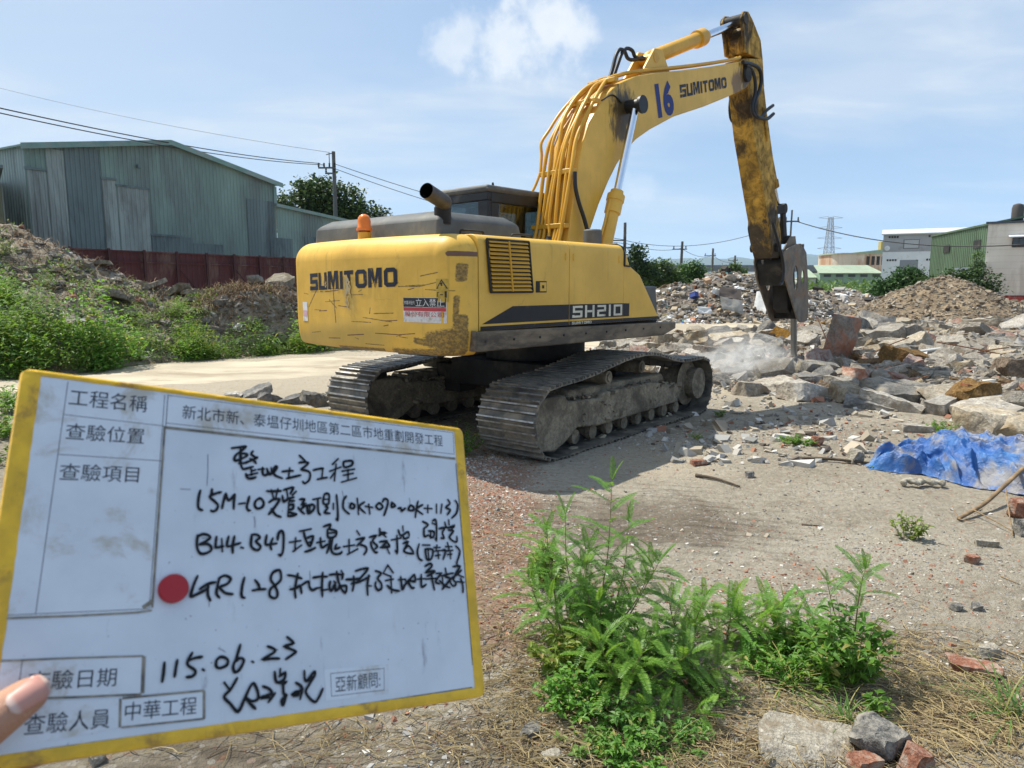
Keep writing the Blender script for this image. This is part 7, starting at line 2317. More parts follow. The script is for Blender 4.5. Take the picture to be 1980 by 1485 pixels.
GR = [grit('grit_tan', (0.36, 0.31, 0.24)), grit('grit_grey', (0.30, 0.29, 0.27)), grit('grit_brick', (0.32, 0.155, 0.10), .35), grit('grit_white', (0.47, 0.445, 0.40)), grit('grit_dark', (0.12, 0.10, 0.085))]
rg = np.random.RandomState(5)
P_, Z_, I_ = [], [], []
while len(P_) < 19000:
    y = 2.1 * (9.5 / 2.1) ** rg.rand()
    x = rg.uniform(-0.75, 0.80) * y * 1.02
    if -2.3 < x < 2.4 and 6.9 < y < 11 and rg.rand() < .7: continue
    if noise.noise((x * 1.1, y * 1.1, 5)) + 0.25 * noise.noise((x * 4, y * 4, 2)) < rg.uniform(-.5, .45): continue
    br = soil_col(x, y, 0)
    if rg.rand() > .34 + 1.0 * br[0] + .9 * sstep(3.4, 2.6, y) + .5 * rub(x, y + 1.0) + .25 * br[1]: continue
    P_.append((x, y, hgt(x, y)))
    Z_.append(min(.036, (0.0035 + 0.0055 * rg.exponential(0.8)) * (0.75 + .075 * y)))
    q = rg.rand()
    I_.append(2 if q < .11 + .45 * br[0] else rg.choice([0, 0, 1, 1, 3, 4], p=[.2, .2, .2, .15, .15, .10]))
scatter('gravel', P_, Z_, GR, I_, 1)
def merge_chunks(name, items, seed):
    """uncountable lumps in one mesh: items = (x, y, z, size, kind index)"""
    r_ = np.random.RandomState(seed)
    tmpl = []
    for i in range(7):
        me = chunk_mesh('lump', 700 + i, ((1, .75, .5), (1, .6, .3), (1, .8, .65), (1, .5, .4), (1, .7, .22), (1, .9, .5), (1, .4, .2))[i], M['conc'], 9, .14, 0)
        v = np.empty(len(me.vertices) * 3); me.vertices.foreach_get('co', v)
        tmpl.append((v.reshape(-1, 3), [tuple(p.vertices) for p in me.polygons]))
        bpy.data.meshes.remove(me)
    V_, F_, MI = [], [], []
    off = 0
    for (x, y, z, s, k) in items:
        v, f = tmpl[r_.randint(7)]
        m_ = np.array((Matrix.Rotation(r_.uniform(0, 6.28), 3, 'Z') @ Matrix.Rotation(r_.normal(0, .35), 3, 'X') @ Matrix.Rotation(r_.normal(0, .35), 3, 'Y')))
        V_.append((v * s) @ m_.T + np.array((x, y, z)))
        F_ += [tuple(i + off for i in q) for q in f]
        MI += [k] * len(f)
        off += len(v)
    me = bpy.data.meshes.new(name)
    me.from_pydata(np.concatenate(V_).tolist(), [], F_)
    for k in ('conc', 'concd', 'brick', 'earth', 'bankrock'): me.materials.append(M[k])
    me.polygons.foreach_set('material_index', MI)
    me.update()
    return tag(link(name, me), kind='stuff')


items = []
rr_ = random.Random(99)
while len(items) < 7500:
    y = 6.3 * (27 / 6.3) ** rr_.random()
    x = rr_.uniform(1.6, min(17, .80 * y))
    q = rub(x, y)
    if q < .01 or rr_.random() > .25 + q: continue
    items.append((x, y, hgt(x, y) + .02, (.45 if q < .15 else 1.0) * (.06 + .10 * rr_.expovariate(1.5)) * (.7 + .03 * y), rr_.choices([0, 1, 2, 3], (.78, .11, .06, .05))[0]))
for _ in range(500):
    p = bank_pt(rr_.uniform(-120, 900), rr_.uniform(.05, 1.15))
    items.append((p.x, p.y, p.z, .08 + .10 * rr_.expovariate(1.5), 4))
for _ in range(800):
    a, q = rr_.uniform(0, 6.28), 1.05 * math.sqrt(rr_.random())
    p = trash_s(q * math.cos(a), q * math.sin(a)); p.z += .05; items.append((p.x, p.y, p.z, .12 + .14 * rr_.expovariate(1.5), rr_.choices([0, 1, 3], (.7, .2, .1))[0]))
    p = soil_s(q * 1.25 * math.cos(a), q * math.sin(a)); items.append((p.x, p.y, p.z, .07 + .07 * rr_.expovariate(1.5), 4))
merge_chunks('rubble', items, 8)
# whitish broken chips by the track and across the soil in front of it
P_, Z_, I_ = [], [], []
for (px0, py0, sx, sy, n, pb) in ((1290, 855, 60, 18, 900, .1), (1500, 840, 70, 14, 500, .15), (1560, 830, 90, 16, 500, .3), (960, 960, 42, 60, 3200, .55), (930, 900, 40, 30, 1500, .3), (1660, 830, 90, 18, 400, .4), (1480, 1150, 130, 40, 1400, .35), (1740, 1100, 110, 50, 700, .3), (1000, 1100, 50, 80, 900, .4)):
    for _ in range(n):
        p = G(min(2050, px0 + rg.normal(0, sx)), max(640, py0 + rg.normal(0, sy)))
        P_.append(tuple(p)); Z_.append(min(.022, 0.005 + .006 * rg.exponential(.8)) * (0.55 + p.y * .10))
        I_.append(2 if rg.rand() < pb else rg.choice([3, 3, 1, 0]))
scatter('gravel', P_, Z_, GR, I_, 2)
# rubble crumbs between the big chunks, on the bank and on the heaps
P_, Z_, I_ = [], [], []
while len(P_) < 9000:
    y = 6.5 * (27 / 6.5) ** rg.rand(); x = rg.uniform(1.5, min(17, .78 * y))
    if rub(x, y) <= 0.01 and rg.rand() > .12: continue
    P_.append((x, y, hgt(x, y) + .01)); Z_.append((0.03 + .055 * rg.exponential(.7)) * (.75 + .02 * y)); I_.append(rg.choice(5, p=[.3, .25, .10, .27, .08]))
scatter('rubble', P_, Z_, GR, I_, 3)
P_, Z_, I_ = [], [], []
while len(P_) < 4200:
    p = bank_pt(rg.uniform(-150, 1000), rg.uniform(.03, 1.15))
    P_.append(tuple(p)); Z_.append(0.03 + .06 * rg.exponential(.7)); I_.append(rg.choice(5, p=[.3, .3, .05, .1, .25]))
scatter('rubble', P_, Z_, [grit('bank_tan', (0.25, 0.205, 0.15)), GR[1], GR[2], GR[3], GR[4]], I_, 4)
P_, Z_, I_ = [], [], []
for _ in range(9500):
    a, r_ = rg.uniform(0, 6.28), 1.05 * math.sqrt(rg.rand())
    p = soil_s(r_ * math.cos(a) * (1.3 if rg.rand() < .4 else 1), r_ * math.sin(a))
    P_.append(tuple(p)); Z_.append(.03 + .05 * rg.exponential(.7)); I_.append(rg.choice(5, p=[.52, .2, .0, .06, .22]))
scatter('heap_stones', P_, Z_, [grit('heap_tan', (0.275, 0.225, 0.165)), grit('heap_grey', (0.30, 0.27, 0.22)), GR[2], grit('heap_pale', (0.40, 0.345, 0.26)), grit('heap_dark', (0.135, 0.10, 0.07))], I_, 5)
LIT = [grit('litter_grey', (0.28, 0.26, 0.24), .4), grit('litter_white', (0.66, 0.66, 0.64)), grit('litter_tan', (0.38, 0.31, 0.22)), grit('litter_dark', (0.06, 0.055, 0.05)), grit('litter_teal', (0.14, 0.30, 0.27)), grit('litter_rust', (0.33, 0.15, 0.08)), grit('litter_blue', (0.05, 0.09, 0.28)), grit('litter_yellow', (0.50, 0.42, 0.20))]
P_, Z_, I_ = [], [], []
for _ in range(5200):
    a, r_ = rg.uniform(0, 6.28), 1.1 * math.sqrt(rg.rand())
    u, v = r_ * math.cos(a), r_ * math.sin(a)
    p = trash_s(u, v)
    P_.append(tuple(p)); Z_.append(.05 + .10 * rg.exponential(.8))
    I_.append(rg.choice(8, p=[.33, .20, .30, .10, .02, .03, .01, .01]) if v < .1 else rg.choice(8, p=[.4, .08, .38, .1, .01, .03, 0, 0]))
for _ in range(1800):
    a, r_ = rg.uniform(0, 6.28), 1.1 * math.sqrt(rg.rand())
    p = far_s(r_ * math.cos(a), r_ * math.sin(a))
    P_.append(tuple(p)); Z_.append(.09 + .14 * rg.exponential(.8)); I_.append(rg.choice(8, p=[.45, .1, .33, .1, 0, .02, 0, 0]))
scatter('litter', P_, Z_, LIT, I_, 6, .6)
# larger pieces of waste one can pick out on the debris heap
def sheet(name, px, py_, d, w_, h_, rot, mat, lab, cat):
    p = at(px, py_, d)
    rs_ = random.Random(px)
    mb = MB(); n = 6
    for side in (0, 1):
        for j in range(n + 1):
            for i in range(n + 1):
                z = .10 * noise.noise((i * .5 + px, j * .5, 1)) + (0.02 if side else 0)
                mb.v.append(((i / n - .5) * w_, (j / n - .5) * h_, z))
    o = (n + 1) ** 2
    for j in range(n):
        for i in range(n):
            a = j * (n + 1) + i
            mb.f += [(a, a + n + 1, a + n + 2, a + 1), (o + a, o + a + 1, o + a + n + 2, o + a + n + 1)]; mb.m += [0, 0]
    tag(mb.build(name, mat, smooth=60, loc=p, rot=rot), lab, cat)
WHT = mat_rough('white_sheet', (0.62, 0.62, 0.60), .1, 4, .7, dirt=(.35, .32, .27), dirt_amt=.3, bump=0)
sheet('board_sheet', 1415, 590, 33.0, 1.2, .7, (1.0, 0.2, 0.3), mat_rough('pale_board', (.36, .34, .30), .15, 3, .95, dirt=(.24, .21, .17), dirt_amt=.4, bump=0, spec=.1), 'pale grey flat board lying on the debris heap', 'board')
sheet('plastic_sheet', 1470, 594, 33.6, .6, 1.6, (1.1, 0.0, -.6), WHT, 'crumpled white plastic sheet at the right foot of the debris heap', 'plastic sheet')
sheet('plastic_sheet', 1362, 600, 32.6, .7, .35, (1.0, 0.1, .2), WHT, 'small white sheet at the front foot of the debris heap', 'plastic sheet')
sheet('board_sheet', 1412, 567, 34.2, 1.0, .55, (1.1, 0.1, -.2), mat_plain('brown_board', (.12, .095, .08), .8), 'dark brown board on the middle of the debris heap', 'board')
for (px, py_, s, c, lab) in ((1342, 571, .34, (.03, .06, .24), 'blue plastic crate half buried in the debris heap'), (1386, 564, .38, (.66, .66, .62), 'white plastic drum on the debris heap'), (1368, 543, .30, (.34, .22, .13), 'orange-brown box near the top of the debris heap')):
    p = at(px, py_, 34.6)
    mb = MB(); mb.box((-.5 * s, -.4 * s, -.35 * s), (.5 * s, .4 * s, .35 * s)); mb.box((-.54 * s, -.44 * s, .28 * s), (.54 * s, .44 * s, .36 * s)); mb.box((-.54 * s, -.44 * s, -.36 * s), (.54 * s, .44 * s, -.3 * s))
    tag(mb.build('crate', mat_plain('crate_plastic', c, .5), bevel=.02, loc=p, rot=(.3, .35, px * .1)), lab, 'crate')

# ------------------------------------------------------------------ blue tarpaulin, sticks, sack
def mat_tarp():
    m, t, p = new_mat('blue_tarp')
    k = NT(t)
    co = k.coord()
    a = k.noise(co, 3, 6, .6)
    c = k.mix(k.ss(a, .35, .7), (.018, .095, .33), (.045, .19, .48))
    d = k.noise(co, 2.1, 7, .66, .4)
    g2 = k.n('ShaderNodeSeparateXYZ')
    t.links.new(co, g2.inputs[0])
    d2 = k.math('ADD', d, k.math('MULTIPLY', k.ss(g2.outputs[0], .1, .75), .16))
    c = k.mix(k.math('MULTIPLY', k.ss(d2, .455, .60), .8), c, (.30, .265, .215))
    k.put(p.inputs['Base Color'], c)
    p.inputs['Roughness'].default_value = .40
    p.inputs['Specular IOR Level'].default_value = .55
    k.put(p.inputs['Normal'], k.bump(k.noise(co, 14, 5, .7, 1.5), .5, .05))
    return m


tp = G(1866, 918)
mb = MB()
nx, ny = 170, 100
for j in range(ny + 1):
    for i in range(nx + 1):
        u, v = i / nx, j / ny
        env = (sstep(0, .12, u) * sstep(1, .93, u)) * (sstep(0, .10, v) * sstep(1, .9, v))
        wid = .22 + .78 * sstep(.0, .55, u)
        x = -.80 + 1.50 * u + .07 * noise.noise((u * 3, v * 4, 1)) + .03 * noise.noise((u * 9, v * 9, 8))
        y = (v - .5) * 1.05 * wid * (1 - .35 * sstep(.85, 1, u)) + .12 * math.sin(u * 5.0) + .09 * noise.noise((u * 5, v * 2, 4)) - .10 * u + .05 * noise.noise((u * 14, v * 5, 3))
        wq = noise.noise((u * 2.5, v * 3, 9)) * .6
        rdg = lambda a, b, c: (1 - min(1, 1.7 * abs(noise.noise((a, b, c))))) ** 1.6
        plat = sstep(.04, .42, v + .12 * noise.noise((u * 4, v * 2, 5))) * (.18 + .82 * sstep(.22, .50, u + .10 * noise.noise((u * 3, v * 3, 1))))
        drape = rdg(u * 8 + v * 2.2 + wq, v * 2.0 - u, 2.2) * .085 * (1 - .5 * plat) + rdg(u * 5 + wq * 2, v * 6 + u * 3, 6.1) * .060 + rdg(u * 14 + wq * 2, v * 8 + u * 6, 3.1) * .026
        z = .012 + env * (.22 * plat + drape * 1.25) + (1 - env) * .02 * abs(noise.noise((u * 20, v * 20, 1)))
        mb.v.append((x, y, z))
for j in range(ny):
    for i in range(nx):
        a = j * (nx + 1) + i
        mb.f.append((a, a + 1, a + nx + 2, a + nx + 1)); mb.m.append(0)
ta = mb.build('tarpaulin', mat_tarp(), smooth=180, loc=tp, rot=(0, 0, -.28))
tag(ta, 'crumpled dusty blue tarpaulin lying on the soil at the right edge', 'tarpaulin')
ta.modifiers.new('solid', 'SOLIDIFY').thickness = .004
mb = MB()
q0 = G(1745, 942)
pts = [(0, 0, .03), (.05, .02, .05), (.12, .0, .045), (.20, .02, .04), (.28, .0, .035), (.36, .01, .03)]
mb.tube(smooth_pts(pts, 5), [.022 + .008 * math.sin(i * 1.1) for i in range(26)], 10)
mb.tube(smooth_pts([(a * .95, b + .035 * math.cos(i * 1.8), c + .01 * math.sin(i * 2)) for i, (a, b, c) in enumerate(pts)], 5), .017, 8)
o = mb.build('sack_roll', mat_rough('sackcloth', (.40, .37, .30), .2, 30, .9, dirt=(.2, .17, .12), dirt_amt=.4, dirt_scale=20, bump=.5, bump_scale=90), smooth=180, loc=q0, rot=(0, 0, .05))
tag(o, 'twisted roll of dirty white sacking in front of the blue tarpaulin', 'sacking')


def stick(name, pts, r_, mat, lab, cat='stick', taper=.5, extra=()):
    P = [Vector(p) for p in pts]
    o = P[0].copy()
    mb = MB()
    sp_ = smooth_pts([p - o for p in P], 5)
    mb.tube(sp_, [r_ * (1 - (1 - taper) * i / (len(sp_) - 1)) for i in range(len(sp_))], 8)
    for e, r2 in extra:
        ep = smooth_pts([Vector(p) - o for p in e], 4)
        mb.tube(ep, [r2 * (1 - .5 * i / (len(ep) - 1)) for i in range(len(ep))], 6)
    return tag(mb.build(name, mat, smooth=180, loc=o), lab, cat)


g_ = lambda px, py_, dz=.015: G(px, py_, dz)
stick('stick', [g_(1545, 889), g_(1600, 893, .03), g_(1680, 899, .02), g_(1800, 912, .02)], .017, M['woodd'], 'long thin dark stick running to the blue tarpaulin')
bT = g_(1853, 1008, .02)
stick('branch', [bT, G(1900, 990, .06), G(1935, 972, .12), G(1985, 945, .22), G(2040, 915, .30)], .014, M['wood'], 'forked brown branch propped on the soil at the right edge', 'branch', 1.3,
      [([G(1880, 998, .05), G(1930, 1022, .04), G(1960, 1033, .015)], .006), ([G(1942, 975, .12), G(1950, 1010, .06), G(1958, 1040, .015)], .007), ([bT, G(1845, 995, .03), G(1840, 990, .05)], .005), ([bT, G(1868, 1012, .02), G(1885, 1009, .01)], .005)])
stick('stick', [g_(1345, 922), g_(1385, 930, .02), g_(1430, 944)], .016, M['woodd'], 'short dark stick lying in front of the shadow')
stick('stick', [g_(1550, 1016, .006), g_(1588, 1018, .006)], .006, M['woodd'], 'small dark twig in the middle of the soil')
stick('stick', [g_(1935, 1116, .006), g_(1972, 1132, .006)], .004, M['wood'], 'short pale twig near the right edge')
stick('branch', [G(1140, 1362, .05), G(1165, 1402, .035), G(1210, 1425, .03), G(1238, 1460, .03), G(1250, 1500, .02)], .0065, M['wood'], 'pale dry forked twig in front of the green weeds', 'twig', .7, [([G(1165, 1402, .035), G(1168, 1425, .02), G(1150, 1452, .01)], .0035), ([G(1165, 1385, .04), G(1200, 1405, .03), G(1222, 1420, .02)], .0035)])
stick('branch', [G(1335, 1428, .01), G(1390, 1417, .03), G(1450, 1440, .03), G(1510, 1470, .02), G(1560, 1500, .01)], .0035, M['wood'], 'thin arched straw-coloured twig left of the pale slab', 'twig')
stick('branch', [G(1700, 1395, .02), G(1745, 1425, .02), G(1810, 1470, .015), G(1850, 1500, .01)], .0045, M['wood'], 'long pale twig running past the mottled stone', 'twig', .7)
stick('branch', [G(1910, 1250, .02), G(1950, 1268, .02), G(2000, 1290, .02)], .004, M['wood'], 'pale straw stem by the brick strip at the right edge', 'twig', .7)

# ------------------------------------------------------------------ weeds
M['fern'] = mat_leaf('fern_leaf', (0.075, 0.195, 0.025), (0.18, 0.335, 0.05), 0.4, 0.45)
M['weed'] = mat_leaf('weed_leaf', (0.07, 0.18, 0.022), (0.17, 0.31, 0.045), 0.38, 0.5, (0.36, 0.31, 0.10), 0.10)
M['weedd'] = mat_leaf('weed_leaf_dark', (0.055, 0.135, 0.022), (0.15, 0.26, 0.05), 0.32, 0.5, (0.24, 0.22, 0.06), 0.05)
M['weedy'] = mat_leaf('weed_leaf_yellow', (0.12, 0.20, 0.03), (0.23, 0.31, 0.05), 0.4, 0.5, (0.34, 0.28, 0.10), 0.12)
M['stem'] = mat_plain('weed_stem', (0.14, 0.20, 0.06), 0.6)
M['stemb'] = mat_plain('weed_stem_brown', (0.20, 0.16, 0.07), 0.7)
M['straw'] = mat_leaf('dry_straw', (0.30, 0.22, 0.11), (0.46, 0.36, 0.19), 0.15, 0.7, (0.20, 0.13, 0.07), 0.25)
M['grass'] = mat_leaf('grass_blade', (0.07, 0.17, 0.03), (0.16, 0.26, 0.06), 0.35, 0.5, (0.38, 0.33, 0.12), 0.12)


def frond(mb, base, d, up, L, n=24, ll=0.017, droop=0.5, mi=0):
    """pinnate leaf: a curved rib with rows of narrow leaflets"""
    d = d.normalized()
    side = d.cross(up).normalized()
    up = side.cross(d).normalized()
    P = []
    for i in range(n + 1):
        t = i / n
        P.append(base + d * L * t * (1 - .15 * t * droop) + up * (L * (.10 * t - .55 * droop * t * t)))
    mb.tube(P, [0.0011 * (1 - .6 * i / n) for i in range(n + 1)], 4, mi)
    for i in range(2, n + 1):
        t = i / n
        dirn = (P[i] - P[i - 1]).normalized()
        upn = side.cross(dirn).normalized()
        l = ll * (0.55 + .9 * math.sin(math.pi * min(1, .12 + .88 * t)) ** .7)
        for sg in (-1, 1):
            a = (side * sg * .92 + dirn * .42 + upn * (.16 + rnd.uniform(-.12, .12))).normalized()
            wv = dirn * (L / n) * .47
            c = P[i]
            mb.add([c - wv * .4, c + a * l * .5 - wv, c + a * l, c + a * l * .5 + wv * .9, c + wv * .4], [(0, 1, 2, 3, 4)], mi)


def blade_leaf(mb, base, d, up, L, W, droop=.6, mi=0, fold=.25):
    d = d.normalized()
    side = d.cross(up)
    side = side.normalized() if side.length > 1e-4 else Vector((1, 0, 0))
    up = side.cross(d).normalized()
    rows = [(0, .08), (.25, .8), (.5, 1.0), (.75, .62), (1, .04)]
    vs = []
    for t, w_ in rows:
        c = base + d * L * t + up * (L * (.12 * t - .5 * droop * t * t))
        vs += [c + side * W * w_ * .5 + up * W * fold * w_, c, c - side * W * w_ * .5 + up * W * fold * w_]
    fs = []
    for i in range(4):
        fs += [(3 * i, 3 * i + 1, 3 * i + 4, 3 * i + 3), (3 * i + 1, 3 * i + 2, 3 * i + 5, 3 * i + 4)]
    mb.add(vs, fs, mi)


def rdir(rs, zmin=-.2, zmax=.9):
    a = rs.uniform(0, 6.283)
    z = rs.uniform(zmin, zmax)
    h = math.sqrt(max(0, 1 - z * z))
    return Vector((h * math.cos(a), h * math.sin(a), z))


def ferny(name, base, stems, label, seed, frL=.2, group=None, leaf=.017):
    """stems: (list of points relative to base, number of fronds, start fraction)"""
    rs = random.Random(seed)
    t = empty(name, base)
    tag(t, label, 'weed', group)
    lf = MB()
    for pts, nf, t0 in stems:
        P = smooth_pts([Vector(p) for p in pts], 8)
        mb = MB()
        mb.tube(P, [0.0042 * (1 - .75 * i / (len(P) - 1)) for i in range(len(P))], 6)
        mb.build('stem', M['stemb'], t, smooth=180)
        for k in range(nf):
            f = t0 + (1 - t0) * (k + .5) / nf
            i = min(len(P) - 2, int(f * (len(P) - 1)))
            ax = (P[i + 1] - P[i]).normalized()
            a = k * 2.4 + rs.uniform(-.4, .4)
            s1 = ax.orthogonal().normalized()
            s2 = ax.cross(s1)
            d = (s1 * math.cos(a) + s2 * math.sin(a)) * 1.0 + ax * rs.uniform(.15, .8) + Vector((0, 0, .15))
            frond(lf, P[i], d, Vector((0, 0, 1)), frL * (0.65 + .6 * math.sin(math.pi * (.15 + .7 * f))) * rs.uniform(.8, 1.15), 26, leaf, rs.uniform(.3, .9))
        for k in range(2):
            frond(lf, P[-1], (P[-1] - P[-3]).normalized() + rdir(rs, 0, .3) * .5, Vector((0, 0, 1)) + rdir(rs) * .3, frL * .6, 18, leaf * .8, .2)
    lf.build('frond', M['fern'], t)
    return t


B = G(1165, 1275)
ferny('ferny_weed', B, [([(0, 0, 0), (-.01, .02, .25), (.02, .03, .5), (.03, .02, .82)], 26, .12), ([(0, 0, .03), (-.10, .04, .22), (-.16, .05, .42), (-.17, .05, .66)], 18, .15), ([(0, 0, .06), (.10, -.02, .20), (.18, -.03, .36), (.24, -.02, .47)], 18, .15), ([(0, 0, .03), (-.05, .0, .2), (-.08, .0, .38), (-.07, .02, .5)], 16, .15), ([(0, 0, .03), (.05, .05, .2), (.10, .08, .38), (.12, .1, .60)], 14, .15),
                        ([(0, 0, .02), (-.16, -.05, .12), (-.24, -.05, .30)], 13, .2), ([(.02, 0, .1), (.16, .06, .26), (.23, .1, .40)], 12, .2), ([(-.02, 0, .02), (-.06, -.1, .18), (-.04, -.14, .34)], 12, .2)],
      'tallest ferny-leaved green weed in the middle of the foreground', 3, .185)
B = G(1085, 1235)
ferny('ferny_weed', B, [([(0, 0, 0), (-.03, .02, .2), (-.06, .03, .40), (-.07, .03, .52)], 20, .1), ([(0, 0, .02), (-.10, .0, .15), (-.15, -.02, .30)], 14, .15), ([(0, 0, .02), (.06, -.05, .18), (.10, -.06, .36)], 16, .15)], 'yellowish ferny weed leaning towards the board, left of the tallest one', 21, .17)
B = G(1215, 1345)
ferny('ferny_weed', B, [([(0, 0, 0), (.04, 0, .15), (.10, 0, .28)], 15, .15), ([(0, 0, .02), (-.08, -.03, .13), (-.13, -.04, .26)], 15, .15), ([(0, 0, .02), (.14, -.02, .12), (.24, -.03, .20)], 14, .2), ([(0, 0, .02), (.0, -.08, .15), (.02, -.12, .24)], 12, .2)], 'ferny weed in front of the tallest one, fronds spreading low', 22, .17)
B = G(1330, 1250)
ferny('ferny_weed', B, [([(0, 0, 0), (.03, 0, .12), (.07, 0, .24)], 14, .15), ([(0, 0, .02), (-.07, -.02, .12), (-.10, -.02, .24)], 13, .2), ([(0, 0, .02), (.14, -.01, .10), (.22, -.02, .16)], 12, .2)], 'ferny weed between the tallest one and the low spreading one', 23, .18)
B = G(1490, 1245)
ferny('ferny_weed', B, [([(0, 0, 0), (.02, 0, .10), (.05, 0, .19)], 11, .2), ([(0, 0, .02), (.12, .0, .08), (.20, .0, .14)], 11, .2), ([(0, 0, .02), (-.10, -.03, .08), (-.16, -.05, .11)], 10, .2)], 'ferny weed joining the low spreading one to the bushy weed', 24, .18)
B = G(1300, 1325)
ferny('ferny_weed', B, [([(0, 0, 0), (.03, 0, .10), (.05, 0, .2)], 11, .2), ([(0, 0, .02), (.12, -.02, .07), (.2, -.04, .11)], 11, .2)], 'ferny weed hanging over the shaded ground right of the tallest one', 25, .17)
B = G(1405, 1235)
ferny('ferny_weed', B, [([(0, 0, 0), (.02, .02, .10), (.03, .02, .20)], 13, .2), ([(0, 0, .02), (.14, .02, .08), (.25, .03, .13)], 12, .2), ([(0, 0, .02), (-.12, -.02, .08), (-.2, -.04, .10)], 11, .2), ([(0, 0, .02), (.05, -.10, .06), (.10, -.17, .06)], 10, .2)],
      'low spreading ferny weed between the tall weed and the bushy weed', 5, .20)
B = G(1648, 1300)
ferny('ferny_weed', B, [([(0, 0, 0), (.01, .02, .2), (.02, .02, .38), (.035, .02, .46)], 9, .45), ([(0, 0, .05), (-.08, .02, .25), (-.12, .03, .40)], 3, .7)],
      'ferny shoot rising out of the bushy weed at the lower right', 6, .15)
B = G(1290, 1395)
ferny('ferny_weed', B, [([(0, 0, 0), (-.06, -.03, .07), (-.1, -.05, .10)], 6, .2), ([(0, 0, 0), (.08, -.03, .05), (.14, -.05, .06)], 6, .2)], 'small ferny weed low in the shade below the tall weed', 8, .12)


def leafy(name, base, spec, label, seed, mat, cat='weed', group=None, L=.05, W=.024, stemr=.0022):
    """bushy broad-leaved weed: spec = (number of stems, spread, height, leaves per stem)"""
    rs = random.Random(seed)
    t = empty(name, base)
    tag(t, label, cat, group)
    ns, spread, H, nl = spec
    lf, st = MB(), MB()
    for s in range(ns):
        a, r_ = rs.uniform(0, 6.283), spread * math.sqrt(rs.random())
        b0 = Vector((math.cos(a) * r_ * .35, math.sin(a) * r_ * .35, 0))
        h = H * (1.05 - .5 * (r_ / spread) ** 2) * rs.uniform(.7, 1.08)
        tip = Vector((math.cos(a) * r_, math.sin(a) * r_, h))
        P = smooth_pts([b0, b0.lerp(tip, .5) + Vector((rs.gauss(0, .01), rs.gauss(0, .01), h * .08)), tip], 6)
        st.tube(P, [stemr * (1 - .6 * i / (len(P) - 1)) for i in range(len(P))], 5)
        for k in range(nl):
            f = .22 + .78 * (k + rs.random()) / nl
            i = min(len(P) - 1, int(f * (len(P) - 1)))
            d = rdir(rs, -.25, .55)
            l = L * rs.uniform(.55, 1.15) * (1.15 - .35 * f)
            blade_leaf(lf, P[i], d, Vector((rs.gauss(0, .3), rs.gauss(0, .3), 1)), l, W * l / L * rs.uniform(.85, 1.2), rs.uniform(.2, 1.0))
    st.build('stem', M['stem'], t, smooth=180)
    lf.build('foliage', mat, t)
    return t


leafy('leafy_weed', G(1632, 1322), (46, .19, .36, 15), 'bushy bright green broad-leaved weed at the lower right', 11, M['weed'], L=.068, W=.026)
leafy('leafy_weed', G(1700, 1385), (8, .06, .12, 8), 'small leafy weed in front of the bushy weed', 12, M['weed'], L=.045, W=.024)
leafy('leafy_weed', G(1100, 1300), (44, .19, .22, 13), 'dense yellow-green broad-leaved weed beside the lower right corner of the board', 51, M['weedy'], L=.05, W=.024)
leafy('leafy_weed', G(1190, 1310), (36, .19, .17, 13), 'dense green leafy weed under the fronds of the tallest ferny weed', 52, M['weed'], L=.048, W=.022)
leafy('leafy_weed', G(1540, 1262), (30, .15, .18, 13), 'upright narrow-leaved weed behind the bushy weed', 53, M['weed'], L=.055, W=.015)
leafy('leafy_weed', G(1060, 1130), (40, .14, .25, 14), 'yellow-green leafy weed left of the tall ferny weed', 13, M['weedy'], L=.05, W=.02)
leafy('leafy_weed', G(1160, 1225), (34, .20, .24, 13), 'broad-leaved weed at the foot of the tall ferny weed', 14, M['weed'], L=.048, W=.024)
leafy('leafy_weed', G(1250, 1280), (36, .22, .16, 12), 'dark leafy weed in the shade right of the tall ferny weed', 15, M['weedd'], L=.04, W=.02)
leafy('leafy_weed', G(1110, 1375), (52, .17, .17, 14), 'low light green weed near the board corner', 16, M['weed'], L=.032, W=.018)
leafy('leafy_weed', G(1215, 1400), (42, .21, .13, 12), 'low dark weed mat below the tall ferny weed', 17, M['weedd'], L=.034, W=.018)
leafy('leafy_weed', G(1350, 1345), (34, .20, .11, 11), 'low green weed mat between the two large weeds', 18, M['weedd'], L=.032, W=.016)
leafy('leafy_weed', G(1500, 1290), (50, .21, .14, 12), 'mixed green weeds left of the bushy weed', 19, M['weed'], L=.04, W=.014)
leafy('leafy_weed', G(1590, 1330), (18, .12, .15, 11), 'narrow-leaved weed touching the bushy weed on its left', 20, M['weedy'], L=.04, W=.013)
leafy('leafy_weed', G(1215, 1470), (46, .17, .10, 12), 'low green weed mat running off the bottom edge', 54, M['weed'], L=.032, W=.015)
leafy('leafy_weed', G(1310, 1440), (30, .15, .08, 11), 'thin dark weed patch at the bottom, right of the low mat', 55, M['weedd'], L=.03, W=.012)
leafy('leafy_weed', G(1140, 1450), (20, .13, .08, 10), 'tiny green weeds at the bottom edge', 21, M['weedd'], L=.03, W=.014)
leafy('leafy_weed', G(1755, 1040), (16, .13, .19, 11), 'lone round green weed on the bare soil at right', 22, M['weedy'], L=.045, W=.022)
leafy('leafy_weed', G(1540, 860), (26, .22, .09, 9), 'low creeping green weed beside the half brick', 23, M['weed'], L=.05, W=.03)
leafy('leafy_weed', G(1822, 838), (22, .18, .16, 10), 'bright green tuft between the rubble and the tarpaulin', 24, M['weed'], L=.05, W=.02)
leafy('leafy_weed', G(1395, 806), (10, .12, .10, 8), 'small weed in the shadow in front of the track', 25, M['weedd'], L=.05, W=.02)
leafy('leafy_weed', G(1345, 848), (9, .10, .07, 8), 'little dry weed beside the white chips', 26, M['weedy'], L=.04, W=.016)
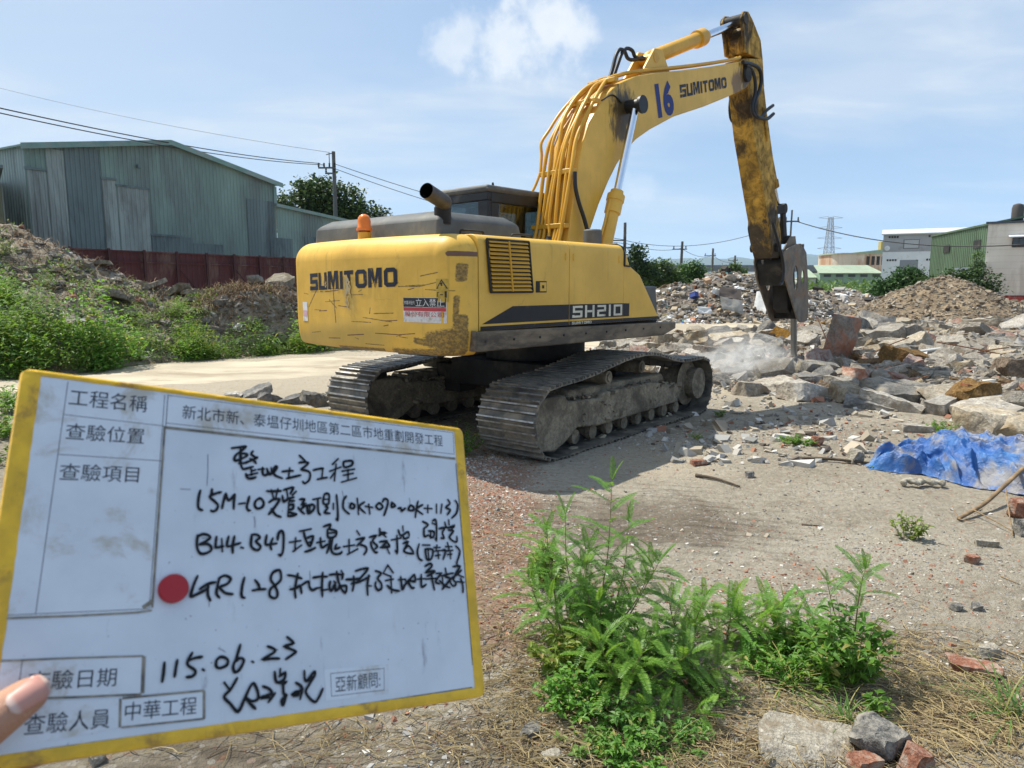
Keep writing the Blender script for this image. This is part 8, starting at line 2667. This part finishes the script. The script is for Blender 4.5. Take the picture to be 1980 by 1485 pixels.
leafy('leafy_weed', G(880, 880), (26, .35, .35, 11), 'green weed in the dark gap between the two tracks', 27, M['weed'], L=.07, W=.03)
leafy('leafy_weed', G(1690, 905), (8, .07, .04, 7), 'tiny yellowish weed below the thin stick', 28, M['weedy'], L=.03, W=.014)
leafy('leafy_weed', G(20, 800), (40, .45, .4, 12), 'leafy weed behind the left edge of the board, upper one', 29, M['weed'], L=.09, W=.04)
leafy('leafy_weed', G(-15, 850), (40, .4, .35, 12), 'leafy weed behind the left edge of the board, lower one', 30, M['weed'], L=.08, W=.04)
leafy('leafy_weed', G(10, 900), (22, .3, .22, 12), 'small weed below them at the left edge of the board', 31, M['weedd'], L=.06, W=.03)


def grass_mesh(name, n, spread, L, W, mat, seed, lean=.6, stuff=False):
    rs = random.Random(seed)
    mb = MB()
    for _ in range(n):
        a, r_ = rs.uniform(0, 6.283), spread * math.sqrt(rs.random())
        b = Vector((math.cos(a) * r_, math.sin(a) * r_, 0))
        d = rdir(rs, .35, .95)
        ln = L * rs.uniform(.5, 1.1)
        s = d.cross(Vector((0, 0, 1))).normalized() if abs(d.z) < .99 else Vector((1, 0, 0))
        vs, fs = [], []
        for i in range(6):
            t = i / 5
            c = b + d * ln * t - Vector((0, 0, lean * ln * t * t)) + Vector((d.x, d.y, 0)) * ln * .35 * t * t
            c.z = max(c.z, .004)
            hw = W * (1 - t ** 2) * .5 + .0003
            vs += [c + s * hw, c - s * hw]
        mb.add(vs, [(2 * i, 2 * i + 1, 2 * i + 3, 2 * i + 2) for i in range(5)])
    return mb.mesh(name, mat)


gm = grass_mesh('grass_tuft', 90, .12, .9, .035, M['grass'], 5, .75)
for (px, t, s, lab) in ((388, .46, .75, 'drooping pale-bladed grass tuft above the dark hollow of the bank'), (525, .18, .9, 'arching broad-bladed grass tuft right of the dark hollow'), (548, .12, .7, 'grass tuft beside the counterweight, in front of the leafy weeds')):
    p = bank_pt(px, t)
    tag(link('grass_tuft', gm, loc=p, rot=(0, 0, px)), lab, 'grass tuft').scale = (s, s, s)
gm2 = grass_mesh('grass_tuft', 120, .5, .45, .02, M['grass'], 6, .5)
for i, (px, py_) in enumerate(((1430, 648), (1405, 652), (1460, 642), (1480, 648), (1450, 655))):
    p = G(px, py_)
    tag(link('grass_tuft', gm2, loc=p, rot=(0, 0, i)), 'yellow-green grass tuft on the verge left of the chisel', 'grass tuft', 'grass on the verge left of the chisel').scale = (1, 1, .8)
gm3 = grass_mesh('grass_tuft', 46, .04, .30, .005, M['grass'], 7, .45)
for i, (px, py_, s, lab) in enumerate(((1520, 1330, 1.0, 'spray of thin green grass in front of the mixed weeds'), (1640, 1400, .8, 'thin grass spray below the bushy weed'), (1960, 1390, 1.2, 'yellowish grass spray at the lower right edge'), (1100, 1300, .9, 'thin grass stems left of the broad-leaved weed'), (1280, 1450, .7, 'short grass at the bottom of the frame'))):
    tag(link('grass_tuft', gm3, loc=G(px, py_), rot=(0, 0, i * 1.3)), lab, 'grass tuft').scale = (s, s, s)

# dry straw and dead stems lying on the ground: uncountable
mb = MB()
rs = random.Random(77)
zones = [(960, 1080, 45, 90, 330, 0.0), (1000, 1330, 60, 80, 560, .5), (1330, 1440, 130, 45, 800, .2), (1080, 1450, 120, 40, 300, .1), (1800, 1340, 120, 50, 900, -.45), (1920, 1400, 60, 40, 420, -.6), (1750, 1440, 130, 40, 380, -.5), (1450, 1330, 120, 50, 300, -.5), (1720, 1260, 60, 40, 220, .2), (700, 1440, 220, 30, 260, .4)]
for (px0, py0, sx, sy, n, ang) in zones:
    for _ in range(n):
        p = G(px0 + rs.gauss(0, sx), min(1560, py0 + rs.gauss(0, sy)))
        a = ang + rs.gauss(0, .8)
        L = rs.uniform(.03, .16) * (1.4 if rs.random() < .2 else 1)
        d = Vector((math.cos(a), math.sin(a) * .9, rs.gauss(0, .14)))
        s = Vector((-d.y, d.x, 0)).normalized()
        bend = rs.gauss(0, .18)
        lift = rs.uniform(.002, .02) + max(0, -d.z) * L * .5
        W = rs.uniform(.0008, .0024)
        vs = []
        for i in range(5):
            t = i / 4 - .5
            c = p + d * L * t + s * bend * L * (t * t * 4 - 1) * .5 + Vector((0, 0, lift + .012 * (1 - 4 * t * t) * rs.random()))
            u = Vector((0, 0, W))
            vs += [c + s * W, c + u * 1.2, c - s * W]
        mb.add(vs, [(3 * i + j, 3 * i + j + 1, 3 * i + j + 4, 3 * i + j + 3) for i in range(4) for j in (0, 1)])
tag(mb.build('dry_straw', M['straw']), kind='stuff')

# weeds on the rubble bank: a few bushes, each one placed by itself
def bush_mesh(name, seed, n, mat, L, W, H=.6):
    rs_ = random.Random(seed)
    mb = MB()
    for _ in range(n):
        d = rdir(rs_, .0, 1)
        r_ = (rs_.random() ** .45)
        b = Vector((d.x * .55 * r_, d.y * .55 * r_, .03 + H * d.z * r_ * (1 + .25 * noise.noise((d.x * 3 + seed, d.y * 3, d.z * 3)))))
        blade_leaf(mb, b, rdir(rs_, -.2, .7), Vector((rs_.gauss(0, .4), rs_.gauss(0, .4), 1)), L * rs_.uniform(.6, 1.2), W * rs_.uniform(.7, 1.2), rs_.uniform(.2, .9))
    return mb.mesh(name, mat)


BM = [bush_mesh('leafy_weed', 1, 620, M['weed'], .095, .052), bush_mesh('leafy_weed', 2, 620, M['weed'], .08, .042, .95), bush_mesh('leafy_weed', 3, 620, M['weedd'], .085, .03, .85), bush_mesh('leafy_weed', 4, 520, M['weedy'], .085, .028, .6)]
rs = random.Random(12)
cnt = 0
while cnt < 160:
    px = rs.uniform(-260, 990)
    t = rs.random() ** 1.5 * .95
    hollow = math.exp(-((px - 478) / 70) ** 2)
    if rs.random() < hollow * .95: continue
    low = sstep(.42, .02, t)
    leftup = sstep(320, -60, px) * sstep(.9, .3, t)
    mid = .55 * math.exp(-((px - 320) / 90) ** 2) * sstep(.85, .3, t)
    if rs.random() > max(low, leftup * .75, mid): continue
    if 30 < px < 175 and .22 < t < .36 and rs.random() < .85: continue
    p = bank_pt(px, t)
    s = rs.choice([rs.uniform(.4, .8), rs.uniform(.5, 1.35)]) * (1.1 if t < .2 else .8)
    k = rs.choices([0, 1, 2, 3], (.4, .25, .2, .15) if t < .3 else (.2, .2, .3, .3))[0]
    o = link('leafy_weed', BM[k], loc=(p.x, p.y, p.z - .05), rot=(rs.gauss(0, .12), rs.gauss(0, .12), rs.uniform(0, 6.28)))
    o.scale = (s, s, s * rs.uniform(.8, 1.15))
    lab, grp = (('light green leafy weed, one of many along the foot and slope of the left bank', 'light green weeds on the left bank'), ('light green leafy weed, one of many along the foot and slope of the left bank', 'light green weeds on the left bank'),
                ('dark narrow-leaved weed, one of many on the left bank', 'dark weeds on the left bank'), ('yellow-green weed, one of many on the left bank', 'yellow-green weeds on the left bank'))[k]
    tag(o, lab, 'weed', grp)
    cnt += 1
# thin low growth on the bank, along the road verge and by the sheds: uncountable
mb = MB()
rs = random.Random(15)
n = 0
while n < 9000:
    px, t = rs.uniform(-200, 990), rs.random() * 1.0
    p = bank_pt(px, t)
    if noise.noise((p.x * .8, p.y * .8, 9)) < rs.uniform(-.2, .55): continue
    if rs.random() < math.exp(-((px - 478) / 60) ** 2): continue
    blade_leaf(mb, p + Vector((0, 0, rs.uniform(0, .12))), rdir(rs, -.1, .8), Vector((0, 0, 1)), rs.uniform(.05, .12), rs.uniform(.02, .045), .5)
    n += 1
for _ in range(2500):
    px, py_ = rs.uniform(1620, 1700), rs.gauss(583, 4)
    p = at(px, py_, rs.uniform(46, 62)); p.z = max(0, .02)
    blade_leaf(mb, p + Vector((0, 0, rs.uniform(0, .5))), rdir(rs, .3, .9), Vector((0, 0, 1)), rs.uniform(.3, .6), .12, .4)
tag(mb.build('undergrowth', M['weedd']), kind='stuff')
mb = MB()
for _ in range(5200):
    x = rs.uniform(24, 52); y = rs.uniform(63, 92) + (x - 24) * .5
    blade_leaf(mb, Vector((x, y, rs.uniform(.2, 2.3) * rs.random() ** .5)), rdir(rs, -.1, .8), Vector((0, 0, 1)), rs.uniform(.4, .8), rs.uniform(.2, .35), .5)
for _ in range(4200):
    x = rs.uniform(9.5, 30); y = rs.uniform(58, 70) + (x - 9.5) * .55
    blade_leaf(mb, Vector((x, y, rs.uniform(.1, 2.4) * rs.random() ** .6)), rdir(rs, -.1, .8), Vector((0, 0, 1)), rs.uniform(.3, .6), rs.uniform(.15, .3), .5)
tag(mb.build('shrubbery', M['leafm']), kind='stuff')

mb = MB()
for _ in range(5200):
    px, t = rs.gauss(470, 75), rs.gauss(.62, .2)
    if rs.random() < .35: px, t = rs.uniform(-60, 330), rs.uniform(.35, 1.0)
    p = bank_pt(px, min(1.1, max(.1, t)))
    d = rdir(rs, -.3, .8)
    L = rs.uniform(.1, .4)
    s_ = d.cross(Vector((0, 0, 1))).normalized() * rs.uniform(.003, .009)
    q = p + Vector((0, 0, rs.uniform(0, .1)))
    e = q + d * L - Vector((0, 0, .3 * L * L))
    mb.add([q - s_, q + s_, (q + e) / 2 + s_ + Vector((0, 0, .04)), (q + e) / 2 - s_ + Vector((0, 0, .04)), e + s_ * .3, e - s_ * .3], [(0, 1, 2, 3), (3, 2, 4, 5)])
M['brush'] = mat_leaf('dry_brush_stem', (0.16, 0.095, 0.05), (0.28, 0.19, 0.10), 0.1, 0.8, (0.09, 0.055, 0.035), 0.3)
tag(mb.build('dry_brush', M['brush']), kind='stuff')

# packed mud on the undercarriage
MUDS = [grit('mud_light', (0.30, 0.255, 0.185)), grit('mud_dark', (0.13, 0.105, 0.075))]
for o in [c for c in EX.children if c.name.startswith('crawler_track')]:
    yc = 1.17 if any(sum(v.co.y for v in c.data.vertices) > 0 for c in o.children if c.name.startswith('track_frame')) else -1.17
    P_, Z_, I_ = [], [], []
    for _ in range(650):
        x = rg.uniform(-1.5, 1.25)
        y, z = yc + rg.uniform(-.27, .24), lerp_table([(-1.5, .61), (-1.35, .55), (-.75, .53), (.44, .55), (1.15, .43)], x)
        if rg.rand() < .07: y, z = yc - .278 + rg.uniform(-.01, .01), rg.uniform(.24, .5)
        if rg.rand() < .15: z, y = .03, yc + rg.uniform(-.33, .33)
        P_.append((x, y, z)); Z_.append(.014 + .022 * rg.exponential(.7)); I_.append(rg.choice(2, p=[.6, .4]))
    m_ = scatter('packed_mud', P_, Z_, MUDS, I_, 31)
    del m_['kind']
    m_.parent = o

# ------------------------------------------------------------------ dust thrown up by the hammer
m, t_, p = new_mat('dust_air')
t_.nodes.remove(p)
k = NT(t_)
co = k.coord()
ln = k.n('ShaderNodeVectorMath', operation='LENGTH')
t_.links.new(co, ln.inputs[0])
fall = k.ss(ln.outputs['Value'], 1.0, 0.15)
nn = k.ss(k.noise(co, 2.1, 6, .66, .8), .40, .72)
pv = k.n('ShaderNodeVolumePrincipled')
pv.inputs['Color'].default_value = (.98, .97, .95, 1)
k.put(pv.inputs['Density'], k.math('MULTIPLY', k.math('MULTIPLY', fall, nn), 4.6))
t_.links.new(pv.outputs[0], t_.nodes['Material Output'].inputs['Volume'])
bm = bmesh.new()
bmesh.ops.create_icosphere(bm, subdivisions=3, radius=1.0)
me = bpy.data.meshes.new('dust_cloud')
bm.to_mesh(me); bm.free()
me.materials.append(m)
dp = G(1440, 735)
o = link('dust_cloud', me, loc=(dp.x, dp.y + .3, .36))
o.scale = (1.05, .8, .66)
tag(o, kind='stuff')

# ------------------------------------------------------------------ the air: a thin haze that fades the far hills
m, t_, p = new_mat('haze_air')
t_.nodes.remove(p)
pv = t_.nodes.new('ShaderNodeVolumePrincipled')
pv.inputs['Color'].default_value = (.66, .83, 1.0, 1)
pv.inputs['Density'].default_value = 0.00009
t_.links.new(pv.outputs[0], t_.nodes['Material Output'].inputs['Volume'])
mb = MB()
mb.box((-14000, -400, -12), (14000, 12000, 640))
tag(mb.build('haze', m), kind='stuff')
